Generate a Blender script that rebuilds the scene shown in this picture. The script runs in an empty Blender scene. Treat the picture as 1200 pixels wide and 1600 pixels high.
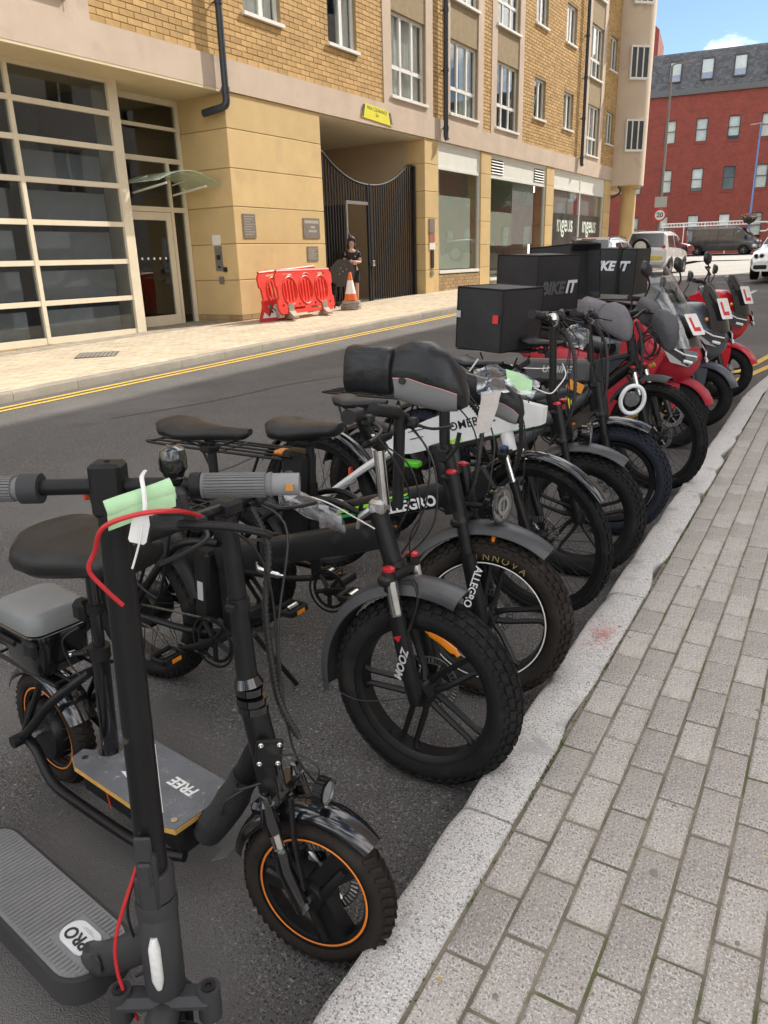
import bpy, bmesh, math, random
from mathutils import Matrix, Vector, Euler, noise
PI = math.pi
rad = math.radians
random.seed(7)
SC = bpy.context.scene
COL = SC.collection

# ------------------------------------------------------------------ camera
cam_d = bpy.data.cameras.new('camera')
cam = bpy.data.objects.new('camera', cam_d)
COL.objects.link(cam)
cam_d.sensor_fit = 'HORIZONTAL'
cam_d.sensor_width = 36.0
cam_d.lens = 36.0 * 1170.0 / 1200.0
cam_d.clip_start = 0.05
cam_d.clip_end = 2000.0
_R = ((0.84442575, 0.14874884, -0.5146056), (0.5349802, -0.28301156, 0.79605317), (-0.02722734, -0.9475116, -0.31855994))
CAMH = 1.55
cam.matrix_world = Matrix(((_R[0][0], -_R[0][1], -_R[0][2], 0.0),
                           (_R[1][0], -_R[1][1], -_R[1][2], 0.0),
                           (_R[2][0], -_R[2][1], -_R[2][2], CAMH), (0, 0, 0, 1)))
SC.camera = cam

# ------------------------------------------------------------------ world, sun, exposure
SUN_DIR = Vector((1.0, 2.45, 2.35)).normalized()
SUN_EL = math.asin(SUN_DIR.z)
SUN_AZ = math.atan2(SUN_DIR.x, SUN_DIR.y)      # clockwise from +Y
w = bpy.data.worlds.new('World')
SC.world = w
w.use_nodes = True
nt = w.node_tree
nt.nodes.clear()
N = nt.nodes.new
L = nt.links.new
wo = N('ShaderNodeOutputWorld'); bg = N('ShaderNodeBackground'); sky = N('ShaderNodeTexSky')
sky.sky_type = 'NISHITA'; sky.sun_disc = False
sky.sun_elevation = SUN_EL; sky.sun_rotation = SUN_AZ
sky.air_density = 1.0; sky.dust_density = 0.0; sky.ozone_density = 2.2; sky.altitude = 50
bg.inputs[1].default_value = 0.055
# fair-weather cumulus over the whole sky
tc = N('ShaderNodeTexCoord'); mp = N('ShaderNodeMapping'); nz = N('ShaderNodeTexNoise'); cr = N('ShaderNodeValToRGB'); mx = N('ShaderNodeMixRGB')
mp.inputs['Scale'].default_value = (1.0, 1.0, 2.6)
mp.inputs['Location'].default_value = (2.18, 7.18, 3.73)
nz.inputs['Scale'].default_value = 2.6; nz.inputs['Detail'].default_value = 8; nz.inputs['Roughness'].default_value = 0.58
cr.color_ramp.elements[0].position = 0.46; cr.color_ramp.elements[1].position = 0.58
L(tc.outputs['Generated'], mp.inputs['Vector']); L(mp.outputs[0], nz.inputs['Vector']); L(nz.outputs['Fac'], cr.inputs['Fac'])
L(sky.outputs[0], mx.inputs[1]); mx.inputs[2].default_value = (24.6, 23.7, 22.7, 1)
L(cr.outputs[0], mx.inputs[0]); L(mx.outputs[0], bg.inputs[0]); L(bg.outputs[0], wo.inputs[0])

sun_d = bpy.data.lights.new('sun', 'SUN')
sun_d.energy = 2.4; sun_d.angle = rad(0.53); sun_d.color = (1.0, 0.94, 0.84)
sun = bpy.data.objects.new('sun', sun_d); COL.objects.link(sun)
sun.rotation_euler = (-SUN_DIR).to_track_quat('-Z', 'Y').to_euler()
sun.location = (10, 20, 40)

vs = SC.view_settings
vs.view_transform = 'Standard'; vs.look = 'None'; vs.exposure = 1.42; vs.gamma = 1.0
vs.use_curve_mapping = False
SC.cycles.use_denoising = True
SC.cycles.max_bounces = 8
SC.cycles.transparent_max_bounces = 16
SC.cycles.sample_clamp_indirect = 6.0
SC.cycles.caustics_reflective = False
SC.cycles.caustics_refractive = False

# ------------------------------------------------------------------ materials
MATS = {}
def mat(name, col, rough=0.5, metal=0.0, var=0.12, scale=6.0, bump=0.0, bscale=80.0, coat=0.0, spec=0.5, rvar=0.1, island=0.0, speck=None, emit=0.0, dirt=0.0, trans=0.0):
    """procedural principled material: base colour with noise, roughness variation, fine bump"""
    if name in MATS: return MATS[name]
    m = bpy.data.materials.new(name); m.use_nodes = True
    t = m.node_tree; n = t.nodes; l = t.links
    b = n['Principled BSDF']
    c = Vector(col)
    tcn = n.new('ShaderNodeTexCoord')
    src = tcn.outputs['Object']
    nz = n.new('ShaderNodeTexNoise'); nz.inputs['Scale'].default_value = scale; nz.inputs['Detail'].default_value = 6; nz.inputs['Roughness'].default_value = 0.6
    l.new(src, nz.inputs['Vector'])
    ramp = n.new('ShaderNodeMapRange'); ramp.inputs[1].default_value = 0.3; ramp.inputs[2].default_value = 0.7
    l.new(nz.outputs['Fac'], ramp.inputs[0])
    mx = n.new('ShaderNodeMixRGB'); mx.inputs[1].default_value = (*(c * (1 - var)), 1); mx.inputs[2].default_value = (*[min(1, x * (1 + var)) for x in c], 1)
    l.new(ramp.outputs[0], mx.inputs[0])
    out = mx.outputs[0]
    if island:
        ge = n.new('ShaderNodeNewGeometry'); oi = n.new('ShaderNodeObjectInfo'); ad = n.new('ShaderNodeMath'); ad.operation = 'ADD'
        l.new(ge.outputs['Random Per Island'], ad.inputs[0]); l.new(oi.outputs['Random'], ad.inputs[1])
        fr = n.new('ShaderNodeMath'); fr.operation = 'FRACT'; l.new(ad.outputs[0], fr.inputs[0])
        mr = n.new('ShaderNodeMapRange'); mr.inputs[3].default_value = 1 - island; mr.inputs[4].default_value = 1 + island
        l.new(fr.outputs[0], mr.inputs[0])
        mu = n.new('ShaderNodeMixRGB'); mu.blend_type = 'MULTIPLY'; mu.inputs[0].default_value = 1
        l.new(out, mu.inputs[1]); l.new(mr.outputs[0], mu.inputs[2]); out = mu.outputs[0]
    if speck:                                  # list of (scale, threshold, width, colour)
        for (ss, th, wd, sc_) in speck:
            s2 = n.new('ShaderNodeTexNoise'); s2.inputs['Scale'].default_value = ss; s2.inputs['Detail'].default_value = 2
            l.new(src, s2.inputs['Vector'])
            r2 = n.new('ShaderNodeMapRange'); r2.inputs[1].default_value = th; r2.inputs[2].default_value = th + wd
            l.new(s2.outputs['Fac'], r2.inputs[0])
            m2 = n.new('ShaderNodeMixRGB'); l.new(r2.outputs[0], m2.inputs[0]); l.new(out, m2.inputs[1]); m2.inputs[2].default_value = (*sc_, 1)
            out = m2.outputs[0]
    if dirt:
        s3 = n.new('ShaderNodeTexNoise'); s3.inputs['Scale'].default_value = scale * 3.1; s3.inputs['Detail'].default_value = 8; s3.inputs['Roughness'].default_value = 0.7
        l.new(src, s3.inputs['Vector'])
        r3 = n.new('ShaderNodeMapRange'); r3.inputs[1].default_value = 0.48; r3.inputs[2].default_value = 0.75; r3.inputs[4].default_value = dirt
        l.new(s3.outputs['Fac'], r3.inputs[0])
        m3 = n.new('ShaderNodeMixRGB'); l.new(r3.outputs[0], m3.inputs[0]); l.new(out, m3.inputs[1]); m3.inputs[2].default_value = (0.16, 0.14, 0.12, 1)
        out = m3.outputs[0]
    l.new(out, b.inputs['Base Color'])
    rr = n.new('ShaderNodeMapRange'); rr.inputs[3].default_value = max(0.02, rough - rvar); rr.inputs[4].default_value = min(1, rough + rvar)
    l.new(nz.outputs['Fac'], rr.inputs[0]); l.new(rr.outputs[0], b.inputs['Roughness'])
    b.inputs['Metallic'].default_value = metal
    b.inputs['Specular IOR Level'].default_value = spec
    b.inputs['Coat Weight'].default_value = coat; b.inputs['Coat Roughness'].default_value = 0.06
    if trans: b.inputs['Transmission Weight'].default_value = trans
    if emit:
        b.inputs['Emission Color'].default_value = (*c, 1); b.inputs['Emission Strength'].default_value = emit
    if bump:
        bn = n.new('ShaderNodeTexNoise'); bn.inputs['Scale'].default_value = bscale; bn.inputs['Detail'].default_value = 4
        l.new(src, bn.inputs['Vector'])
        bp = n.new('ShaderNodeBump'); bp.inputs['Strength'].default_value = bump; bp.inputs['Distance'].default_value = 0.01
        l.new(bn.outputs['Fac'], bp.inputs['Height']); l.new(bp.outputs[0], b.inputs['Normal'])
    MATS[name] = m
    return m

def glass_mat(name, tint=(0.7, 0.75, 0.75), refl=1.0, rough=0.01, ior=1.5):
    if name in MATS: return MATS[name]
    m = bpy.data.materials.new(name); m.use_nodes = True
    t = m.node_tree; n = t.nodes; l = t.links; n.clear()
    o = n.new('ShaderNodeOutputMaterial'); tr = n.new('ShaderNodeBsdfTransparent'); gl = n.new('ShaderNodeBsdfGlossy'); mx = n.new('ShaderNodeMixShader'); fr = n.new('ShaderNodeLayerWeight')
    tr.inputs[0].default_value = (*tint, 1); gl.inputs[0].default_value = (0.95, 0.97, 1.0, 1); gl.inputs['Roughness'].default_value = rough
    p5 = n.new('ShaderNodeMath'); p5.operation = 'POWER'; p5.inputs[1].default_value = 5.0; l.new(fr.outputs['Facing'], p5.inputs[0])
    sch = n.new('ShaderNodeMath'); sch.operation = 'MULTIPLY_ADD'; sch.inputs[1].default_value = 0.96; sch.inputs[2].default_value = 0.04; l.new(p5.outputs[0], sch.inputs[0]); fr.inputs[0].default_value = 0.5
    mu = n.new('ShaderNodeMath'); mu.operation = 'MULTIPLY'; mu.inputs[1].default_value = refl; mu.use_clamp = True
    nz = n.new('ShaderNodeTexNoise'); nz.inputs['Scale'].default_value = 0.8; tcn = n.new('ShaderNodeTexCoord'); l.new(tcn.outputs['Object'], nz.inputs['Vector'])
    bp = n.new('ShaderNodeBump'); bp.inputs['Strength'].default_value = 0.05; bp.inputs['Distance'].default_value = 0.05
    l.new(nz.outputs['Fac'], bp.inputs['Height']); l.new(bp.outputs[0], gl.inputs['Normal'])
    l.new(sch.outputs[0], mu.inputs[0]); l.new(mu.outputs[0], mx.inputs[0]); l.new(tr.outputs[0], mx.inputs[1]); l.new(gl.outputs[0], mx.inputs[2]); l.new(mx.outputs[0], o.inputs[0])
    MATS[name] = m
    return m

# ------------------------------------------------------------------ mesh helpers
def T(x, y, z): return Matrix.Translation((x, y, z))
def RX(a): return Matrix.Rotation(rad(a), 4, 'X')
def RY(a): return Matrix.Rotation(rad(a), 4, 'Y')
def RZ(a): return Matrix.Rotation(rad(a), 4, 'Z')
def S(x, y, z): return Matrix.Diagonal((x, y, z, 1))
AXY = RX(-90)                                   # lathe axis z -> y
AXX = RY(90)                                    # lathe axis z -> x

def cr(pts, n=6, closed=False):
    """Catmull-Rom through points"""
    P = [Vector(p) for p in pts]
    if len(P) < 3: return P
    out = []
    m = len(P)
    rng = range(m if closed else m - 1)
    for i in rng:
        if closed: a, b, c, d = P[(i - 1) % m], P[i], P[(i + 1) % m], P[(i + 2) % m]
        else: a, b, c, d = P[max(i - 1, 0)], P[i], P[i + 1], P[min(i + 2, m - 1)]
        for k in range(n):
            t = k / n
            out.append(0.5 * ((2 * b) + (c - a) * t + (2 * a - 5 * b + 4 * c - d) * t * t + (3 * b - a - 3 * c + d) * t ** 3))
    if not closed: out.append(P[-1])
    return out

class MB:
    def __init__(s, M=None):
        s.v = []; s.f = []; s.M = M or Matrix()
    def add(s, vs, fs, M=None):
        k = len(s.v); m = s.M @ M if M is not None else s.M
        s.v += [m @ Vector(p) for p in vs]
        s.f += [tuple(i + k for i in f) for f in fs]
        return s
    def box(s, c, d, M=None):
        x, y, z = d[0] / 2, d[1] / 2, d[2] / 2
        vs = [(c[0] + a * x, c[1] + b * y, c[2] + e * z) for e in (-1, 1) for b in (-1, 1) for a in (-1, 1)]
        return s.add(vs, [(0, 2, 3, 1), (4, 5, 7, 6), (0, 1, 5, 4), (2, 6, 7, 3), (0, 4, 6, 2), (1, 3, 7, 5)], M)
    def lim(s, x0, x1, y0, y1, z0, z1, M=None):
        return s.box(((x0 + x1) / 2, (y0 + y1) / 2, (z0 + z1) / 2), (x1 - x0, y1 - y0, z1 - z0), M)
    def cbox(s, c, d, ch=0.004, M=None):
        """box with chamfered edges"""
        x, y, z = d[0] / 2, d[1] / 2, d[2] / 2
        ch = min(ch, x * .9, y * .9, z * .9)
        vs = []; idx = {}
        for a in (-1, 1):
            for b in (-1, 1):
                for e in (-1, 1):
                    for ax in range(3):
                        p = [a * x, b * y, e * z]
                        for q in range(3):
                            if q != ax: p[q] -= (a, b, e)[q] * ch
                        idx[(a, b, e, ax)] = len(vs); vs.append((c[0] + p[0], c[1] + p[1], c[2] + p[2]))
        fs = []
        for ax in range(3):
            o = [q for q in range(3) if q != ax]
            for sg in (-1, 1):
                loop = []
                for (p, q) in ((-1, -1), (1, -1), (1, 1), (-1, 1)):
                    k = [0, 0, 0]; k[ax] = sg; k[o[0]] = p; k[o[1]] = q
                    loop.append(idx[(*k, ax)])
                flip = (sg > 0) == (ax == 1)
                fs.append(tuple(reversed(loop)) if flip else tuple(loop))
        for ax in range(3):                      # edges along ax
            o = [q for q in range(3) if q != ax]
            for p in (-1, 1):
                for q in (-1, 1):
                    k0 = [0, 0, 0]; k1 = [0, 0, 0]; k0[ax] = -1; k1[ax] = 1
                    k0[o[0]] = k1[o[0]] = p; k0[o[1]] = k1[o[1]] = q
                    fs.append((idx[(*k0, o[0])], idx[(*k1, o[0])], idx[(*k1, o[1])], idx[(*k0, o[1])]))
        for a in (-1, 1):
            for b in (-1, 1):
                for e in (-1, 1):
                    fs.append(tuple(idx[(a, b, e, ax)] for ax in range(3)))
        return s.add(vs, fs, M)
    def tube(s, pts, r, seg=8, cap=True, M=None, ell=None):
        P = [Vector(p) for p in pts]
        n = len(P)
        R = r if isinstance(r, (list, tuple)) else [r] * n
        if len(R) != n:
            R = [R[min(len(R) - 1, int(i * (len(R) - 1) / max(1, n - 1) + .5))] for i in range(n)]
        t0 = (P[1] - P[0]).normalized()
        up = Vector((0, 0, 1)) if abs(t0.z) < .9 else Vector((1, 0, 0))
        u = t0.cross(up).normalized()
        vs = []
        for i in range(n):
            t = (P[min(i + 1, n - 1)] - P[max(i - 1, 0)]).normalized()
            u = (u - t * u.dot(t)).normalized(); vv = t.cross(u)
            for k in range(seg):
                a = 2 * PI * k / seg
                ca, sa = math.cos(a), math.sin(a)
                if ell: ca *= ell[0]; sa *= ell[1]
                vs.append(P[i] + (u * ca + vv * sa) * R[i])
        fs = [(i * seg + k, i * seg + (k + 1) % seg, (i + 1) * seg + (k + 1) % seg, (i + 1) * seg + k) for i in range(n - 1) for k in range(seg)]
        if cap: fs += [tuple(reversed(range(seg))), tuple((n - 1) * seg + k for k in range(seg))]
        return s.add(vs, fs, M)
    def cyl(s, a, b, r, seg=14, M=None, r2=None): return s.tube([a, b], [r, r if r2 is None else r2], seg, True, M)
    def lathe(s, prof, M=None, seg=32, closed=False, a0=0, a1=2 * PI):
        full = abs(a1 - a0 - 2 * PI) < 1e-6
        n = len(prof); ns = seg if full else seg + 1
        vs = []
        for k in range(ns):
            a = a0 + (a1 - a0) * k / seg
            for (r, z) in prof: vs.append((r * math.cos(a), r * math.sin(a), z))
        fs = []
        for k in range(seg):
            k2 = (k + 1) % ns
            for i in range(n if closed else n - 1):
                j = (i + 1) % n
                fs.append((k * n + i, k2 * n + i, k2 * n + j, k * n + j))
        if not full and closed:
            fs += [tuple(range(n)), tuple(reversed(range(seg * n, seg * n + n)))]
        return s.add(vs, fs, M)
    def loft(s, rings, cap=True, closed=True, M=None):
        n = len(rings[0]); vs = [p for r in rings for p in r]
        fs = [(i * n + k, i * n + (k + 1) % n, (i + 1) * n + (k + 1) % n, (i + 1) * n + k) for i in range(len(rings) - 1) for k in range(n if closed else n - 1)]
        if cap: fs += [tuple(reversed(range(n))), tuple((len(rings) - 1) * n + k for k in range(n))]
        return s.add(vs, fs, M)
    def prism(s, poly, d, M=None):
        """outline in xy, extruded from z=-d/2 to d/2"""
        n = len(poly)
        vs = [(p[0], p[1], -d / 2) for p in poly] + [(p[0], p[1], d / 2) for p in poly]
        fs = [tuple(reversed(range(n))), tuple(range(n, 2 * n))] + [(i, (i + 1) % n, n + (i + 1) % n, n + i) for i in range(n)]
        return s.add(vs, fs, M)
    def plate(s, outer, holes, d, M=None):
        """outline with holes in xy, extruded -d/2..d/2"""
        bm = bmesh.new(); loops = []
        for lp in [outer] + list(holes):
            vv = [bm.verts.new((p[0], p[1], -d / 2)) for p in lp]
            loops.append([bm.edges.new((vv[i], vv[(i + 1) % len(vv)])) for i in range(len(vv))])
        bmesh.ops.triangle_fill(bm, use_beauty=True, use_dissolve=False, edges=[e for q in loops for e in q], normal=(0, 0, 1))
        bm.verts.index_update()
        base = [v.co.copy() for v in bm.verts]; n = len(base)
        tri = [tuple(v.index for v in f.verts) for f in bm.faces]
        tri = [t if (base[t[1]] - base[t[0]]).cross(base[t[2]] - base[t[0]]).z > 0 else tuple(reversed(t)) for t in tri]
        bm.free()
        vs = base + [p + Vector((0, 0, d)) for p in base]
        fs = [tuple(reversed(t)) for t in tri] + [tuple(i + n for i in t) for t in tri]
        k = 0
        for lp in [outer] + list(holes):
            m = len(lp)
            ar = sum(lp[i][0] * lp[(i + 1) % m][1] - lp[(i + 1) % m][0] * lp[i][1] for i in range(m))
            hole = k > 0
            for i in range(m):
                q = (k + i, k + (i + 1) % m, n + k + (i + 1) % m, n + k + i)
                if (ar < 0) != hole: q = tuple(reversed(q))
                fs.append(q)
            k += m
        return s.add(vs, fs, M)
    def ico(s, c, r, M=None, sub=2, sq=(1, 1, 1)):
        bm = bmesh.new(); bmesh.ops.create_icosphere(bm, subdivisions=sub, radius=1)
        vs = [(c[0] + v.co.x * r * sq[0], c[1] + v.co.y * r * sq[1], c[2] + v.co.z * r * sq[2]) for v in bm.verts]
        bm.verts.index_update(); fs = [tuple(v.index for v in f.verts) for f in bm.faces]; bm.free()
        return s.add(vs, fs, M)

def rrect(w, h, r, n=4, cx=0, cy=0):
    pts = []
    for (sx, sy, a0) in ((1, 1, 0), (-1, 1, 90), (-1, -1, 180), (1, -1, 270)):
        for k in range(n + 1):
            a = rad(a0 + 90 * k / n)
            pts.append((cx + sx * (w / 2 - r) + r * math.cos(a), cy + sy * (h / 2 - r) + r * math.sin(a)))
    return pts

def ring(c, rx, rz, n=16, p=2.0, u=(0, 1, 0), v=(0, 0, 1)):
    """superellipse ring about c, in plane spanned by u, v"""
    c = Vector(c); u = Vector(u); v = Vector(v); out = []
    for k in range(n):
        a = 2 * PI * k / n; ca, sa = math.cos(a), math.sin(a)
        out.append(c + u * (rx * math.copysign(abs(ca) ** (2 / p), ca)) + v * (rz * math.copysign(abs(sa) ** (2 / p), sa)))
    return out

def mesh(mb, smooth=40):
    me = bpy.data.meshes.new('mesh')
    me.from_pydata([tuple(p) for p in mb.v], [], mb.f)
    if smooth:
        me.polygons.foreach_set('use_smooth', [True] * len(me.polygons))
        me.set_sharp_from_angle(angle=rad(smooth))
    me.update()
    return me

def link(name, me, m, parent=None, label=None, kind=None):
    o = bpy.data.objects.new(name, me)
    if m and me and not me.materials: me.materials.append(m)
    COL.objects.link(o)
    if parent is not None: o.parent = parent
    if label: o['label'] = label
    if kind: o['kind'] = kind
    return o
def part(name, mb, m, parent=None, smooth=40, label=None, kind=None):
    return link(name, mesh(mb, smooth), m, parent, label, kind)
def tag(o, label, cat, group=None):
    o['label'] = label; o['category'] = cat
    if group: o['group'] = group
    return o
def thing(name, label, cat, loc=(0, 0, 0), rot=(0, 0, 0), group=None):
    o = bpy.data.objects.new(name, None); COL.objects.link(o); o.empty_display_size = 0.1
    o.location = loc; o.rotation_euler = [rad(a) for a in rot]
    return tag(o, label, cat, group)
def struct(name, mb, m, smooth=0, parent=None):
    o = part(name, mb, m, parent, smooth)
    if parent is None: o['kind'] = 'structure'
    return o
def textmesh(txt, size, M, shear=0.0, bold=0.0, depth=0.0006, space=1.0, align='CENTER'):
    cu = bpy.data.curves.new('t', 'FONT'); cu.body = txt; cu.size = size; cu.align_x = align; cu.align_y = 'CENTER'
    cu.shear = shear; cu.offset = bold; cu.extrude = depth; cu.space_character = space; cu.resolution_u = 4
    o = bpy.data.objects.new('t', cu); COL.objects.link(o)
    me = bpy.data.meshes.new_from_object(o)
    bpy.data.objects.remove(o)
    me.transform(M)
    return me
def text(name, txt, size, M, m, parent=None, **k):
    me = textmesh(txt, size, M, **k)
    me.materials.clear()
    return link(name, me, m, parent)

def basis(o, x, z):
    """matrix with origin o, local x axis ~x, local z axis = z"""
    z = Vector(z).normalized(); x = Vector(x); x = (x - z * x.dot(z)).normalized(); y = z.cross(x)
    return Matrix(((x.x, y.x, z.x, o[0]), (x.y, y.y, z.y, o[1]), (x.z, y.z, z.z, o[2]), (0, 0, 0, 1)))

SL = 0.0226
def gz(y):
    """height of the street along its length: a gentle climb that levels off at the junction"""
    if y < 42: return SL * y
    if y < 66:
        t = (y - 42); return SL * 42 + SL * t - SL * t * t / 48
    return SL * 42 + SL * 12
# ------------------------------------------------------------------ shared materials
def asphalt_mat():
    m = mat('asphalt', (0.128, 0.121, 0.115), 0.85, 0, 0.18, 0.9, 0.9, 260, spec=0.3,
            speck=[(130, 0.56, 0.07, (0.235, 0.225, 0.215)), (70, 0.66, 0.05, (0.36, 0.35, 0.33)), (150, 0.56, 0.07, (0.04, 0.039, 0.038)), (2.2, 0.62, 0.1, (0.115, 0.111, 0.107)), (0.6, 0.54, 0.12, (0.165, 0.157, 0.15))])
    return m
M_ASPH = asphalt_mat()
M_GRANITE = mat('kerb_granite', (0.56, 0.54, 0.515), 0.8, 0, 0.10, 3.0, 0.5, 160, spec=0.3, island=0.06,
                speck=[(170, 0.54, 0.07, (0.24, 0.23, 0.225)), (210, 0.55, 0.06, (0.72, 0.70, 0.68)), (75, 0.66, 0.05, (0.45, 0.36, 0.32)), (9, 0.60, 0.14, (0.40, 0.385, 0.37))])
M_PAVER = mat('paving_block', (0.41, 0.37, 0.335), 0.88, 0, 0.10, 5.0, 0.6, 200, spec=0.25, island=0.07,
              speck=[(170, 0.55, 0.08, (0.21, 0.195, 0.18)), (210, 0.55, 0.07, (0.56, 0.54, 0.51)), (60, 0.68, 0.05, (0.26, 0.23, 0.21)), (4, 0.60, 0.2, (0.35, 0.335, 0.28))])
M_BED = mat('joint_sand', (0.20, 0.175, 0.135), 0.95, 0, 0.35, 9.0, 0.6, 120, spec=0.1, speck=[(5, 0.58, 0.08, (0.12, 0.13, 0.06))])
M_FPAVE = mat('far_paving_block', (0.50, 0.42, 0.31), 0.9, 0, 0.10, 2.0, 0.3, 120, spec=0.2, island=0.11, speck=[(1.1, 0.56, 0.14, (0.46, 0.35, 0.27))])
M_FBED = mat('far_joint_sand', (0.30, 0.26, 0.20), 0.95, 0, 0.3, 6.0)
M_FKERB = mat('far_kerb_stone', (0.27, 0.24, 0.195), 0.85, 0, 0.14, 4.0, 0.4, 90, island=0.1, speck=[(80, 0.6, 0.05, (0.17, 0.16, 0.14))])
M_YEL = mat('yellow_road_paint', (0.68, 0.43, 0.06), 0.75, 0, 0.15, 12.0, 0.4, 180, speck=[(26, 0.60, 0.1, (0.30, 0.22, 0.08))])
M_WHITE_RP = mat('white_road_paint', (0.62, 0.61, 0.58), 0.75, 0, 0.12, 12.0, 0.3, 180, speck=[(30, 0.6, 0.1, (0.2, 0.2, 0.19))])
M_BLACKM = mat('black_metal_paint', (0.018, 0.018, 0.019), 0.38, 0, 0.2, 14, 0.05, 200, spec=0.5)
M_GLASS = glass_mat('window_glass', (0.93, 0.95, 0.94), 1.0)
M_GLASS_D = glass_mat('dark_window_glass', (0.72, 0.75, 0.77), 1.2)
M_ROOM = mat('room_interior', (0.22, 0.21, 0.20), 0.9)

# ------------------------------------------------------------------ ground, road
def camber(x):
    t = max(0, min(1, (-x - 2.5) / 5.8)); return -0.075 * t * t * (3 - 2 * t)
def grid(xs, ys, fz):
    b = MB()
    n = len(xs)
    b.v = [Vector((x, y, fz(x, y))) for y in ys for x in xs]
    b.f = [(j * n + i, j * n + i + 1, (j + 1) * n + i + 1, (j + 1) * n + i) for j in range(len(ys) - 1) for i in range(n - 1)]
    return b
ys_all = [-60, -40, -20, -10, -4] + [i * 1.5 for i in range(-2, 48)] + [75, 90, 120, 200, 400, 900]
ys_all = sorted(set(ys_all))
struct('ground', grid([-900, -300, -100, -40, -20, -14, 3, 20, 60, 300, 900], ys_all, lambda x, y: gz(y) - 0.14), mat('far_ground', (0.16, 0.155, 0.15), 0.9, 0, 0.15, 0.2, 0.3, 20), 40)
FKX = -8.70                                     # front of the far kerb
struct('road', grid([FKX - 0.1 + i * 0.41 for i in range(0, 22)], [y for y in ys_all if -25 < y < 47] + [47], lambda x, y: gz(y) + camber(x)), M_ASPH, 40)
M_XROAD = mat('junction_surfacing', (0.34, 0.325, 0.30), 0.85, 0, 0.10, 0.7, 0.3, 60, speck=[(1.4, 0.58, 0.1, (0.28, 0.265, 0.24))])
struct('junction_road', grid([-70, -40, -20, -12, -8, -4, 0, 20, 60], [47, 48.5, 50, 52, 54, 56, 58, 60, 62, 64, 66], lambda x, y: gz(y) - 0.01), M_XROAD, 40)
struct('raised_table', grid([FKX + 0.02, -7, -5, -3, -1.2], [31.5, 33, 35, 38, 41, 44, 47], lambda x, y: gz(y) + camber(x) + 0.012), M_XROAD, 40)
fp = struct('junction_pavement', grid([-70, -40, -20, -12, -8, -4, 0, 20, 60], [66, 68, 72, 80, 95], lambda x, y: gz(y) + 0.09), mat('grey_pavement', (0.36, 0.34, 0.31), 0.9, 0, 0.1, 1.0), 40)

def strip(name, path, wd, dz, m, fz):
    """painted line following path of (x, y)"""
    P = []
    for (a, b) in zip(path[:-1], path[1:]):
        n = max(1, int(math.hypot(b[0] - a[0], b[1] - a[1]) / 0.8))
        P += [(a[0] + (b[0] - a[0]) * k / n, a[1] + (b[1] - a[1]) * k / n) for k in range(n)]
    P.append(path[-1])
    b = MB()
    for i, p in enumerate(P):
        a, c = P[max(0, i - 1)], P[min(len(P) - 1, i + 1)]
        d = Vector((c[0] - a[0], c[1] - a[1])).normalized(); nx, ny = -d.y, d.x
        for s_ in (-1, 1):
            x, y = p[0] + nx * wd / 2 * s_, p[1] + ny * wd / 2 * s_
            b.v.append(Vector((x, y, fz(x, y) + dz)))
    b.f = [(2 * i, 2 * i + 1, 2 * i + 3, 2 * i + 2) for i in range(len(P) - 1)]
    o = part(name, b, m, None, 40); o['kind'] = 'structure'
    return o
rz = lambda x, y: gz(y) + camber(x)
for dx in (0.0, 0.17):
    strip('yellow_line', [(-8.42 + dx, -6), (-8.42 + dx, 17), (-8.42 + dx, 31)], 0.075, 0.006, M_YEL, rz)
for dx in (0.0, 0.20):
    strip('yellow_line', [(-1.75 + dx, 6.6), (-1.42 + dx, 8.6), (-1.14 + dx, 10.2), (-0.75 + dx, 14)], 0.085, 0.006, M_YEL, rz)
for (a, b) in (((-2.6, 18.0), (-2.6, 19.6)), ((-2.75, 21.4), (-2.75, 22.6)), ((-4.4, 26.5), (-2.9, 27.1)), ((-6.8, 34.2), (-3.9, 37.2)), ((-7.2, 41), (-3, 41.6))):
    strip('white_line', [a, b], 0.11, 0.02, M_WHITE_RP, rz)
# white and grey scuffs on the carriageway, oil and tar seams
M_TAR = mat('tar_seam', (0.03, 0.03, 0.031), 0.6, 0, 0.2, 20)
for path in ([(-6.6, 5.0), (-6.2, 6.1), (-6.0, 7.4), (-5.5, 8.2)], [(-4.3, 3.2), (-4.0, 3.9), (-4.05, 4.4)], [(-5.0, 12.0), (-4.2, 12.6), (-3.5, 12.5)]):
    strip('tar_seam', [(p.x, p.y) for p in cr([(q[0], q[1], 0) for q in path], 4)], 0.018, 0.004, M_TAR, rz)

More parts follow.
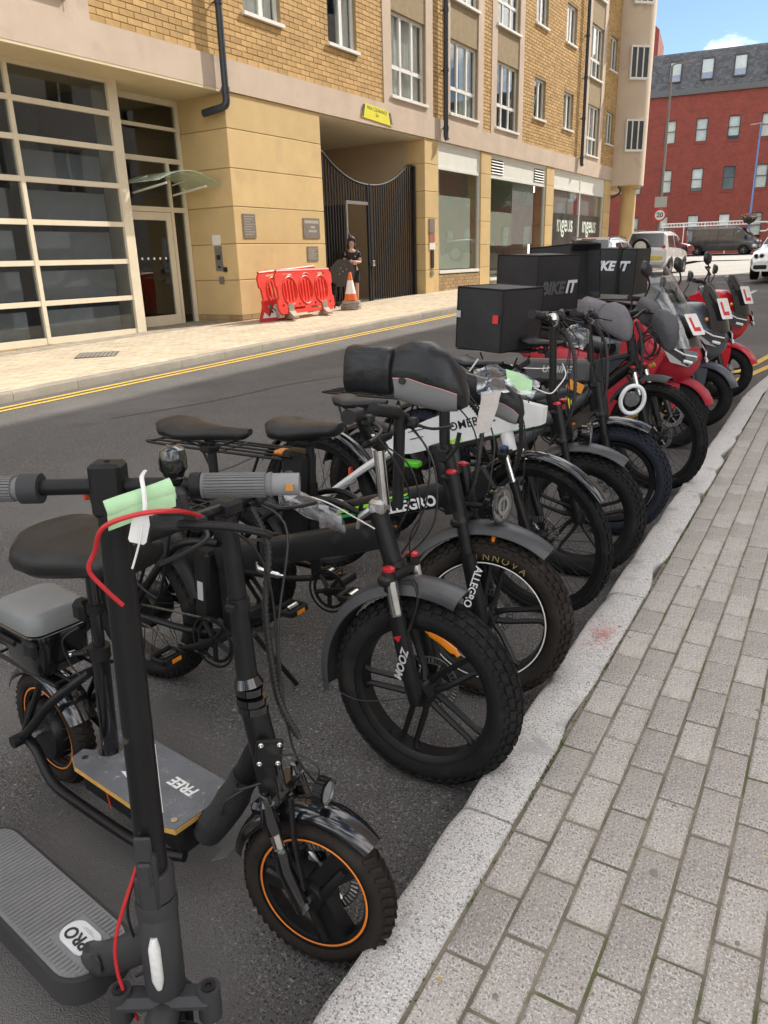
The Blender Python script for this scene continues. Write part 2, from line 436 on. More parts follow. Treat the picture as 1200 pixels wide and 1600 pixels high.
# ------------------------------------------------------------------ near kerb and pavement
kdir = Vector((-0.0264, 1, SL)).normalized()
def kfront(y): return -0.722 - 0.0264 * y
kerb = MB(); 
near_pave = struct('pavement_near', grid([-0.64, -0.3, 0, 0.6, 1.3, 2.0, 2.62], [y for y in ys_all if -25 < y < 10] + [10.4],
                   lambda x, y: gz(y) + 0.1 - 0.0055), M_BED, 0)
for v_ in near_pave.data.vertices:               # follow the kerb line
    if v_.co.x < -0.6: v_.co.x = kfront(v_.co.y) + 0.15 if v_.co.y < 9 else -0.75 + 0.15
joints_y = [-4.5, -3.0, -1.5, 0.02, 1.515, 3.0, 4.53, 6.24, 7.77]
kerb_root = bpy.data.objects.new('kerb_near', None); COL.objects.link(kerb_root); kerb_root['kind'] = 'structure'
def kerb_stone(x0, y0, x1, y1, wd, h, seed, m, parent, zf, rough=0.006, fillet=0.02):
    """one granite kerb stone between two points, with worn, slightly chipped arris"""
    rnd = random.Random(seed)
    n = max(2, int(math.hypot(x1 - x0, y1 - y0) / 0.07)); rings = []
    d = Vector((x1 - x0, y1 - y0)).normalized(); nx, ny = d.y, -d.x
    if wd < 0: nx, ny, wd = -nx, -ny, -wd
    for i in range(n + 1):
        t = i / n; t2 = 0.003 + t * 0.994
        x = x0 + (x1 - x0) * t2; y = y0 + (y1 - y0) * t2
        z = zf(y); e = rough * (noise.noise((x * 9, y * 9, seed)) + 0.5 * noise.noise((x * 30, y * 30, seed)))
        chip = max(0, noise.noise((y * 6.3, seed * 3.1, 1.7)) - 0.25) * 0.05
        f = fillet + chip + (0.012 if i in (0, n) else 0)
        bk = max(0, noise.noise((y * 4.3, seed * 1.1, 8.7)) - 0.1) * 0.07 if parent is kerb_root else 0
        prof = [(0.0 + e, -0.16), (0.0 + e, h - f), (f * 0.35 + e, h - f * 0.3), (f + e, h + e * 0.4), (wd * 0.5, h + 0.002), (wd - 0.006 - bk, h), (wd - bk, h - 0.008), (wd - bk, -0.16)]
        rings.append([Vector((x + nx * a, y + ny * a, z + b)) for a, b in prof])
    b = MB(); b.loft(rings, True, True)
    return part('kerb_stone', b, m, parent, 50)
for k, (a, b_) in enumerate(zip(joints_y[:-1], joints_y[1:])):
    kerb_stone(kfront(a), a, kfront(b_), b_, 0.158, 0.1, k + 3, M_GRANITE, kerb_root, gz)
bend = [(kfront(7.77), 7.77), (-0.86, 8.9), (-0.62, 10.0), (-0.3, 11.2), (-0.1, 12.6), (-0.05, 14.0), (0.0, 18.0), (0, 22)]
for k, (a, b_) in enumerate(zip(bend[:-1], bend[1:])):
    kerb_stone(a[0], a[1], b_[0], b_[1], 0.158, 0.1, k + 30, M_GRANITE, kerb_root, gz)
struct('pavement_beyond_bend', grid([0.1, 1.3, 2.62], [10.4, 12, 15, 20, 30, 47], lambda x, y: gz(y) + 0.095), M_PAVER, 0)
# red spray paint marks on the kerb
M_SPRAY = mat('red_spray_paint', (0.58, 0.27, 0.25), 0.8, 0, 0.25, 30)
def spray(name, cx, cy, rx, ry, n, seed):
    rnd = random.Random(seed); b = MB()
    for _ in range(n):
        a = rnd.uniform(0, 2 * PI); q = abs(rnd.gauss(0, .55))
        x = cx + rx * q * math.cos(a); y = cy + ry * q * math.sin(a); r = rnd.uniform(.0012, .0042)
        if x > kfront(y) + 0.145 or x < kfront(y) + 0.03: continue
        z = gz(y) + 0.1045
        b.add([(x + r * math.cos(2 * PI * k / 6) * rnd.uniform(.5, 1.4), y + r * math.sin(2 * PI * k / 6) * rnd.uniform(.5, 1.4), z) for k in range(6)], [tuple(range(6))])
    o = part(name, b, M_SPRAY, None, 0); o['kind'] = 'stuff'; tag(o, 'faded red spray paint speckled on the granite kerb by the fat tyre', 'paint mark')
spray('spray_paint_mark', -0.70, 2.62, 0.06, 0.15, 300, 5)

CAMR = cam.matrix_world.inverted()
def px(p):
    q = CAMR @ Vector(p)
    if q.z > -0.05: return None
    return (600 + 1170 * q.x / -q.z, 800 - 1170 * q.y / -q.z, -q.z)
def in_view(p, mg=25):
    q = px(p); return q is not None and -mg < q[0] < 1200 + mg and -mg < q[1] < 1600 + mg
blk = []
cols = 32
pd = Vector((-0.0264, 1, 0)).normalized(); pn = Vector((pd.y, -pd.x, 0))
for i in range(cols):
    for j in range(-22, 54):
        u = (j + 0.5 * (i % 2)) * 0.2; v_ = i * 0.1 + 0.05 + 0.162
        base = Vector((-0.722, 0, 0)) + pd * u + pn * v_
        if base.x > 2.58 or base.y > 10.3: continue
        if base.y > 8.2 and base.x < -0.93 + 0.162 + 0.05 + (base.y - 7.77) * 0.15: continue
        blk.append(Vector((base.x, base.y, gz(base.y) + 0.1 - 0.03)))
vis = sorted([b for b in blk if in_view(b)], key=lambda b: (b - cam.location).length)
own = vis[:300]; ownset = set(id(b) for b in own)
protos = []
for k in range(6):
    rnd = random.Random(k); b = MB()
    b.cbox((0, 0, 0), (0.0925 + rnd.uniform(-.0012, .001), 0.192 + rnd.uniform(-.002, .001), 0.06), 0.004)
    for v_ in b.v:
        v_.x += rnd.uniform(-.0009, .0009); v_.y += rnd.uniform(-.0009, .0009)
        if v_.z > 0: v_.z += rnd.uniform(-.0006, .0006)
    protos.append(mesh(b, 60))
pang = math.atan2(-pd.x, pd.y)
rnd = random.Random(11)
for b in own:
    o = link('paving_block', protos[rnd.randrange(6)], M_PAVER, near_pave)
    o.location = b + Vector((0, 0, rnd.uniform(-.0022, .0018)))
    fl = rnd.random() < .5
    o.rotation_euler = ((-1 if fl else 1) * math.atan(SL) + rnd.gauss(0, .005), rnd.gauss(0, .009), pang + rnd.gauss(0, .004) + (PI if fl else 0))
b2 = MB()
for b in blk:
    if id(b) in ownset: continue
    b2.cbox((0, 0, 0), (0.0925, 0.192, 0.06), 0.004, T(*(b + Vector((0, 0, rnd.uniform(-.002, .002))))) @ Matrix.Rotation(pang, 4, 'Z') @ RX(math.degrees(math.atan(SL)) + rnd.gauss(0, .3)) @ RY(rnd.gauss(0, .45)))
part('paving_block_field', b2, M_PAVER, near_pave, 60, kind='stuff')
# fallen leaves, moss tufts along the joints
M_LEAF_Y = mat('fallen_leaf', (0.52, 0.36, 0.07), 0.7, 0, 0.3, 60)
M_MOSS = mat('moss', (0.07, 0.10, 0.02), 0.95, 0, 0.4, 60, 0.5, 300)
for (x, y, s_, lab) in ((-0.02, 1.72, 0.010, 'small curled yellow leaf lying on the paving, upper of two'), (0.06, 1.36, 0.009, 'small yellow leaf on the paving nearest the camera'), (-0.56, 1.03, .008, 'tan leaf scrap on paving beside the kerb')):
    b = MB(); z = gz(y) + 0.1
    b.v = [Vector((x + s_ * a, y + s_ * c * .7, z + .003 + h)) for a, c, h in ((-1, 0, .002), (-.3, .6, .004), (.6, .4, .001), (1, 0, .003), (.5, -.5, .005), (-.4, -.6, .001))]
    b.f = [(0, 1, 5), (1, 4, 5), (1, 2, 4), (2, 3, 4)]
    tag(part('fallen_leaf', b, M_LEAF_Y, None, 0), lab, 'leaf', 'fallen leaves on the near pavement')
b = MB(); rnd = random.Random(3)
for _ in range(2600):
    y = rnd.uniform(0.6, 8.4)
    w_ = max(0.0, noise.noise((y * 1.9, 3.3, 0)))
    if rnd.random() > 0.16 + 2.0 * w_ + (2 if 4.2 < y < 4.5 else 0): continue
    x = kfront(y) + 0.161 + rnd.gauss(0, 0.0035) + (rnd.uniform(-.01, .02) if 4.2 < y < 4.5 else 0); z = gz(y) + 0.094
    h = rnd.uniform(.002, .006); q = rnd.uniform(.002, .005); a = rnd.uniform(0, PI)
    b.add([(x - q * math.cos(a), y - q * math.sin(a), z), (x + q * math.cos(a), y + q * math.sin(a), z), (x + rnd.gauss(0, .004), y + rnd.gauss(0, .004), z + h + .004)], [(0, 1, 2)])
o = part('moss', b, M_MOSS, None, 0); o['kind'] = 'stuff'; tag(o, 'green moss and weeds in the joint behind the granite kerb', 'moss')

# ------------------------------------------------------------------ far kerb and pavement
fk_root = bpy.data.objects.new('kerb_far', None); COL.objects.link(fk_root); fk_root['kind'] = 'structure'
yy = -3.0; k = 0
while yy < 41:
    kerb_stone(FKX, yy, FKX, yy + 0.915, -0.15, 0.04, 60 + k, M_FKERB, fk_root, gz, 0.004, 0.018)
    yy += 0.915; k += 1
FPX1 = FKX - 0.15
fpv = struct('pavement_far', grid([-13.6, -12, -10, FPX1], [y for y in ys_all if -10 < y < 47] + [47], lambda x, y: gz(y) + 0.032), M_FBED, 0)
b2 = MB(); rnd = random.Random(5)
zt = 0.04
for i in range(33):
    for j in range(0, 205):
        x = FPX1 - 0.052 - i * 0.1; y = 2.0 + (j + 0.5 * (i % 2)) * 0.2
        if y > 42: continue
        z1 = gz(y) + zt + rnd.uniform(-.0015, .0015)
        X0, X1, Y0, Y1 = x - .0475, x + .0475, y - .0975, y + .0975
        b2.add([(X0, Y0, z1 - .0022), (X1, Y0, z1 - .0022), (X1, Y1, z1 + .0022), (X0, Y1, z1 + .0022), (X0, Y0, z1 - .02), (X1, Y0, z1 - .02), (X1, Y1, z1 - .02), (X0, Y1, z1 - .02)],
               [(0, 1, 2, 3), (0, 4, 5, 1), (1, 5, 6, 2), (2, 6, 7, 3), (3, 7, 4, 0)])
part('paving_block_field', b2, M_FPAVE, fpv, 0, kind='stuff')
# chequered inspection cover
cv = thing('inspection_cover', 'square grey metal inspection cover set in the far pavement', 'cover', (-10.55, 7.9, gz(7.9) + 0.047), (math.degrees(math.atan(SL)), 0, 45))
M_IRON = mat('cast_iron', (0.16, 0.15, 0.14), 0.6, 0.5, 0.2, 12, 0.2, 120)
b = MB(); b.cbox((0, 0, 0), (0.62, 0.62, 0.012), .002); part('frame', b, M_IRON, cv)
b = MB()
for i in range(9):
    for j in range(9): b.cbox((-.26 + i * .065, -.26 + j * .065, .009), (.04, .04, .008), .002)
part('plate', b, mat('cover_studs', (0.34, 0.31, 0.26), 0.6, .3, .2, 12), cv)
# trodden gum spots and grit on the near pavement
for (nm, m_, cnt, r0, r1, lab) in (('gum_spot', mat('old_gum', (.21, .195, .18), .9, 0, .2, 30), 70, .004, .011, 'dark trodden gum spots scattered over the near paving'), ('grit', mat('pale_grit', (.62, .60, .56), .8, 0, .2, 30), 60, .0015, .004, 'pale grit scattered over the near paving and kerb')):
    b = MB(); rnd = random.Random(len(nm))
    for _ in range(cnt):
        y = rnd.uniform(.9, 6.5); x = rnd.uniform(-.62 - .02 * y, .9); r = rnd.uniform(r0, r1); z = gz(y) + .1012
        n_ = 9; b.add([(x + r * math.cos(2 * PI * k / n_) * rnd.uniform(.75, 1.15), y + r * math.sin(2 * PI * k / n_) * rnd.uniform(.75, 1.15), z + (.0006 if nm == 'grit' else 0)) for k in range(n_)] + [(x, y, z + (.0025 if nm == 'grit' else .0012))], [(k, (k + 1) % n_, n_) for k in range(n_)])
    o = part(nm, b, m_, None, 0); o['kind'] = 'stuff'; tag(o, lab, 'gum' if nm == 'gum_spot' else 'grit')
# ------------------------------------------------------------------ the buff brick apartment block across the street
M_BRICK = mat('buff_brick', (0.52, 0.335, 0.145), 0.85, 0, 0.13, 3.0, 0.5, 90, spec=0.25, island=0.16, speck=[(60, 0.62, 0.06, (0.36, 0.22, 0.09))])
M_MORTAR = mat('mortar', (0.30, 0.225, 0.13), 0.95, 0, 0.15, 5)
M_STONE = mat('pink_grey_stone', (0.56, 0.45, 0.355), 0.85, 0, 0.09, 1.2, 0.35, 60, spec=0.25, speck=[(90, 0.62, 0.08, (0.47, 0.37, 0.28)), (1.6, 0.60, 0.12, (0.50, 0.40, 0.31))])
M_PIER = mat('yellow_cast_stone', (0.60, 0.435, 0.215), 0.85, 0, 0.08, 1.6, 0.35, 70, spec=0.25, island=0.05, speck=[(1.4, 0.58, 0.15, (0.54, 0.385, 0.20)), (80, 0.64, 0.08, (0.5, 0.36, 0.18))])
M_SPAN = mat('stone_spandrel', (0.45, 0.37, 0.295), 0.85, 0, 0.10, 1.2, 0.3, 60)
M_WFRAME = mat('white_window_frame', (0.76, 0.74, 0.69), 0.45, 0, 0.04, 5)
M_CREAM = mat('cream_metal_frame', (0.70, 0.62, 0.47), 0.5, 0, 0.05, 3)
M_SOFFIT = mat('cream_soffit', (0.66, 0.56, 0.36), 0.8, 0, 0.05, 2)
M_RENDER = mat('cream_render', (0.55, 0.445, 0.335), 0.9, 0, 0.07, 0.7, 0.3, 50, speck=[(1.2, 0.62, 0.12, (0.44, 0.35, 0.25))])
M_CURTAIN = mat('net_curtain', (0.62, 0.61, 0.58), 0.9, 0, 0.10, 8)
M_BLIND = mat('grey_blind', (0.34, 0.345, 0.35), 0.9, 0, 0.1, 3)
M_FASCIA = mat('white_fascia', (0.72, 0.72, 0.66), 0.5, 0, 0.04, 2)
M_STEEL = mat('brushed_steel', (0.45, 0.45, 0.44), 0.35, 0.9, 0.1, 20)
M_PIPE = mat('grey_black_pipe', (0.028, 0.032, 0.04), 0.4, 0, 0.2, 6)

bld = thing('apartment_building', 'buff brick apartment block with stone band and shopfronts across the street', 'building', (-12.0, 15.0, gz(15)))
bld_inv = bld.matrix_basis.inverted()
class BB(MB):                                    # mesh builder in world coordinates for children of the building
    def __init__(s): super().__init__(T(12.0, -15.0, -gz(15)))
def bpart(name, mb, m, parent=None, smooth=0, label=None, kind=None): return part(name, mb, m, parent or bld, smooth, label, kind)
FX = -12.0
TOPZ = 15.2
swin = [(13.75, 14.95), (16.72, 17.92), (29.75, 30.9), (32.95, 34.1), (38.75, 39.85)]
bwin = [(7.35, 9.3), (19.55, 21.45), (22.95, 24.9), (26.35, 28.25), (35.95, 37.72)]
floors = [0, 3.1, 6.2]
holes = []; solid = []                           # solid: zones without bricks
for dz in floors:
    for (a, c) in swin: holes.append((a, c, 6.52 + dz, 7.88 + dz))
    for (a, c) in bwin: holes.append((a, c, 5.80 + dz, 7.84 + dz))
for (a, c) in bwin: solid.append((a - 0.42, c + 0.40, 5.5, TOPZ))
solid.append((-4, 9.8, 5.5, TOPZ))
MYZ = Matrix(((0, 0, 1, 0), (1, 0, 0, 0), (0, 1, 0, 0), (0, 0, 0, 1)))      # local xy -> world yz, z -> x
def yzplate(outer, hl, x0, x1):
    b = BB(); b.plate(outer, hl, abs(x1 - x0), T((x0 + x1) / 2, 0, 0) @ MYZ); return b
def rect(a, b, c, d): return [(a, c), (b, c), (b, d), (a, d)]
wall = bpart('wall', yzplate(rect(-4, 40.2, 5.5, TOPZ), [rect(*h) for h in holes], FX - 0.30, FX - 0.012), M_MORTAR)
# bricks: the 300 that show largest are single objects, the rest one mesh
BL, BH, JT = 0.318, 0.098, 0.012
bricks = []
def blocked(y0, y1, z0, z1):
    for (a, c, d, e) in holes + solid:
        if y1 > a - .005 and y0 < c + .005 and z1 > d - .005 and z0 < e + .005: return True
    return False
def add_bricks(y0, y1, z0, z1, x=FX):
    r = 0; z = z0
    while z + BH <= z1 + .001:
        y = y0 - (BL + JT) * 0.5 * (r % 2)
        while y < y1:
            a, c = max(y, y0), min(y + BL, y1)
            if c - a > 0.06:
                if not blocked(a, c, z, z + BH): bricks.append((a, c, z, z + BH, x))
                else:                            # trim against openings
                    cuts = [(a, c)]
                    for (p, q, d, e) in holes + solid:
                        if z + BH > d - .005 and z < e + .005:
                            nc = []
                            for (u, v_) in cuts:
                                if v_ > p and u < q:
                                    if p - u > .05: nc.append((u, p - .006))
                                    if v_ - q > .05: nc.append((q + .006, v_))
                                else: nc.append((u, v_))
                            cuts = nc
                    for (u, v_) in cuts:
                        if v_ - u > .04: bricks.append((u, v_, z, z + BH, x))
            y += BL + JT
        z += BH + JT; r += 1
add_bricks(9.81, 40.18, 5.555, TOPZ - .1)
def area(k):
    q = px((k[4], (k[0] + k[1]) / 2, (k[2] + k[3]) / 2))
    if not q or not (-10 < q[0] < 1210 and -10 < q[1] < 1610): return 0
    return (k[1] - k[0]) / q[2] ** 2
bricks.sort(key=area, reverse=True)
rnd = random.Random(2)
bmesh_cache = {}
def brick_mesh(l):
    l = round(l, 2)
    if l not in bmesh_cache:
        b = MB(); b.cbox((0, 0, 0), (0.08, l, BH), 0.006); bmesh_cache[l] = mesh(b, 0)
    return bmesh_cache[l]
for k in bricks[:300]:
    o = link('brick', brick_mesh(k[1] - k[0]), M_BRICK, wall)
    o.location = Vector((k[4] - 0.04 + rnd.uniform(-.003, .003), (k[0] + k[1]) / 2, (k[2] + k[3]) / 2)) - Vector((-12.0, 15.0, gz(15)))
b = BB()
for k in bricks[300:]:
    x = k[4] + rnd.uniform(-.003, .003); c_ = .005
    y0, y1, z0, z1 = k[:4]
    b.add([(x, y0 + c_, z0 + c_), (x, y1 - c_, z0 + c_), (x, y1 - c_, z1 - c_), (x, y0 + c_, z1 - c_), (x - .02, y0, z0), (x - .02, y1, z0), (x - .02, y1, z1), (x - .02, y0, z1)],
          [(0, 1, 2, 3), (0, 4, 5, 1), (1, 5, 6, 2), (2, 6, 7, 3), (3, 7, 4, 0)])
bpart('brick_field', b, M_BRICK, wall, 0, kind='stuff')
# stone band, left-hand stone panel, surrounds with spandrels
b = BB(); b.lim(FX - 0.40, FX + 0.035, -4, 40.2, 4.95, 5.545); bpart('stone_band', b, M_STONE)
b = yzplate(rect(-4, 9.8, 5.548, TOPZ), [rect(h[0] - .002, h[1] + .002, 5.548 if d == 0 else 5.80 + d, 7.84 + d) for d in floors for h in bwin[:1]], FX - .011, FX + 0.02)
bpart('stone_panel', b, M_STONE)
for (a, c) in bwin[1:]:
    for (u, v_) in ((a - 0.42, a), (c, c + 0.40)):
        b = BB(); b.lim(FX - 0.0115, FX + 0.02, u, v_, 5.548, TOPZ); bpart('window_surround', b, M_STONE)
for (a, c) in bwin:
    b = BB(); b.lim(FX - 0.011, FX + 0.014, a, c, 5.55, 5.78); bpart('apron', b, M_STONE)
    for dz in floors:
        b = BB(); b.lim(FX - 0.10, FX - 0.03, a, c, 7.845 + dz, 8.88 + dz); bpart('spandrel', b, M_SPAN)
def window(y0, y1, z0, z1, kind, curtain):
    x = FX - 0.13; fw = 0.075
    f = BB()
    for (a, c) in ((z0, z0 + fw), (z1 - fw, z1)): f.lim(x - .03, x + .03, y0, y1, a, c)
    for (a, c) in ((y0, y0 + fw), (y1 - fw, y1)): f.lim(x - .031, x + .031, a, c, z0 + fw, z1 - fw)
    cells = []
    if kind == 'S':
        ym = y0 + (y1 - y0) * 0.55
        f.lim(x - .03, x + .03, ym - .06, ym + .06, z0 + fw, z1 - fw)
        cells = [(y0 + fw, ym - .05, z0 + fw, z1 - fw), (ym + .05, y1 - fw, z0 + fw, z1 - fw)]
    else:
        zt_ = z0 + (z1 - z0) * 0.36
        f.lim(x - .032, x + .032, y0 + fw, y1 - fw, zt_ - .05, zt_ + .05)
        ww = (y1 - y0) / 3
        for i in (1, 2):
            f.lim(x - .029, x + .029, y0 + ww * i - .04, y0 + ww * i + .04, z0 + fw, zt_ - .05)
            f.lim(x - .029, x + .045, y0 + ww * i - .045, y0 + ww * i + .045, zt_ + .05, z1 - fw)
        for i in range(3):
            u = y0 + ww * i + (.04 if i else fw); v_ = y0 + ww * (i + 1) - (.04 if i < 2 else fw)
            cells += [(u, v_, z0 + fw, zt_ - .05), (u, v_, zt_ + .05, z1 - fw)]
    wo_ = bpart('window', f, M_WFRAME)
    for (a, c, d, e) in cells:
        g_ = BB(); g_.lim(x - .008, x + .004, a, c, d, e); bpart('pane', g_, M_GLASS, wo_)
    s_ = BB(); s_.lim(FX - 0.16, FX + 0.075, y0 - .06, y1 + .06, z0 - .065, z0 + .004); bpart('sill', s_, M_WFRAME, wo_)
    if curtain:
        cb = BB(); n = 40; x2 = x - .12
        ya, yb = (y0, y1) if curtain == 1 else ((y0, y0 + (y1 - y0) * .4) if curtain == 2 else (y0 + (y1 - y0) * .55, y1))
        row = [(x2 + .02 * math.sin(k * 1.7), ya + (yb - ya) * k / n) for k in range(n + 1)]
        cb.add([(p[0], p[1], z) for z in (z0, z1) for p in row], [(k, k + 1, n + 2 + k, n + 1 + k) for k in range(n)])
        bpart('curtain', cb, M_CURTAIN, wo_, 60)
    if kind == 'S' and z0 < 12:                  # soldier course over the head
        pass
ci = 0
for dz in floors:
    for (a, c) in swin: ci += 1; window(a, c, 6.52 + dz, 7.88 + dz, 'S', (0, 1, 3, 0, 1)[ci % 5])
    for (a, c) in bwin: ci += 1; window(a, c, 5.80 + dz, 7.84 + dz, 'B', (1, 2, 1, 3, 0)[ci % 5])
b = BB(); b.lim(-14.6, -14.5, -4, 40, 5.5, TOPZ); bpart('room_wall', b, M_ROOM)
for dz in floors + [9.3]:
    b = BB(); b.lim(-14.5, FX - .31, -4, 40, 5.36 + dz, 5.46 + dz); bpart('floor_slab', b, mat('ceiling_paint', (.4, .39, .37), .9))
b = BB(); b.lim(-20, FX - .05, -4, 40.2, TOPZ, TOPZ + .3); b.lim(-20, -19.7, -4, 40.2, 0.2, TOPZ); b.lim(-20, FX - .3, -4.3, -4, .0, TOPZ); bpart('roof', b, M_STONE)
# rainwater pipes
for (yp, zb, foot) in ((12.83, 4.62, 'elbow'), (22.4, 5.0, 'shoe'), (35.05, 5.25, 'shoe')):
    b = BB(); x = FX + 0.16
    b.tube([(x, yp, TOPZ), (x, yp, zb + .25)], 0.07, 12)
    if foot == 'elbow': b.tube(cr([(x, yp, zb + .3), (x, yp, zb + .1), (x - .06, yp - .03, zb), (x - .4, yp - .10, zb - .06), (x - .55, yp - .12, zb - .08)], 5), 0.075, 12)
    else: b.tube(cr([(x, yp, zb + .3), (x, yp, zb + .1), (x + .04, yp, zb - .02)], 4), 0.078, 12)
    z = zb + .3
    while z < TOPZ:
        b.tube([(x, yp, z - .05), (x, yp, z + .05)], 0.086, 12); b.tube([(x - .16, yp, z), (x, yp, z)], .018, 6); z += 1.55
    bpart('downpipe', b, M_PIPE, None, 40)

# ---- ground floor
def stones(y0, y1, x0, x1, zs, name='pier'):
    p = None
    for i, (a, c) in enumerate(zip(zs[:-1], zs[1:])):
        b = BB(); b.cbox(((x0 + x1) / 2, (y0 + y1) / 2, (a + c) / 2), (x1 - x0, y1 - y0, c - a - .014), .008)
        if p is None:
            core = BB(); core.lim(x0 + .02, x1 - .02, y0 + .02, y1 - .02, zs[0], zs[-1]); p = bpart(name, core, mat('pier_joint', (.33, .24, .13), .95))
        bpart('stone', b, M_PIER, p)
    return p
zc = [1.22, 1.98, 2.74, 3.50, 4.26, 4.948]
def plinth(y0, y1, x0, x1, z1):
    n0 = len(bricks); p = BB(); p.lim(x0 + .01, x1 - .012, y0 + .012, y1 - .012, gz(y0) - .1, z1 - .004); pl = bpart('plinth', p, M_MORTAR)
    bb = BB(); z = z1 - BH
    r = 0
    while z > gz(y0) - .15:
        y = y0 - (.16 if r % 2 else 0)
        while y < y1:
            a, c = max(y, y0), min(y + BL, y1)
            if c - a > .03: bb.cbox((x1 - .04, (a + c) / 2, z + BH / 2), (.08, c - a, BH), .006)
            y += BL + JT
        x = x0
        while x < x1 - .1:
            c = min(x + BL, x1 - .085)
            if c - x > .04: bb.cbox(((x + c) / 2, y0 + .04, z + BH / 2), (c - x, .08, BH), .006)
            x += BL + JT
        z -= BH + JT; r += 1
    bpart('brick_course', bb, mat('plinth_brick', (0.36, 0.24, 0.12), .85, 0, .15, 3, .4, 80, island=.15), pl, kind='stuff')
stones(12.94, 16.2, -13.4, FX, [0.46] + zc)
plinth(12.94, 16.2, -13.4, FX, 0.462)
stones(21.35, 22.2, -13.2, FX, [0.36] + zc)
stones(25.25, 26.05, -12.5, FX, [0.5] + zc)
stones(31.37, 32.22, -12.5, FX, [0.6] + zc)
stones(39.17, 40.18, -12.5, FX, [0.7] + zc)
# glazed bay on the left
fb = BB(); x = -12.85
vy = [0.2, 2.3, 4.4, 6.5, 8.6]
vz = [0.30, 0.97, 1.67, 2.36, 3.06, 3.72, 4.32, 4.90]
for y in vy: fb.lim(x - .05, x + .06, y - .04, y + .04, 0.25, 4.945)
fb.lim(x - .06, x + .07, 10.64, 10.86, 0.24, 4.945)
for i, z in enumerate(vz):
    hh = .045 if 0 < i < len(vz) - 1 else .06
    fb.lim(x - .045, x + .052, 0.2, 10.64, z - hh, z + hh)
gb = bpart('glazed_bay', fb, M_CREAM)
for (ya, yb) in zip(vy, vy[1:] + [10.68]):
    for (za, zb) in zip(vz[:-1], vz[1:]):
        g_ = BB(); g_.lim(x - .012, x, ya + .04, yb - .04, za + .04, zb - .04); bpart('pane', g_, M_GLASS_D, gb)
bb = BB()
for r in range(6):
    z = 0.235 - BH - r * (BH + JT); y = 0.0 + (.16 if r % 2 else 0)
    while y < 10.8:
        bb.cbox((x + .01, y + BL / 2, z + BH / 2), (.1, min(BL, 10.84 - y), BH), .005); y += BL + JT
bpart('brick_course', bb, mat('plinth_brick', (0.36, 0.24, 0.12)), gb, kind='stuff')
b = BB(); b.lim(x - .02, x + .045, 0, 10.84, -.3, 0.236); bpart('plinth', b, M_MORTAR)
b = BB()
for i, (ya, yb) in enumerate(zip(vy, vy[1:] + [10.68])):
    for (za, zb) in zip(vz[:-3], vz[1:-2]):
        b.lim(-13.12, -13.1, ya + .1, yb - .18, za + .05, zb - .14)
bpart('blinds', b, M_BLIND, gb)
b = BB(); b.lim(-15.6, -15.5, -4, 11, -.2, 5); b.lim(-15.5, -12.9, -4, 10.7, .1, .16); b.lim(-15.5, -13.46, 10.9, 11.0, .1, 5); bpart('room_wall', b, M_ROOM)
b = BB(); b.lim(-15.5, FX + .03, -4, 12.93, 4.905, 4.948); bpart('soffit', b, M_SOFFIT)
b = BB(); b.lim(-13.46, -12.92, 10.80, 10.88, .1, 4.9); bpart('return_wall', b, M_CREAM)
# entrance
x = -13.4
fb = BB(); y0, y1 = 10.9, 12.92
for (a, c) in ((y0, y0 + .12), (y1 - .1, y1)): fb.lim(x - .05, x + .05, a, c, .24, 4.9)
for z, h_ in ((4.84, .06), (4.33, .035), (3.70, .05), (2.72, .05)): fb.lim(x - .049, x + .049, y0 + .12, y1 - .1, z - h_, z + h_)
fb.lim(x - .047, x + .047, 12.42, 12.50, .26, 3.65)
en = bpart('entrance_frame', fb, M_CREAM)
for (a, c, d, e) in ((y0 + .12, y1 - .1, 4.365, 4.78), (y0 + .12, y1 - .1, 3.75, 4.295), (y0 + .12, 12.42, 2.77, 3.65), (12.5, y1 - .1, 2.77, 3.65), (12.5, y1 - .1, .3, 2.67)):
    g_ = BB(); g_.lim(x - .01, x, a, c, d, e); bpart('pane', g_, M_GLASS_D, en)
d = BB(); xd = x + .02
for (a, c) in ((11.04, 11.22), (12.26, 12.40)): d.lim(xd - .03, xd + .03, a, c, .30, 2.66)
for (a, c) in ((.30, .52), (2.50, 2.66)): d.lim(xd - .029, xd + .029, 11.22, 12.26, a, c)
dr = bpart('door', d, M_CREAM)
g_ = BB(); g_.lim(xd - .006, xd + .002, 11.22, 12.26, .52, 2.50); bpart('pane', g_, M_GLASS_D, dr)
h_ = BB(); h_.tube([(xd + .09, 11.15, .42), (xd + .09, 11.15, 2.62)], .018, 10)
for z in (.5, 2.55): h_.tube([(xd, 11.15, z), (xd + .09, 11.15, z)], .012, 8)
bpart('handle', h_, M_STEEL, dr, 40)
h_ = BB()
for i in range(6): h_.lathe([(0, 0), (.028, 0), (.028, .002), (0, .002)], T(xd + .004, 11.32 + i * .165, 1.72) @ AXX, 12)
bpart('manifestation_dots', h_, mat('white_vinyl', (.8, .8, .78), .6), dr)
b = BB(); b.lim(-15.4, -15.3, 10.9, 13, 0, 5); b.lim(-15.4, -13.5, 10.9, 13, .2, .26); bpart('lobby_wall', b, mat('lobby_paint', (.30, .27, .20), .9))
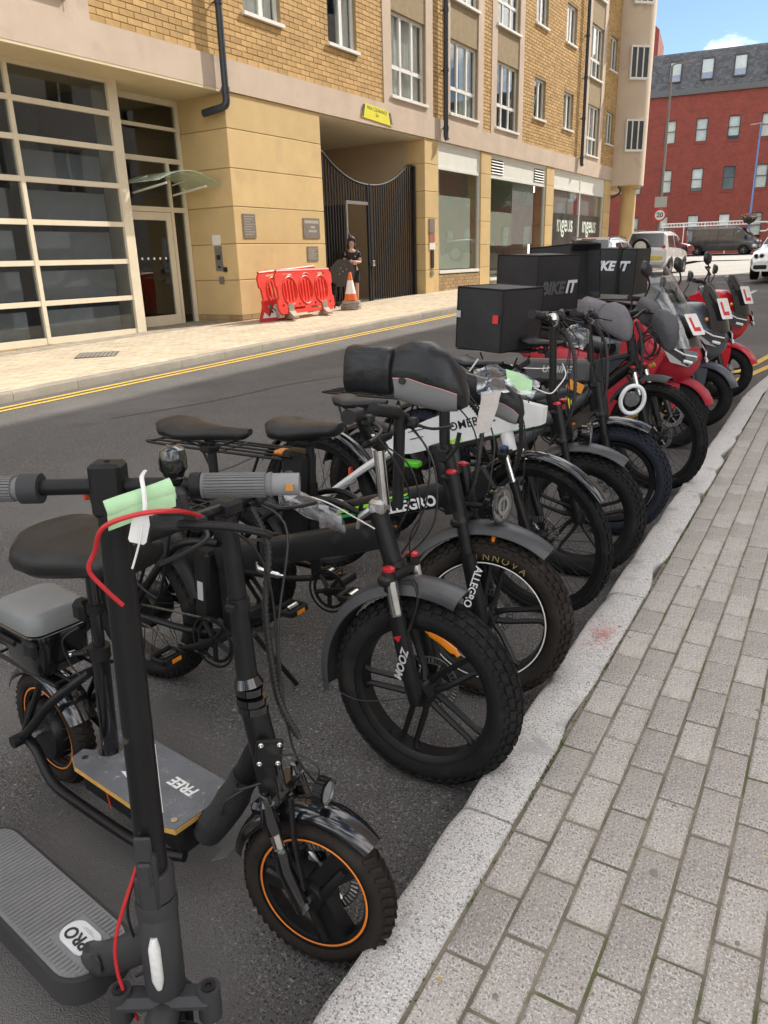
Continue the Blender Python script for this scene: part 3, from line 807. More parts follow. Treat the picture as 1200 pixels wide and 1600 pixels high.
# curved glass canopy
cv_ = []
for i in range(13):
    t = i / 12; y = 11.15 + 1.75 * t; z = 3.16 + 0.23 * math.sin(PI * t)
    cv_.append((y, z))
b = BB(); n = len(cv_)
for dz in (0, .014): b.v += [b.M @ Vector((xx, y, z + dz)) for xx in (-13.36, -12.25) for (y, z) in cv_]
b.f = [(i, i + 1, n + i + 1, n + i) for i in range(n - 1)] + [(2 * n + i, 3 * n + i, 3 * n + i + 1, 2 * n + i + 1) for i in range(n - 1)] + [(n + i, n + i + 1, 3 * n + i + 1, 3 * n + i) for i in range(n - 1)] + [(0, n, 3 * n, 2 * n), (n - 1, 3 * n - 1, 4 * n - 1, 2 * n - 1)]
def canopy_glass():
    m = mat('canopy_glass', (0.66, 0.75, 0.66), .12, 0, .05, 3, spec=.6); 
    nb = m.node_tree.nodes; ls = m.node_tree.links; pb = nb['Principled BSDF']; o = [q for q in nb if q.type == 'OUTPUT_MATERIAL'][0]
    tr = nb.new('ShaderNodeBsdfTransparent'); tr.inputs[0].default_value = (.85, .93, .85, 1); mx_ = nb.new('ShaderNodeMixShader'); mx_.inputs[0].default_value = .45
    ls.new(tr.outputs[0], mx_.inputs[1]); ls.new(pb.outputs[0], mx_.inputs[2]); ls.new(mx_.outputs[0], o.inputs[0]); return m
can = bpart('canopy', b, canopy_glass(), None, 40)
for y in (11.45, 12.55):
    b = BB(); b.tube([(-13.37, y, 3.02), (-12.35, y, 3.14)], .022, 8); b.tube([(-13.37, y, 3.22), (-12.9, y, 3.30)], .014, 8); bpart('bracket', b, M_WFRAME, can, 40)
# door-entry panel on the side of the pier
b = BB(); b.lim(-12.66, -12.44, 12.925, 12.938, 1.42, 1.94); pn_ = bpart('entry_panel', b, M_STEEL)
b = BB(); b.lim(-12.60, -12.50, 12.915, 12.925, 1.66, 1.76); b.lim(-12.58, -12.52, 12.915, 12.925, 1.48, 1.53); bpart('button', b, M_BLACKM, pn_)
b = BB(); b.lim(-12.70, -12.46, 12.928, 12.938, 1.97, 2.18); bpart('notice', b, M_WFRAME)
b = BB(); b.lim(-12.60, -12.45, 12.928, 12.938, 1.14, 1.30); bpart('switch_plate', b, M_STEEL)
b = BB(); b.lim(-12.42, -12.33, 12.90, 12.938, 1.40, 1.50); bpart('keypad', b, M_BLACKM)
# plaques on the pier
M_PLAQ = mat('grey_plaque', (0.22, 0.195, 0.165), .5, .3, .15, 14)
for (a, c, d, e, nl) in ((13.2, 13.6, 2.10, 2.60, 8), (15.32, 15.97, 2.11, 2.57, 3), (15.43, 15.86, 1.58, 1.92, 7)):
    b = BB(); b.lim(FX + .002, FX + .018, a, c, d, e); pq = bpart('plaque', b, M_PLAQ)
    t_ = BB()
    for i in range(nl):
        z = e - .05 - i * (e - d - .08) / nl
        if nl == 3: t_.lim(FX + .0181, FX + .020, a + .05, c - .05, e - .12, e - .05) if i == 0 else t_.lim(FX + .0181, FX + .020, a + .08 + .1 * i, c - .1 - .05 * i, d + .05 + .09 * i, d + .10 + .09 * i)
        else: t_.lim(FX + .0181, FX + .020, a + .04, c - .04 - .06 * (i % 3), z - .013, z)
    bpart('engraving', t_, mat('plaque_letters', (.40, .365, .30), .5), pq)
# gate passage
b = BB(); b.lim(-22, -13.41, 16.0, 16.19, .2, 4.94); bpart('passage_wall', b, mat('passage_wall', (.50, .375, .24), .9, 0, .06, 1))
b = BB(); b.lim(-22, -12.6, 21.20, 21.34, .2, 4.94); bpart('passage_wall', b, mat('passage_wall', (.50, .375, .24)))
b = BB(); b.lim(-22, -21.9, 16, 21.3, .2, 4.94); bpart('passage_wall', b, mat('passage_wall', (.50, .375, .24)))
b = BB(); b.lim(-22, FX - .05, 16.2, 21.35, 4.905, 4.946); bpart('passage_ceiling', b, mat('passage_ceiling', (.60, .54, .42), .9, 0, .05, 1))
b = BB(); b.lim(-22, -12.9, 16.2, 21.2, .2, .42); bpart('passage_floor', b, M_FPAVE)
# yellow height sign on the band
b = BB(); b.prism([(17.95, 5.08), (19.45, 5.02), (19.25, 5.36), (18.15, 5.42)], .02, T(FX + .047, 0, 0) @ MYZ)
sg = bpart('height_sign', b, mat('sign_yellow', (.75, .68, .03), .5, 0, .04, 4))
text('lettering', 'MAX CLEARANCE\n3m', .12, T(12 + FX + .0585, 18.7 - 15, 5.25 - gz(15)) @ Matrix.Rotation(rad(-2.3), 4, 'X') @ MYZ, M_BLACKM, sg)
for (ya, yb) in ((17.97, 18.16), (19.26, 19.44)):
    for i in range(2):
        o_ = i * .06; b = BB(); b.prism([(ya - .02 + o_ * 1.0, 5.09), (ya + .02 + o_, 5.09), (ya + .10 + o_, 5.38), (ya + .06 + o_, 5.38)] if ya < 18.5 else [(yb - .02 - o_, 5.05), (yb + .02 - o_, 5.05), (yb - .06 - o_, 5.33), (yb - .10 - o_, 5.33)], .002, T(FX + .0585, 0, 0) @ MYZ)
        bpart('hazard_stripe', b, M_BLACKM, sg)
# panels on the second pier
for (a, c, d, e, m_) in ((21.56, 21.9, 2.32, 2.72, M_PLAQ), (21.58, 21.9, 2.05, 2.29, mat('red_notice', (.35, .13, .10), .5)), (21.58, 21.92, 1.83, 2.02, M_FASCIA), (21.66, 21.84, 1.28, 1.80, M_BLACKM), (21.66, 21.82, 1.05, 1.2, M_STEEL)):
    b = BB(); b.lim(FX + .002, FX + .03, a, c, d, e); bpart('wall_panel', b, m_)
# shopfronts
def shop(y0, y1, zs, mull, louvres=(), brick_base=False):
    fb = BB(); x = FX - .10
    for (a, c) in ((y0, y0 + .06), (y1 - .06, y1)): fb.lim(x - .05, x + .05, a, c, zs, 4.945)
    for z, h_ in ((zs + .04, .05), (4.22, .045), (4.90, .04)): fb.lim(x - .049, x + .05 + (.06 if z < 2 else 0), y0 + .06, y1 - .06, z - h_, z + h_)
    for m_ in mull: fb.lim(x - .048, x + .048, m_ - .04, m_ + .04, zs + .09, 4.86)
    s_ = bpart('shopfront', fb, M_FASCIA)
    e_ = [y0 + .06] + [q for m_ in mull for q in (m_ - .04, m_ + .04)] + [y1 - .06]
    for a, c in zip(e_[::2], e_[1::2]):
        g_ = BB(); g_.lim(x - .012, x, a, c, zs + .09, 4.175); bpart('pane', g_, M_GLASS, s_)
        g_ = BB(); g_.lim(x - .02, x + .02, a, c, 4.265, 4.86); bpart('fascia_panel', g_, M_FASCIA, s_)
    for (a, c) in louvres:
        for i in range(5):
            g_ = BB(); g_.add([(x + .022, a, 4.36 + i * .095), (x + .022, c, 4.36 + i * .095), (x + .06, c, 4.32 + i * .095), (x + .06, a, 4.32 + i * .095), (x + .022, a, 4.376 + i * .095), (x + .022, c, 4.376 + i * .095), (x + .066, c, 4.334 + i * .095), (x + .066, a, 4.334 + i * .095)], [(0, 1, 2, 3), (7, 6, 5, 4), (3, 2, 6, 7), (0, 4, 5, 1), (0, 3, 7, 4), (1, 5, 6, 2)])
            bpart('louvre_slat', g_, M_FASCIA, s_)
        g_ = BB(); g_.lim(x + .0201, x + .0225, a, c, 4.31, 4.80); bpart('louvre_back', g_, M_BLACKM, s_)
    return s_
M_LFROST = mat('pale_green_blind', (.40, .44, .38), .9, 0, .06, 1.5)
s1 = shop(22.22, 25.23, 1.10, [])
plinth(22.22, 25.23, -12.3, FX - .01, 1.05)
s2 = shop(26.07, 31.35, 0.75, [], [(26.2, 27.2), (30.2, 31.2)])
s3 = shop(32.24, 39.15, 0.85, [35.7])
for (a, c, d, e, m_) in ((22.32, 24.75, 1.22, 3.45, M_LFROST), (26.2, 28.3, 1.95, 3.1, M_LFROST), (28.3, 30.4, 2.0, 4.15, M_BLIND), (32.4, 35.2, 2.9, 4.15, M_BLIND), (35.9, 38.7, 2.95, 4.15, M_BLIND)):
    b = BB(); b.lim(-12.18, -12.165, a, c, d, e); bpart('window_blind', b, m_)
b = BB(); b.lim(-16, -15.9, 22.2, 39.2, .3, 5); b.lim(-15.9, -12.2, 22.2, 39.2, 4.91, 4.945); b.lim(-15.9, -12.2, 22.2, 39.2, .45, .5); bpart('room_wall', b, mat('office_paint', (.50, .52, .46), .9))
M_VINYL = mat('pale_vinyl_lettering', (.72, .80, .74), .6)
for (yc) in (34.0, 37.35):
    b = BB(); b.lim(FX - .098, FX - .0965, yc - 1.62 + (.1 if yc > 36 else 0), yc + 1.6, 1.6, 3.26); bpart('dark_film', b, mat('dark_window_film', (.05, .055, .05), .3), s3)
    text('lettering', '\u0131ngeus', 1.0, T(12 + FX - .0935, yc - 15, 2.84 - gz(15)) @ MYZ @ S(.82, 1, 1), M_VINYL, s3, bold=.012)
# rounded corner tower at the far end
def tower_xy(n=14):
    P = [(FX - .3, 40.2)]
    for i in range(n + 1):
        a = rad(-90 + 90 * i / n); P.append((-12.0 + 1.2 * math.cos(a), 41.3 + 1.1 * math.sin(a)))
    P += [(-10.86, 41.8), (-11.1, 42.4), (-12.4, 44.4), (-14.5, 46.0), (-16, 46.0), (-16, 40.2)]
    return P
b = BB(); P = tower_xy(); n = len(P)
b.v = [b.M @ Vector((p[0], p[1], z)) for z in (4.75, TOPZ + 1) for p in P]
b.f = [(i, (i + 1) % n, n + (i + 1) % n, n + i) for i in range(n)] + [tuple(reversed(range(n))), tuple(range(n, 2 * n))]
tw = bpart('corner_tower', b, M_RENDER, None, 50)
for dz in (0, 3.1, 6.2):
    M_ = T(-11.12, 40.50, 6.95 + dz) @ RZ(-45) @ S(1, .64, 1)     # on the curve, facing the street
    f = BB(); f.M = f.M @ M_
    f.lim(-.1, .05, -.75, .75, -.72, -.62); f.lim(-.1, .05, -.75, .75, .62, .70)
    for y in (-.71, -.25, .25, .71): f.lim(-.1, .048, y - .045, y + .045, -.62, .62)
    wo_ = bpart('window', f, M_WFRAME, tw)
    for (a, c) in ((-.665, -.295), (-.205, .205), (.295, .665)):
        g_ = BB(); g_.M = g_.M @ M_; g_.lim(-.06, .01, a, c, -.62, .62); bpart('pane', g_, mat('dark_pane', (.035, .045, .05), .05, 0, .2, 3, spec=.7), tw)
b = BB(); b.lathe([(.36, gz(42)), (.36, 2.4), (.365, 2.41), (.36, 2.42), (.36, 4.75)], T(-11.45, 41.4, 0), 24); b.lathe([(.5, 4.62), (.5, 4.76)], T(-11.45, 41.4, 0), 24)
bpart('column', b, M_PIER, None, 40)
b = BB(); b.lim(-16, -12.3, 40.3, 44, 4.60, 4.745); bpart('soffit', b, M_SOFFIT)
b = BB(); b.lim(-16.2, -16, 40.2, 46, .4, 4.7); bpart('wall', b, M_RENDER)
b = BB(); b.tube(cr([(-11.7, 40.3, 4.70), (-11.6, 40.35, 4.55), (-11.62, 40.3, 4.38), (-11.95, 40.25, 4.2), (-12.3, 40.25, 4.1)], 4), .05, 8); bpart('downpipe', b, M_PIPE, None, 40)

# ------------------------------------------------------------------ gate
gate = thing('metal_gate', 'tall black steel double gate with dipped top rail and open wicket door', 'gate', (-12.3, 18.7, gz(18.7)))
gz0 = gz(18.7)
M_GATE = mat('gate_paint', (0.022, 0.023, 0.026), .35, .2, .2, 8)
def gtop(y):
    t = min(1, abs(y) / 2.1); return 3.10 + 0.66 * (t ** 2.2)
def G(): return MB()
for sgn in (-1, 1):
    b = G(); pts = [(0, sgn * (.03 + i * .12), gtop(.03 + i * .12)) for i in range(21)]
    b.tube(pts, .035, 8); part('top_rail', b, M_GATE, gate)
    b = G(); b.lim(-.03, .03, min(sgn * .02, sgn * .09), max(sgn * .02, sgn * .09), -.06, gtop(0)); part('meeting_stile', b, M_GATE, gate)
    b = G(); b.lim(-.05, .05, min(sgn * 2.42, sgn * 2.52), max(sgn * 2.42, sgn * 2.52), -.06, gtop(2.4)); part('hanging_post', b, M_GATE, gate)
b = G(); b.lim(-.028, .028, .09, 2.42, -.02, .06); part('bottom_rail', b, M_STEEL, gate)
b = G(); b.lim(-.028, .028, -2.42, -1.12, -.02, .06); part('bottom_rail', b, M_GATE, gate)
k = 0
for i in range(1, 20):
    y = i * .122
    for sgn in (-1, 1):
        lo = .06
        if sgn < 0 and .1 < y < 1.1: lo = 2.64
        b = G(); b.lim(-.014, .014, sgn * y - .016, sgn * y + .016, lo, gtop(y)); part('bar', b, M_GATE, gate)
b = G(); b.lim(-.03, .03, -1.12, -.09, 2.58, 2.66); b.lim(-.029, .029, -1.13, -1.07, .06, 2.58); part('wicket_frame', b, M_STEEL, gate)
b = G(); b.cbox((.05, .05, 1.05), (.09, .1, .16), .01); b.tube([(.05, .05, 1.0), (.12, .05, 1.0), (.12, -.06, 1.0)], .012, 8); part('lock', b, M_STEEL, gate)
b = G(); b.lim(-.9, -.02, -1.13, -1.09, .06, 2.56); part('wicket_door', b, M_GATE, gate, label='narrow wicket door swung open inward')

# ------------------------------------------------------------------ red plastic barriers, cone, signs by the pier
M_RED = mat('red_barrier_plastic', (0.68, 0.045, 0.03), .45, 0, .10, 5, .05, 60, dirt=.12)
M_FOOT = mat('dusty_rubber_foot', (0.46, 0.39, 0.30), .9, 0, .2, 10)
def barrier(label, loc, rot):
    o = thing('plastic_barrier', label, 'barrier', loc, rot, 'red road barriers stacked against the pier')
    W_, H_ = 2.05, 0.98
    hl = []
    for cx in (-.57, 0, .57):                    # three lens-shaped groups of slots
        for q in (-.16, -.055, .055, .16):
            hh = .25 * math.sqrt(max(0.05, 1 - (q / .25) ** 2))
            hl.append([(cx + q + .038 * math.cos(2 * PI * k / 10), .53 + hh * math.copysign(abs(math.sin(2 * PI * k / 10)) ** .6, math.sin(2 * PI * k / 10))) for k in range(10)])
    hl.append(rrect(1.5, .045, .02, 3, 0, .88)); 
    for cx in (-.42, .42): hl.append(rrect(.62, .05, .02, 3, cx, .155))
    for cx in (-.86, -.29, .29, .86): hl.append(rrect(.07, .05, .02, 3, cx, .235))
    out = [(-W_ / 2 + .1, .05), (W_ / 2 - .1, .05), (W_ / 2, .14), (W_ / 2, .35), (W_ / 2 - .05, .38), (W_ / 2 - .05, .62), (W_ / 2, .65), (W_ / 2, .85), (W_ / 2 - .1, .97), (-W_ / 2 + .1, .97), (-W_ / 2, .85), (-W_ / 2, .65), (-W_ / 2 + .05, .62), (-W_ / 2 + .05, .38), (-W_ / 2, .35), (-W_ / 2, .14)]
    b = MB(); b.plate(out, hl, .05, RX(90)); part('panel', b, M_RED, o)
    for cx in (-.57, 0, .57):
        b = MB(); b.tube([(cx + .245 * math.cos(a), -.028, .53 + .30 * math.sin(a)) for a in [2 * PI * k / 24 for k in range(25)]], .018, 6); part('rib', b, M_RED, o)
    b = MB(); b.tube([(-.95, 0, .955), (.95, 0, .955)], .035, 8); part('top_rail', b, M_RED, o)
    for cx in (-.62, .62):
        b = MB(); b.prism([(-.30, -.16), (.30, -.16), (.30, -.11), (.07, .0), (.05, .16), (-.05, .16), (-.07, .0), (-.30, -.11)], .13, T(cx, -.02, .1) @ RZ(58) @ RX(90)); part('foot', b, M_FOOT, o)
    return o
barrier('red plastic barrier leaning in front, its dusty feet on the pavement', (-10.95, 14.0, gz(14) + .12), (-6, 0, 90))
barrier('red plastic barrier behind, tilted against the stone pier', (-11.28, 13.95, gz(14) + .15), (-9, -3, 88))
tri = thing('road_works_sign', 'red-bordered triangular road works sign leaning on the barriers', 'sign', (-11.25, 13.15, gz(13) + .05), (-16, 0, 78))
b = MB(); b.prism([(-.42, 0), (.42, 0), (.04, .72), (-.04, .72)], .012, RX(90)); part('plate', b, mat('sign_red', (.52, .03, .035), .5), tri)
b = MB(); b.prism([(-.30, .07), (.30, .07), (0, .59)], .014, RX(90)); part('face', b, mat('sign_white', (.72, .72, .70), .5), tri)
b = MB(); b.tube([(-.02, -.008, .36), (-.06, -.008, .25), (.0, -.008, .18)], .028, 6); b.tube([(-.06, -.008, .25), (-.12, -.008, .10)], .022, 6); b.tube([(0, -.008, .30), (.10, -.008, .20), (.16, -.008, .12)], .014, 6); b.ico((-.01, -.008, .42), .03, None, 1, (1, .3, 1)); b.prism([(.06, .09), (.22, .09), (.15, .17)], .004, T(0, -.009, 0) @ RX(90)); part('symbol', b, M_BLACKM, tri)
octs = thing('octagonal_sign', 'dark octagonal sign seen from its back beside the traffic cone', 'sign', (-11.62, 16.35, gz(16.35) + .04), (0, 0, 58))
b = MB(); b.prism([(.36 * math.cos(rad(22.5 + 45 * k)), .36 * math.sin(rad(22.5 + 45 * k))) for k in range(8)], .014, T(0, 0, .86) @ RX(97)); part('plate', b, mat('dark_sign_back', (.06, .055, .05), .6, .2, .2, 8), octs)
b = MB()
for sx in (-.26, .26): b.tube([(sx, .0, .0), (sx * .6, .03, .7)], .018, 6)
b.tube([(0, .35, 0), (0, .05, .75)], .018, 6); part('stand', b, M_BLACKM, octs)
for (u, v_) in ((-.06, .98), (.1, .95), (.0, .9), (-.1, .84)): b = MB(); b.lathe([(0, 0), (.018, 0), (.018, .01), (0, .012)], T(u, -.03, v_) @ RX(90), 8); part('bolt', b, M_STEEL, octs)
cone = thing('traffic_cone', 'orange and white traffic cone on stacked grey bases by the gate', 'cone', (-11.15, 16.0, gz(16) + .04), (0, 0, 12))
M_ORANGE = mat('cone_orange', (.72, .13, .02), .5, 0, .08, 8, dirt=.15)
b = MB(); b.lathe([(.17, .22), (.135, .38)], None, 20); part('lower_band', b, M_ORANGE, cone)
b = MB(); b.lathe([(.136, .38), (.068, .70)], None, 20); part('reflective_sleeve', b, mat('cone_white', (.75, .73, .70), .5, 0, .06, 10, dirt=.1), cone)
b = MB(); b.lathe([(.068, .70), (.032, .88), (.024, .89), (0, .89)], None, 20); part('tip', b, M_ORANGE, cone)
M_BASE = mat('dusty_cone_base', (.30, .27, .23), .9, 0, .2, 8)
for i in range(3):
    b = MB(); b.prism(rrect(.44 + .03 * (i % 2), .44, .08, 4), .06, T(.01 * i, -.015 * i, .04 + i * .068) @ RZ(9 * i)); part('base', b, M_BASE, cone)
# ------------------------------------------------------------------ bicycle parts
M_TYRE = mat('tyre_rubber', (0.013, 0.0125, 0.0125), 0.7, 0, 0.25, 7, 0.25, 140, spec=0.12, speck=[(9, 0.56, 0.2, (0.026, 0.024, 0.022))])
M_TYRE_BR = mat('dusty_tyre_rubber', (0.021, 0.017, 0.0145), 0.7, 0, 0.25, 7, 0.25, 140, spec=0.14, speck=[(7, 0.52, 0.2, (0.036, 0.030, 0.025))])
M_TYRE_BL = mat('blue_black_tyre_rubber', (0.014, 0.016, 0.024), 0.7, 0, 0.2, 7, 0.2, 140, spec=0.16)
M_BLK = mat('matt_black_paint', (0.0095, 0.0095, 0.010), 0.36, 0, 0.18, 9, 0.06, 220, spec=0.26, speck=[(14, 0.66, 0.08, (0.025, 0.024, 0.022))])
M_BLK2 = mat('satin_black_plastic', (0.012, 0.012, 0.0125), 0.42, 0, 0.2, 14, 0.15, 260, spec=0.24)
M_GLOSS = mat('gloss_black_plastic', (0.007, 0.007, 0.008), 0.14, 0, 0.2, 6, coat=0.6, spec=0.6)
M_CHROME = mat('scratched_chrome', (0.62, 0.61, 0.59), 0.22, 1.0, 0.1, 18)
M_ALU = mat('worn_aluminium', (0.42, 0.42, 0.42), 0.38, 1.0, 0.15, 18)
M_LEATHER = mat('black_saddle_vinyl', (0.015, 0.0145, 0.0145), 0.32, 0, 0.2, 8, 0.25, 320, spec=0.34)
M_GUARD = mat('dark_grey_mudguard', (0.042, 0.043, 0.046), 0.42, 0, 0.15, 7, 0.05, 120, spec=0.5, dirt=.12)
M_CABLE = mat('cable_rubber', (0.014, 0.014, 0.014), 0.5, 0, 0.2, 30)
M_ORG = mat('amber_reflector', (0.75, 0.22, 0.01), 0.2, 0, 0.12, 60, spec=0.7)
M_REDP = mat('red_anodised', (0.50, 0.02, 0.03), 0.3, 0.3, 0.1, 20)
M_REFL_R = mat('red_reflector', (0.60, 0.06, 0.02), 0.2, 0, 0.1, 50, spec=0.7)
M_WHT = mat('white_print', (0.74, 0.74, 0.72), 0.5, 0, 0.05, 20)
M_GREYP = mat('grey_print', (0.42, 0.42, 0.42), 0.5, 0, 0.05, 20)
M_PLASTIC_CLEAR = glass_mat('clear_plastic', (0.84, 0.87, 0.92), 4.5, .12)
M_GREEN_PAPER = mat('green_paper', (0.40, 0.62, 0.36), 0.8, 0, 0.08, 20, .2, 60)
M_TIE = mat('white_nylon_tie', (0.72, 0.71, 0.68), 0.5, 0, 0.05, 30)
M_BOARD = mat('griptape_grey', (0.14, 0.145, 0.155), 0.75, 0, 0.2, 9, 0.5, 380, speck=[(12, 0.60, 0.12, (0.21, 0.21, 0.215)), (40, 0.66, .05, (.3, .3, .3))])
M_PLY = mat('plywood_edge', (0.55, 0.30, 0.07), 0.6, 0, 0.15, 30)
M_DARKGLASS = mat('lamp_lens', (0.10, 0.105, 0.11), 0.08, 0.2, 0.3, 60, coat=1.0)

def tyre_mesh(r, w, knob, M, nk=48):
    b = MB(M)
    rc = r - w * 0.47; hr = r - rc - (.005 if knob else 0); prof = []
    for k in range(17):
        a = rad(-128 + 256 * k / 16)
        prof.append((rc + hr * math.cos(a), w / 2 * 0.97 * math.sin(a) * (1.06 if abs(a) > 1.2 else 1)))
    b.lathe(prof, AXY, 64)
    if knob:
        rows = {'fat': [(-17, 0), (17, .5), (-43, .5), (43, 0), (-62, .1), (62, .6)], 'mtb': [(-18, 0), (18, .5), (-55, .25), (55, .75)], 'road': []}[knob]
        for (deg, off) in rows:
            a = rad(deg)
            for j in range(nk):
                th = 2 * PI * (j + off) / nk
                rr = rc + hr * math.cos(a); yy = w / 2 * .97 * math.sin(a)
                ln = 2 * PI * rr / nk * (.66 if abs(deg) < 60 else .45); wd = w * (.17 if abs(deg) < 60 else .11)
                Mk = RY(-math.degrees(th)) @ T(rr, yy, 0) @ RZ(deg)
                b.box((.001, 0, 0), (.010, wd, ln), Mk)
        if knob == 'road':                        # slanted tread bars of the small pneumatic tyre
            for j in range(48):
                th = 360 * j / 48
                for sg in (-1, 1):
                    b.box((0, 0, 0), (.006, w * .40, .009), RY(-th - sg * 2) @ T(rc + hr * .90, sg * w * .26, 0) @ RZ(sg * 34) @ RX(sg * 24))
    return b

def wheel(root, M, r, w, kind, knob='fat', tyre=None, line=None, rim_m=None, rotor=None, hub_r=.03, nspk=5, phase=0):
    """wheel mesh with tyre, hub, rotor and rim line as sub-parts; axle along local y, centred on M"""
    tyre = tyre or M_TYRE; rim_m = rim_m or M_BLK
    ri = r - w * 0.80 if kind != 'spoke' else r - w * 0.95
    wr = w * 0.36
    b = MB(M)
    b.lathe([(ri - .012, -wr * .7), (ri + .004, -wr), (ri + .014, -wr * 1.05), (ri + .014, -wr * .85), (ri + .002, -wr * .7), (ri + .002, wr * .7), (ri + .014, wr * .85), (ri + .014, wr * 1.05), (ri + .004, wr), (ri - .012, wr * .7)], AXY, 56, True)
    if kind == 'mag':
        for k in range(nspk):
            for s_ in (-1, 1):
                o = s_ * .021
                b.tube([(hub_r * .6, o * .35, o * .45), (hub_r + .04, 0, o), (ri - .03, 0, o * 1.05), (ri - .004, 0, o * 1.7)], [.013, .010, .009, .015], 6, True, RY(-(phase + 360 * k / nspk)), (1, 1))
        b.lathe([(0, -.05), (hub_r, -.05), (hub_r * 1.25, -.03), (hub_r * 1.25, .03), (hub_r, .05), (0, .05)], AXY, 20)
    elif kind == 'tri':                           # three broad cast spokes
        for k in range(3):
            b.loft([[(hub_r * .3, y, z) for y, z in ((-.030, -.034), (.030, -.034), (.030, .034), (-.030, .034))],
                    [(ri * .5, y, z) for y, z in ((-.022, -.026), (.022, -.03), (.022, .026), (-.022, .03))],
                    [(ri - .002, y, z) for y, z in ((-.020, -.040), (.020, -.048), (.020, .048), (-.020, .040))]], True, True, RY(-(phase + 120 * k)))
            b.tube([(hub_r, -.034, -.012), (ri * .85, -.026, -.010)], .009, 6, True, RY(-(phase + 120 * k)))
        b.lathe([(0, -.045), (hub_r, -.045), (hub_r * 1.2, -.03), (hub_r * 1.2, .03), (hub_r, .045), (0, .045)], AXY, 20)
    elif kind == 'spoke':
        b.lathe([(0, -.045), (hub_r * .6, -.045), (hub_r, -.034), (hub_r, -.03), (hub_r * .6, -.02), (hub_r * .6, .02), (hub_r, .03), (hub_r, .034), (0, .045)], AXY, 20)
        for k in range(36):
            a = 2 * PI * k / 36; s_ = 1 if k % 2 else -1; a2 = a + (.55 if (k // 2) % 2 else -.55)
            b.tube([(hub_r * math.cos(a2), s_ * .032, hub_r * math.sin(a2)), ((ri - .008) * math.cos(a), 0, (ri - .008) * math.sin(a))], .0013, 4, False)
    elif kind == 'motor':                         # solid hub motor with short spokes
        b.lathe([(0, -.05), (hub_r * .9, -.05), (hub_r, -.035), (hub_r, .035), (hub_r * .9, .05), (0, .05)], AXY, 28)
        for k in range(30):
            a = 2 * PI * k / 30; s_ = 1 if k % 2 else -1
            b.tube([(hub_r * math.cos(a), s_ * .03, hub_r * math.sin(a)), ((ri - .008) * math.cos(a + .2 * (1 if k % 4 < 2 else -1)), 0, (ri - .008) * math.sin(a + .2 * (1 if k % 4 < 2 else -1)))], .0016, 4, False)
    wo = part('wheel', b, rim_m, root, 45)
    t = tyre_mesh(r, w, knob, M); part('tyre', t, tyre, wo, 45)
    b = MB(M); b.cyl((0, -.075, 0), (0, .075, 0), .008, 8); b.cyl((0, -.078, 0), (0, -.066, 0), .014, 6); part('axle', b, M_ALU, wo)
    if line:
        b = MB(M)
        for s_ in (-1, 1):
            rl, wl = line[1], line[2]
            b.lathe([(rl - wl, s_ * line[3]), (rl, s_ * (line[3] + .0012)), (rl + wl, s_ * line[3])], AXY, 64)
        part('rim_line', b, line[0], wo, 0)
    if rotor is not None:
        b = MB(M)
        for k in range(40):
            a = 2 * PI * k / 40
            b.box((.074, rotor, 0), (.022, .002, .0065), RY(-9 * k))
        b.lathe([(.083, rotor - .001), (.087, rotor - .001), (.087, rotor + .001), (.083, rotor + .001)], AXY, 40, True); b.lathe([(.062, rotor - .001), (.066, rotor - .001), (.066, rotor + .001), (.062, rotor + .001)], AXY, 40, True)
        for k in range(6): b.tube([(.022, rotor, 0), (.064, rotor, .012)], .004, 4, True, RY(60 * k))
        part('disc_rotor', b, M_ALU, wo, 30)
        c = MB(M); c.cbox((-.072, rotor * 1.05, .045), (.045, .04, .05), .008); c.cbox((-.062, rotor * 1.05, .02), (.02, .03, .03), .005); part('brake_caliper', c, M_BLK2, wo)
    return wo

def fender(root, M, r, w, a0, a1, m, th=.003, drop=.018, taper=0):
    """curved mudguard round the wheel between angles (degrees, 0 = forward, 90 = up)"""
    b = MB(M); n = 22; rings = []
    for i in range(n + 1):
        t = i / n; a = rad(a0 + (a1 - a0) * t); hw = w / 2 * (1 - taper * abs(2 * t - 1) ** 4)
        pr = [(-1, -drop), (-.82, -.004), (-.4, .004), (0, .007), (.4, .004), (.82, -.004), (1, -drop)]
        o = [(r + q[1], hw * q[0]) for q in pr] + [(r + q[1] - th, hw * q[0] * .97) for q in reversed(pr)]
        rings.append([Vector((q[0] * math.cos(a), q[1], q[0] * math.sin(a))) for q in o])
    b.loft(rings, True, True)
    return part('mudguard', b, m, root, 50)

def saddle(root, x, z, ln=.27, wd=.09, m=None, tilt=0, nose=.022, thick=.055, name='saddle'):
    b = MB(T(x, 0, z) @ RY(-tilt)); rings = []
    for i in range(13):
        t = i / 12                                  # 0 nose .. 1 tail
        hw = nose + (wd - nose) * (1 / (1 + math.exp(-11 * (t - .52))))
        if i == 0: hw *= .55
        if i == 12: hw *= .78
        zz = .006 + .012 * t * t + (.010 if t > .8 else 0)
        h = thick * (.55 + .45 * t); 
        if i in (0, 12): h *= .6
        rings.append(ring((ln * (.5 - t), 0, zz - h / 2), hw, h / 2, 18, 2.35))
    b.loft(rings)
    o = part(name, b, m or M_LEATHER, root, 60)
    r_ = MB(T(x, 0, z) @ RY(-tilt))
    for s_ in (-1, 1): r_.tube(cr([(ln * .35, s_ * .012, -.03), (ln * .1, s_ * .022, -.058), (-ln * .1, s_ * .022, -.058), (-ln * .3, s_ * .045, -.03)], 4), .0035, 6)
    r_.cbox((-.01, 0, -.066), (.05, .05, .03), .006)
    part('saddle_rail', r_, M_BLK2, o)
    return o

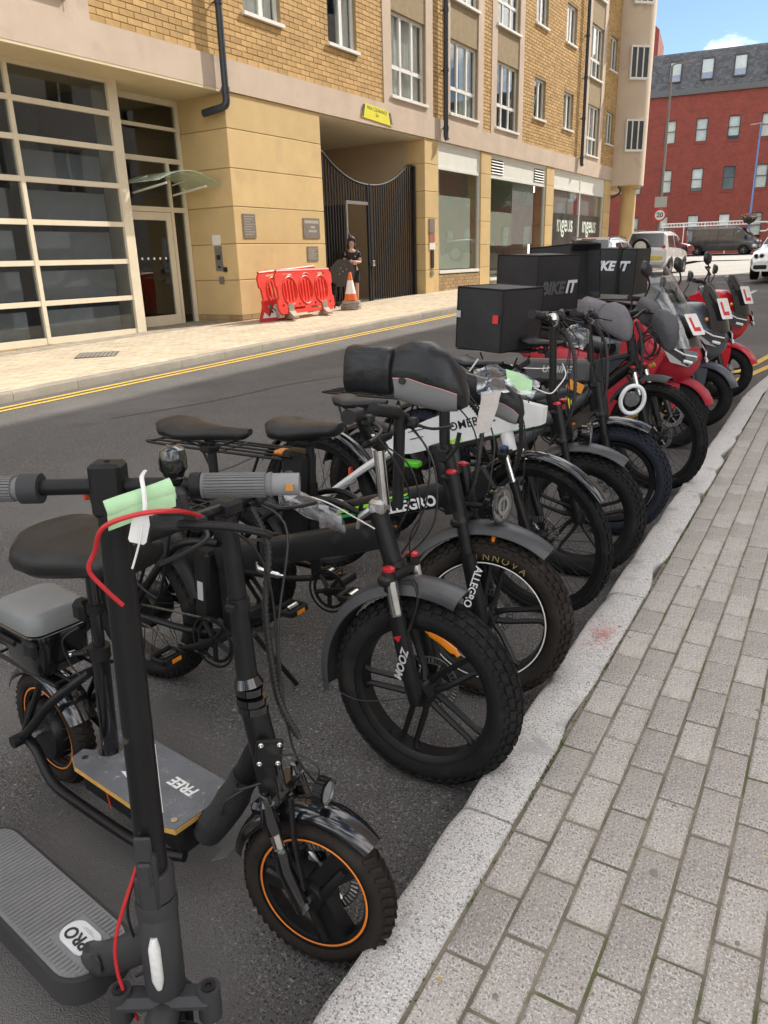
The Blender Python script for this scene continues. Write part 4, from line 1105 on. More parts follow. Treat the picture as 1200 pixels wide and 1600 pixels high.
def crankset(root, x, z, side=-1, ang=200, L_=.165, cr_r=.085):
    b = MB(); yc = side * .075
    b.lathe([(cr_r - .012, yc - .002), (cr_r, yc - .002), (cr_r, yc + .002), (cr_r - .012, yc + .002)], T(x, 0, z) @ AXY, 36, True)
    b.lathe([(cr_r + .006, yc - .008), (cr_r + .014, yc - .008), (cr_r + .014, yc - .011), (cr_r + .006, yc - .011)], T(x, 0, z) @ AXY, 36, True)
    for k in range(5): b.tube([(0, yc, 0), (cr_r - .006, yc, 0)], .009, 6, True, T(x, 0, z) @ RY(72 * k + 20))
    b.cyl((x, -.09, z), (x, .09, z), .02, 12)
    o = part('chainring', b, M_BLK2, root, 40)
    for s_, a in ((side, ang), (-side, ang + 180)):
        y0, y1 = s_ * .088, s_ * .098; ca, sa = math.cos(rad(a)), math.sin(rad(a)); ex, ez = x + L_ * ca, z + L_ * sa
        c = MB(); c.tube([(x - .015 * ca, y0, z - .015 * sa), (ex, y1, ez)], [.016, .011], 8, True, None, (.6, 1)); part('crank', c, M_BLK, o)
        p = MB(); yp = y1 + s_ * .055
        p.cyl((ex, y1, ez), (ex, y1 + s_ * .1, ez), .010, 8)
        for dx in (-.034, .034): p.cbox((ex + dx, yp, ez), (.02, .088, .026), .004)
        for dy in (-.045, .045): p.cbox((ex, yp + dy, ez), (.07, .012, .024), .004)
        pd_ = part('pedal', p, M_BLK2, o)
        q = MB()
        for dx in (-.0455, .0455): q.box((ex + dx, yp, ez), (.003, .04, .014))
        part('pedal_reflector', q, M_ORG, o)
        q = MB(); q.lathe([(0, 0), (.016, 0), (.016, .05), (0, .05)], T(ex, y1 + s_ * .03 - (.05 if s_ < 0 else 0), ez + .002) @ AXY, 10); part('pedal_sleeve', q, M_CHROME, o)
    return o
def chain(root, x0, z0, r0, x1, z1, r1, y, m):
    d = Vector((x1 - x0, 0, z1 - z0)); u = Vector((-d.z, 0, d.x)).normalized()
    for s_ in (1, -1):
        b = MB(); a = Vector((x0, y, z0)) + u * r0 * s_; c = Vector((x1, y, z1)) + u * r1 * s_
        m_ = int((c - a).length / .0127)
        for i in range(m_):
            p = a.lerp(c, (i + .5) / m_); dirv = (c - a).normalized()
            b.cbox((0, 0, 0), (.0130, .006 if i % 2 else .0035, .008), .0015, T(*p) @ RY(-math.degrees(math.atan2(dirv.z, dirv.x))))
        part('chain', b, m, root, 0)
def grip_bar(root, pts, m=None, r=.011):
    b = MB(); b.tube(pts, r, 10); return part('handlebar', b, m or M_BLK, root, 60)
def grip(root, a, c, r=.017, m=None, ribs=0):
    b = MB(); a = Vector(a); c = Vector(c)
    n = 10; b.tube([a.lerp(c, i / n) for i in range(n + 1)], [r * (1.12 if i in (0, n) else 1 - .04 * (i % 2)) for i in range(n + 1)], 14)
    if ribs:
        M_ = basis(a, (c - a).cross(Vector((0, 0, 1))), (c - a)); ln = (c - a).length
        for k in range(ribs): b.box((r * 1.0, 0, ln * .48), (.0035, .0032, ln * .86), M_ @ RZ(360 * k / ribs))
    return part('grip', b, m or M_BLK2, root, 40)
def lever(root, a, d, m=None):
    a = Vector(a); d = Vector(d)
    b = MB(); b.cbox(a, (.03, .035, .03), .007)
    b.tube(cr([a + Vector((.015, 0, -.005)), a + Vector((.045, 0, -.015)) + d * .15, a + Vector((.05, 0, -.02)) + d * .6, a + Vector((.045, 0, -.022)) + d], 4), [.007, .006, .0055, .006], 8, True, None, (1, .7))
    return part('brake_lever', b, m or M_BLK, root, 50)
def cables(root, lst, r=.0028, m=None, name='cable'):
    b = MB()
    for p in lst: b.tube(cr(p, 6), r, 6)
    return part(name, b, m or M_CABLE, root, 60)
def spiral_wrap(root, pts, r=.009, turns=60):
    P = cr(pts, 10); b = MB(); b.tube(P, r * .86, 8); n = len(P)
    for i in range(2, n - 1):
        d = (P[min(i + 1, n - 1)] - P[i - 1]); L2 = max(1, int(d.length / 2 / .012))
        for k in range(L2):
            c = P[i - 1].lerp(P[i], k / L2); b.tube([c - d.normalized() * .003, c + d.normalized() * .003], r * 1.15, 8)
    return part('cable_wrap', b, M_CABLE, root, 40)
def suspension_fork(root, M, r, w, crown, top, legw, low=.36, m_low=None, m_up=None, cap=None, double=False, z_ax=None, th=1.0):
    """two-leg fork: axle at (0,0,r); crown = (x,z) of lower crown; legs to the crown, steerer to top"""
    m_low = m_low or M_BLK; m_up = m_up or M_CHROME; z_ax = z_ax or r
    f = MB(M); cx, cz = crown
    f.cbox((cx, 0, cz), (.045, legw * 2 + .05, .034), .010); f.cyl((cx - .004, 0, cz), (top[0], 0, top[1]), .022, 14)
    if double: f.cbox((cx + (top[0] - cx) * .55, 0, cz + (top[1] - cz) * .62), (.042, legw * 2 + .05, .022), .008)
    fo = part('fork', f, m_low, root)
    for s_ in (-1, 1):
        y = s_ * legw; A = Vector((cx + .012, y, cz)); B_ = Vector((.0, s_ * (w / 2 + .028 if w < .08 else legw), z_ax)); mid = A.lerp(B_, low)
        tp = A + (A - B_).normalized() * (.05 if not double else .17)
        u = MB(M); u.cyl(A, mid, .0145 * th, 12); part('stanchion', u, m_up, fo)
        l_ = MB(M); l_.tube([mid, mid.lerp(B_, .06), mid.lerp(B_, .5), B_ + Vector((0, 0, .02)), B_ - Vector((0, 0, .012))], [.021 * th, .0195 * th, .019 * th, .018 * th, .015], 12); part('fork_leg', l_, m_low, fo)
        k = MB(M)
        if double: k.cyl(A, tp, .0185 * th, 12)
        else: k.cyl(A - Vector((0, 0, .03)), tp - (tp - A) * .4, .019, 12)
        part('fork_cap', k, m_low, fo)
        if cap:
            c = MB(M); c.lathe([(.019, 0), (.019, .008), (.009, .013), (0, .013)], T(*(tp if double else tp - (tp - A) * .4)), 12); part('adjuster_cap', c, cap, fo)
    return fo
def lamp(root, c, r=.045, M=None, d=(1, 0, 0), m=None):
    Mb = (M or Matrix()) @ basis(c, (0, 1, 0), d)
    b = MB(Mb); b.lathe([(0, -.045), (r * .6, -.045), (r * .9, -.025), (r, 0), (r * 1.05, .004), (r * 1.05, .012), (r * .9, .012)], None, 28)
    for k in range(14): b.box((r * .92, 0, -.012), (.006, .006, .03), RZ(360 * k / 14))
    o = part('headlamp', b, m or M_GLOSS, root, 40)
    q = MB(Mb); q.lathe([(0, .004), (r * .5, .006), (r * .92, .011)], None, 28); part('lens', q, M_DARKGLASS, o)
    q = MB(Mb); q.lathe([(r * .35, .012), (r * .55, .013), (r * .55, .014), (r * .35, .014)], None, 20, True); q.box((0, 0, .013), (.006, r * 1.5, .004)); part('lamp_bezel', q, M_ALU, o)
    return o
def rack(root, x0, x1, z, hw, m=None, legs=(), rails=3):
    b = MB(); b.tube(cr([(x0, -hw, z), (x1 + .03, -hw, z), (x1, -hw * .6, z + .004), (x1, hw * .6, z + .004), (x1 + .03, hw, z), (x0, hw, z)], 5), .006, 8)
    for i in range(rails): y = -hw * .55 + hw * 1.1 * i / max(1, rails - 1); b.tube([(x0 + .01, y, z + .002), (x1, y, z + .004)], .005, 8)
    for t in (.05, .45, .85): xx = x0 + (x1 - x0) * t; b.tube([(xx, -hw, z - .001), (xx, hw, z - .001)], .005, 8)
    o = part('rack', b, m or M_BLK, root, 60)
    for (a, c) in legs:
        for s_ in (-1, 1):
            l_ = MB(); l_.tube([(a[0], s_ * a[1], a[2]), (c[0], s_ * c[1], c[2])], .006, 8); part('rack_stay', l_, m or M_BLK, o)
    return o
def steer_matrix(p, top, ang):
    ax = (Vector((top[0], 0, top[1])) - Vector((p[0], 0, p[1]))).normalized()
    return T(p[0], 0, p[1]) @ Matrix.Rotation(rad(ang), 4, ax) @ T(-p[0], 0, -p[1])
def muff(root, rings_, m, name='hand_muff'):
    b = MB(); b.loft(rings_, True, True); return part(name, b, m, root, 70)
def crumple(o, amp, sc):
    for v_ in o.data.vertices:
        n_ = noise.noise_vector(v_.co * sc); v_.co += n_ * amp
def delivery_bag(label, loc, rot, size, txt=None, open_front=False, straps=False, stickers=(), color=None, group='insulated delivery boxes on the bikes and scooters', fade=False):
    """box-shaped insulated bag; local x forward (seen as its right side), y away, z up"""
    o = thing('delivery_box', label, 'delivery box', loc, rot, group)
    m = color or mat('black_delivery_fabric', (0.029, 0.029, 0.031), .5, 0, .15, 5, .3, 45, spec=.25)
    dx, dy, dz = size; n = 9
    b = MB()
    def face(fn):
        vs = []; fs = []
        for i in range(n + 1):
            for j in range(n + 1): vs.append(fn(i / n, j / n))
        for i in range(n):
            for j in range(n): fs.append((i * (n + 1) + j, (i + 1) * (n + 1) + j, (i + 1) * (n + 1) + j + 1, i * (n + 1) + j + 1))
        return vs, fs
    bul = .012
    def bump(u, v_): return bul * (math.sin(PI * u) * math.sin(PI * v_)) * (1 + .8 * noise.noise((u * 3 + loc[0], v_ * 3, loc[1])))
    b.add(*face(lambda u, v_: (-dx / 2 + dx * u, -dy / 2 - bump(u, v_), dz * v_)))
    b.add(*face(lambda u, v_: (dx / 2 - dx * u, dy / 2 + bump(u, v_), dz * v_)))
    b.add(*face(lambda u, v_: (-dx / 2 - bump(u, v_), dy / 2 - dy * u, dz * v_)))
    b.add(*face(lambda u, v_: (-dx / 2 + dx * u, -dy / 2 + dy * v_, dz + bump(u, v_))))
    b.add(*face(lambda u, v_: (dx / 2 - dx * u, -dy / 2 + dy * v_, 0)))
    ins = .10 if open_front else 0
    b.add(*face(lambda u, v_: (dx / 2 - ins * min(1, 9 * min(u, 1 - u, v_, 1 - v_)) + (0 if open_front else bump(u, v_)), -dy / 2 + dy * u, dz * v_)))
    body = part('body', b, m, o, 35)
    e = MB()
    for (p, q) in (((-1, -1, 0), (1, -1, 0)), ((-1, -1, 1), (1, -1, 1)), ((1, -1, 0), (1, -1, 1)), ((-1, -1, 0), (-1, -1, 1)), ((1, -1, 1), (1, 1, 1)), ((1, 1, 0), (1, 1, 1)), ((-1, 1, 1), (1, 1, 1)), ((1, -1, 0), (1, 1, 0)), ((-1, -1, 1), (-1, 1, 1))):
        e.tube([(p[0] * dx / 2, p[1] * dy / 2, p[2] * dz), (q[0] * dx / 2, q[1] * dy / 2, q[2] * dz)], .006, 6)
    part('piping', e, M_BLK2, o, 40)
    if txt:
        for (t_, sz, M_, mm) in txt: text('lettering', t_, sz, M_, mm, o, shear=.25, bold=.006)
    if straps:
        s_ = MB()
        for u in straps: s_.lim(-dx / 2 + dx * u - .016, -dx / 2 + dx * u + .016, -dy / 2 - .02, -dy / 2 - .013, 0, dz + .014); s_.lim(-dx / 2 + dx * u - .016, -dx / 2 + dx * u + .016, -dy / 2 - .02, dy / 2, dz + .014, dz + .018)
        part('strap', s_, M_BLK2, o)
    for (u, v_, su, sv, mm) in stickers:
        q = MB(); q.box((-dx / 2 + dx * u, -dy / 2 - .0135, dz * v_), (su, .002, sv)); part('sticker', q, mm, o)
    return o

def put(x, y, z=0): return (x, y, gz(y) + (z or 0))
SIDE = RX(90)                                    # text matrix: faces -y, reads towards +x
# ------------------------------------------------------------------ nearest: kick scooter
def world_to(root):
    bpy.context.view_layer.update()
    return root.matrix_world.inverted()
M_SCGREY = mat('dark_grey_scooter_paint', (0.038, 0.038, 0.040), 0.46, 0, 0.12, 9, 0.08, 300, spec=0.25)
M_SCBLK = mat('scooter_stem_black', (0.010, 0.010, 0.0105), 0.38, 0, 0.15, 10, 0.08, 260, spec=0.26, speck=[(20, .69, .04, (.05, .048, .045))])
M_MAT = mat('rubber_deck_mat', (0.19, 0.19, 0.19), 0.7, 0, 0.12, 8, 0.2, 200, speck=[(11, .6, .15, (.20, .195, .19))])
M_GRIPG = mat('grey_grip_rubber', (0.135, 0.135, 0.135), 0.65, 0, 0.1, 20, 0.1, 200)
M_REDC = mat('red_cable', (0.55, 0.025, 0.03), 0.35, 0, 0.08, 20)
k1 = thing('kick_scooter', 'grey kick scooter nearest the camera with ribbed deck and red brake cable', 'scooter', put(-0.945, 0.64), (-3, 0, -6))
b = MB()
dz_ = .155; Ld, Wd = .62, .175
out = [(x, y) for (x, y) in rrect(Ld, Wd, .07, 6)]
b.prism(out, .06, T(-.21 - Ld / 2, 0, dz_ - .035)); part('deck', b, M_SCGREY, k1, 40)
b = MB(); b.prism(rrect(Ld - .03, Wd - .02, .06, 6), .006, T(-.21 - Ld / 2, 0, dz_ - .003))
n = 46
for i in range(n):
    x = -.235 - (Ld - .05) * (i + .5) / n
    e = min(x + .145 + .0, 0); t = abs(x + .21 + Ld / 2) - (Ld / 2 - .075); hw = Wd / 2 - .016 - (0 if t < 0 else .06 * (1 - math.sqrt(max(0, 1 - (t / .065) ** 2))))
    for (ya, yb) in ([(-hw, hw)] if not (-.375 < x < -.235) else [(-hw, -.043), (.043, hw)]):
        b.tube([(x, ya, dz_ + .0005), (x, yb, dz_ + .0005)], .0044, 6)
part('deck_mat', b, M_MAT, k1, 50)
b = MB(); b.prism(rrect(.105, .062, .029, 6), .004, T(-.315, 0, dz_ + .003)); bd = part('badge', b, mat('pale_badge', (.62, .63, .64), .35, 0, .08, 30, dirt=.08), k1)
text('lettering', 'PRO', .040, T(-.317, -.005, dz_ + .0062) @ RZ(180), M_SCGREY, bd, bold=.0008)
b = MB(); b.lim(-.335, -.290, .0165, .0175, dz_ + .0055, dz_ + .0064); b.lim(-.33, -.30, .0205, .0215, dz_ + .0055, dz_ + .0064); part('fine_print', b, M_GREYP, bd)
b = MB(); b.tube(cr([(-.29, 0, .12), (-.22, 0, .165), (-.10, 0, .27), (-.01, 0, .36)], 6), [.036, .034, .033, .033], 16); part('neck', b, M_SCGREY, k1, 60)
b = MB(); b.lathe([(0, 0), (.02, 0), (.02, .004), (0, .005)], T(-.185, -.035, .205) @ RX(90), 16); part('neck_cap', b, M_SCGREY, k1)
Ms = steer_matrix((0, .25), (-.02, 1.22), -50)
b = MB(Ms); b.tube([(0.0, 0, .245), (0, 0, .25), (-.004, 0, .42), (-.004, 0, .425)], [.034, .037, .036, .033], 24); part('collar', b, M_SCGREY, k1, 40)
b = MB(Ms); b.tube([(-.004, 0, .425), (-.0045, 0, .445), (-.005, 0, .455)], [.0375, .0385, .036], 24); b.tube([(-.0045, 0, .46), (-.006, 0, .51), (-.006, 0, .515)], [.036, .036, .032], 24); part('fold_joint', b, M_SCGREY, k1, 40)
b = MB(Ms); b.tube([(-.006, 0, .50), (-.02, 0, 1.235)], [.0265, .0235], 22); st = part('stem', b, M_SCBLK, k1, 40)
b = MB(Ms); b.cbox((.022, 0, .51), (.022, .036, .12), .006); b.cbox((.034, 0, .535), (.014, .024, .05), .004); b.cbox((.031, 0, .585), (.008, .03, .05), .003); part('fold_latch', b, M_SCGREY, k1)
b = MB(Ms); b.tube([(.033, 0, .28), (.036, 0, .305), (.036, 0, .375), (.032, 0, .395)], [.006, .011, .011, .006], 10); part('reflector', b, mat('white_reflector', (.68, .68, .66), .2, 0, .1, 90, spec=.7), k1)
b = MB(Ms @ T(0, 0, 0)); b.tube([(.026 * math.cos(2.4), .026 * math.sin(2.4), .62), (.0255 * math.cos(2.4), .0255 * math.sin(2.4), .76)], .008, 6, True, None, (1, .35)); part('reflective_strip', b, M_WHT, k1)
# fork crown, legs and front wheel
b = MB(Ms); b.cbox((.012, 0, .232), (.05, .19, .032), .012)
for s_ in (-1, 1): b.cyl((.012, s_ * .083, .255), (.014, s_ * .083, .19), .022, 16)
fk_ = part('fork', b, M_SCGREY, k1, 40)
for s_ in (-1, 1):
    b = MB(Ms); b.cyl((.013, s_ * .083, .20), (.03, s_ * .083, .11), .013, 12); part('fork_leg', b, M_ALU, fk_)
    b = MB(Ms); b.lathe([(0, 0), (.013, 0), (.013, .003), (.006, .003), (.006, -.002), (0, -.002)], T(.012, s_ * .083, .256), 14); part('bolt', b, M_BLK2, fk_)
wheel(k1, Ms @ T(.03, 0, .11), .11, .055, 'motor', None, None, None, M_SCGREY, None, .055)
wheel(k1, T(-.92, 0, .11), .11, .055, 'motor', None, None, None, M_SCGREY, None, .04)
fender(k1, Ms @ T(.03, 0, .11), .125, .062, 40, 150, M_SCGREY)
fender(k1, T(-.92, 0, .11), .128, .066, 30, 160, M_SCGREY)
# bar, grips, brake, bell
BZ = 1.215
b = MB(Ms); b.cbox((-.018, 0, BZ + .0), (.046, .05, .085), .006); part('bar_clamp', b, M_SCBLK, k1)
b = MB(Ms); b.tube([(-.018, -.235, BZ + .002), (-.018, -.02, BZ + .004), (-.018, .02, BZ + .004), (-.018, .26, BZ + .002)], .0125, 14); part('handlebar', b, M_SCBLK, k1, 40)
def gp(y0, y1, m, r=.018, ribs=26):
    o = grip(k1, Ms @ Vector((-.018, y0, BZ + .002)), Ms @ Vector((-.018, y1, BZ + .002)), r, m, ribs); return o
gp(.142, .250, M_GRIPG); gp(-.245, -.135, M_GRIPG)
b = MB(Ms); b.tube([(-.018, .250, BZ + .002), (-.018, .292, BZ + .002)], .0175, 18); part('bar_end', b, mat('light_grey_plastic', (.20, .20, .205), .5), k1)
b = MB(Ms); b.tube([(-.018, .125, BZ + .002), (-.018, .141, BZ + .002)], .021, 18); part('grip_collar', b, M_SCBLK, k1)
b = MB(Ms); b.tube([(-.018, -.134, BZ + .002), (-.018, -.104, BZ + .002)], .0235, 20); part('throttle_collar', b, M_SCGREY, k1)
b = MB(Ms); b.box((.001, .278, BZ + .002), (.004, .012, .010)); part('turn_lamp', b, mat('amber_lens', (.45, .20, .05), .3), k1)
b = MB(Ms); b.cbox((.004, .100, BZ - .022), (.03, .045, .055), .008); b.cbox((.018, .095, BZ - .045), (.022, .055, .022), .006); part('brake_clamp', b, M_SCGREY, k1)
b = MB(Ms); b.tube(cr([(.026, .115, BZ - .046), (.038, .145, BZ - .044), (.045, .195, BZ - .046), (.046, .235, BZ - .054), (.040, .250, BZ - .062)], 6), [.010, .009, .0085, .008, .0085], 10, True, None, (1, .75)); part('brake_lever', b, M_SCBLK, k1, 60)
b = MB(Ms); b.lathe([(0, .052), (.010, .052), (.019, .046), (.0215, .034), (.0215, .016), (.017, .010), (.014, 0)], T(-.018, .100, BZ + .014), 24); b.cbox((-.018, .100, BZ + .012), (.03, .03, .02), .006); part('bell', b, M_GLOSS, k1, 40)
b = MB(Ms); b.cyl((-.018, .0, BZ + .043), (-.018, 0, BZ + .0455), .004, 8); part('bell_hammer', b, M_BLK2, k1)
W1 = world_to(k1)
def wtube(root, W, pts, r, m, name, seg=8, ell=None):
    b = MB(); b.tube(cr([W @ Vector(p) for p in pts], 8), r, seg, True, None, ell); return part(name, b, m, root, 60)
wtube(k1, W1, [(-.842, .775, 1.180), (-.800, .690, 1.220), (-.826, .645, 1.224), (-.868, .618, 1.206), (-.905, .625, 1.162), (-.924, .623, 1.128), (-.917, .640, 1.092), (-.912, .662, 1.058)], .0036, M_REDC, 'brake_cable')
wtube(k1, W1, [(-.951, .662, .585), (-.962, .635, .525), (-.992, .604, .41), (-1.002, .598, .33), (-.996, .601, .262), (-.988, .612, .19)], .0034, M_REDC, 'brake_cable')
wtube(k1, W1, [(-.955, .664, .575), (-.985, .632, .46), (-1.0, .640, .37), (-.988, .650, .315), (-.99, .656, .275), (-1.014, .640, .255)], .0028, M_CABLE, 'motor_cable')
# ticket rolled in green paper with a nylon seal
tk = thing('paper_notice', 'rolled green paper notice tied to the kick scooter stem', 'paper', (-.858, .68, 1.232))
b = MB(T(.858, -.68, -1.232)); A = Vector((-.886, .640, 1.222)); B_ = Vector((-.836, .722, 1.240))
b.tube([A.lerp(B_, t) for t in (0, .2, .5, .8, 1)], [.0145, .0150, .0150, .0155, .0165], 14, False); b.tube([A.lerp(B_, t) + Vector((0, 0, .003)) for t in (0.03, .5, .99)], [.010, .0105, .0115], 12, False)
b.add([A + Vector((.01, -.006, .006)), B_ + Vector((.012, -.006, .006)), B_ + Vector((.016, -.012, -.022)), A + Vector((.012, -.010, -.026))], [(0, 1, 2, 3)])
part('paper_roll', b, M_GREEN_PAPER, tk, 60)
sl = thing('nylon_seal', 'white nylon security seal with tag hanging from the kick scooter bar', 'seal', (-.84, .66, 1.21))
b = MB(T(.84, -.66, -1.21)); b.tube(cr([(-.885, .716, 1.262), (-.862, .690, 1.262), (-.843, .675, 1.249), (-.832, .665, 1.230), (-.830, .660, 1.218)], 6), .0032, 6, True, None, (1, .6)); part('strap', b, M_TIE, sl, 60)
b = MB(T(.84, -.66, -1.21)); cT = Vector((-.8345, .652, 1.198)); b.prism([(-.009, .022), (.008, .024), (.013, .010), (.013, -.016), (.010, -.020), (-.010, -.020), (-.013, -.016), (-.013, .008)], .002, basis(cT, (.84, .535, 0), (.52, -.82, .25)) @ RZ(-14)); part('tag', b, mat('milky_nylon', (.62, .62, .60), .45), sl)
b = MB(T(.84, -.66, -1.21)); b.tube(cr([(-.826, .651, 1.207), (-.829, .646, 1.185), (-.836, .640, 1.160), (-.843, .637, 1.142)], 5), .0016, 6); part('tail', b, M_TIE, sl, 60)

# ------------------------------------------------------------------ seated folding scooter
k2 = thing('seated_scooter', 'black seated electric scooter with wide saddle, plywood deck and orange-lined small wheels', 'scooter', put(-.873, 1.015), (-1, 0, -5.2))
Ms = steer_matrix((-.10, .41), (-.155, .64), 15)
ORL = mat('orange_rim_line', (.72, .20, .02), .5, 0, .05, 20)
wheel(k2, Ms @ T(0, 0, .19), .19, .068, 'tri', 'road', M_TYRE_BR, (ORL, .133, .0026, .0255), M_BLK, .038, .03, 3, 52)
wheel(k2, T(-1.09, 0, .19), .19, .068, 'motor', 'road', M_TYRE_BR, (ORL, .133, .0026, .0255), M_BLK, None, .10)
fo = part('fork', MB(Ms).cbox((-.10, 0, .405), (.05, .16, .03), .010).cyl((-.10, 0, .39), (-.125, 0, .50), .026, 16), M_GLOSS, k2)
for s_ in (-1, 1):
    y = s_ * .066
    b = MB(Ms); b.tube([(-.088, y, .42), (-.092, y, .44), (-.08, y, .38), (-.070, y, .355)], [.018, .012, .021, .019], 14); part('fork_cap', b, M_GLOSS, fo)
    b = MB(Ms); b.cyl((-.070, y, .36), (-.056, y, .315), .0135, 14); part('stanchion', b, M_CHROME, fo)
    b = MB(Ms); b.tube([(-.058, y, .322), (-.055, y, .312), (-.045, y, .27), (-.006, y, .19), (-.004, y, .175)], [.0165, .019, .0185, .0175, .014], 14); part('fork_leg', b, M_GLOSS, fo)
b = MB(Ms); b.tube([(-.035, -.052, .44), (-.03, -.05, .34), (-.005, -.052, .22)], .010, 6, True, None, (1, .5)); part('lamp_bracket', b, M_BLK, fo)
fender(k2, Ms @ T(0, 0, .19), .212, .082, 48, 168, M_GLOSS, .003, .022, .25)
b = MB(Ms); b.prism([(-.03, 0), (.03, 0), (.026, -.055), (-.026, -.055)], .003, T(-.222, 0, .215) @ RY(58) @ RZ(90) @ RX(90)); part('mud_flap', b, mat('smoke_rubber', (.10, .10, .10), .6), k2)
cables(k2, [[Ms @ Vector((-.05, .04, .45)), Ms @ Vector((.02, .05, .43)), Ms @ Vector((-.12, .03, .40))]])
b = MB(Ms)
b.cyl((.012, -.02, .455), (.034, -.02, .455), .0285, 20)
for k in range(16): b.box((.0285, 0, .022), (.006, .005, .022), T(.012, -.02, .455) @ RY(90) @ RZ(22.5 * k) @ T(0, 0, -.011))
hl = part('headlamp', b, M_BLK2, k2)
b = MB(Ms); b.lathe([(0, 0), (.024, 0), (.026, .003)], T(.036, -.02, .455) @ RY(90), 18); part('lens', b, M_DARKGLASS, hl)
cables(k2, [[Ms @ Vector((-.075, -.028, .52)), Ms @ Vector((-.02, -.03, .535)), Ms @ Vector((.014, -.02, .51)), Ms @ Vector((.014, -.02, .48))]], .0022)
b = MB(Ms); b.tube([(-.112, 0, .41), (-.13, 0, .50), (-.155, 0, .60)], [.031, .031, .030], 18); part('head_tube', b, M_BLK, k2, 40)
b = MB(Ms)
for (z, r_) in ((.605, .034), (.622, .033), (.645, .030)): b.tube([(-.155 - (z - .6) * .22, 0, z - .008), (-.155 - (z - .6) * .22, 0, z + .008)], r_, 18)
b.tube([(-.166, 0, .655), (-.17, 0, .675)], [.033, .026], 18); part('headset', b, M_GLOSS, k2)
b = MB(Ms @ T(-.098, -.034, .525) @ RZ(38) @ RY(6)); b.cbox((0, 0, 0), (.058, .012, .062), .003); bp_ = part('bracket_plate', b, M_BLK, k2)
for (u, v_) in ((-.02, -.022), (.02, -.022), (-.02, .022), (.02, .022)):
    b = MB(Ms @ T(-.098, -.034, .525) @ RZ(38) @ RY(6)); b.lathe([(0, 0), (.006, 0), (.006, .004), (.003, .005), (0, .003)], T(u, -.006, v_) @ RX(90), 10); part('bolt', b, M_CHROME, bp_)
b = MB(Ms); b.tube([(-.168, 0, .66), (-.185, 0, .84), (-.205, 0, 1.05)], [.024, .0205, .0185], 16); part('stem', b, M_BLK, k2, 40)
b = MB(Ms); b.tube([(-.183, 0, .828), (-.1855, 0, .856)], .0245, 16); b.cbox((-.184, -.028, .842), (.024, .02, .018), .004); part('stem_clamp', b, M_BLK2, k2)
b = MB(Ms); b.cbox((-.205, 0, 1.052), (.05, .06, .035), .008); part('bar_clamp', b, M_BLK2, k2)
grip_bar(k2, [Ms @ Vector(p) for p in ((-.205, -.26, 1.06), (-.205, -.05, 1.055), (-.205, .05, 1.055), (-.205, .26, 1.06))])
grip(k2, Ms @ Vector((-.205, .13, 1.058)), Ms @ Vector((-.205, .26, 1.06)), .02); grip(k2, Ms @ Vector((-.205, -.26, 1.06)), Ms @ Vector((-.205, -.13, 1.058)), .018)
lever(k2, Ms @ Vector((-.195, .11, 1.045)), (0, .13, -.01)); lever(k2, Ms @ Vector((-.195, -.11, 1.045)), (0, -.13, -.01))
spiral_wrap(k2, [Ms @ Vector(p) for p in ((-.185, .06, 1.04), (-.155, .075, .95), (-.150, .05, .82), (-.135, .045, .70), (-.115, .045, .60), (-.07, .05, .52))], .0075)
cables(k2, [[Ms @ Vector((-.19, .10, 1.04)), Ms @ Vector((-.12, .10, .98)), Ms @ Vector((-.125, .06, .75)), Ms @ Vector((-.09, .05, .50)), Ms @ Vector((-.04, .07, .40))], [Ms @ Vector((-.19, -.08, 1.04)), Ms @ Vector((-.15, 0, .98)), Ms @ Vector((-.135, .055, .85)), Ms @ Vector((-.12, .05, .6))]])
# main tube, deck, rails
b = MB(); b.tube(cr([(-.135, 0, .53), (-.19, 0, .43), (-.27, 0, .30), (-.36, 0, .19), (-.42, 0, .145)], 5), [.026, .029, .031, .034, .034], 16); mt_ = part('main_tube', b, M_BLK, k2, 60)
b = MB(); b.tube(cr([(-.20, -.006, .405), (-.28, -.006, .275), (-.36, -.006, .17)], 5), [.034, .040, .040], 12); part('cable_sleeve', b, mat('black_neoprene', (.017, .017, .018), .75, 0, .2, 20, .4, 60), mt_, 60)
cables(k2, [[(-.17, -.03, .40), (-.215, -.055, .36), (-.24, -.05, .31), (-.275, -.035, .28)], [(-.115, -.03, .44), (-.16, -.06, .42), (-.20, -.03, .40)]])
for s_ in (-1, 1):
    b = MB(); b.tube(cr([(-.38, s_ * .07, .125), (-.50, s_ * .105, .118), (-.80, s_ * .112, .112), (-.93, s_ * .112, .125), (-1.02, s_ * .10, .185), (-1.09, s_ * .095, .20)], 5), .0145, 12); part('side_rail', b, M_BLK, k2, 60)
    b = MB(); b.tube(cr([(-.80, s_ * .018, .48), (-.90, s_ * .085, .385), (-1.00, s_ * .105, .28), (-1.09, s_ * .105, .20)], 4), .0135, 12); part('seat_stay', b, M_BLK, k2, 60)
    b = MB(); b.cyl((-1.09, s_ * .085, .20), (-1.09, s_ * .135, .20), .019, 14); part('axle_peg', b, M_BLK2, k2)
    b = MB(); b.tube([(-.93, s_ * .10, .43), (-1.0, s_ * .10, .33), (-1.08, s_ * .10, .22)], .0095, 8); part('rack_stay', b, M_BLK, k2)
b = MB(); b.prism([(-.37, -.095), (-.40, -.105), (-.80, -.105), (-.845, -.085), (-.855, -.045), (-.825, -.03), (-.825, .03), (-.855, .045), (-.845, .085), (-.80, .105), (-.40, .105), (-.37, .095)], .012, T(0, 0, .218)); dk = part('deck', b, M_PLY, k2)
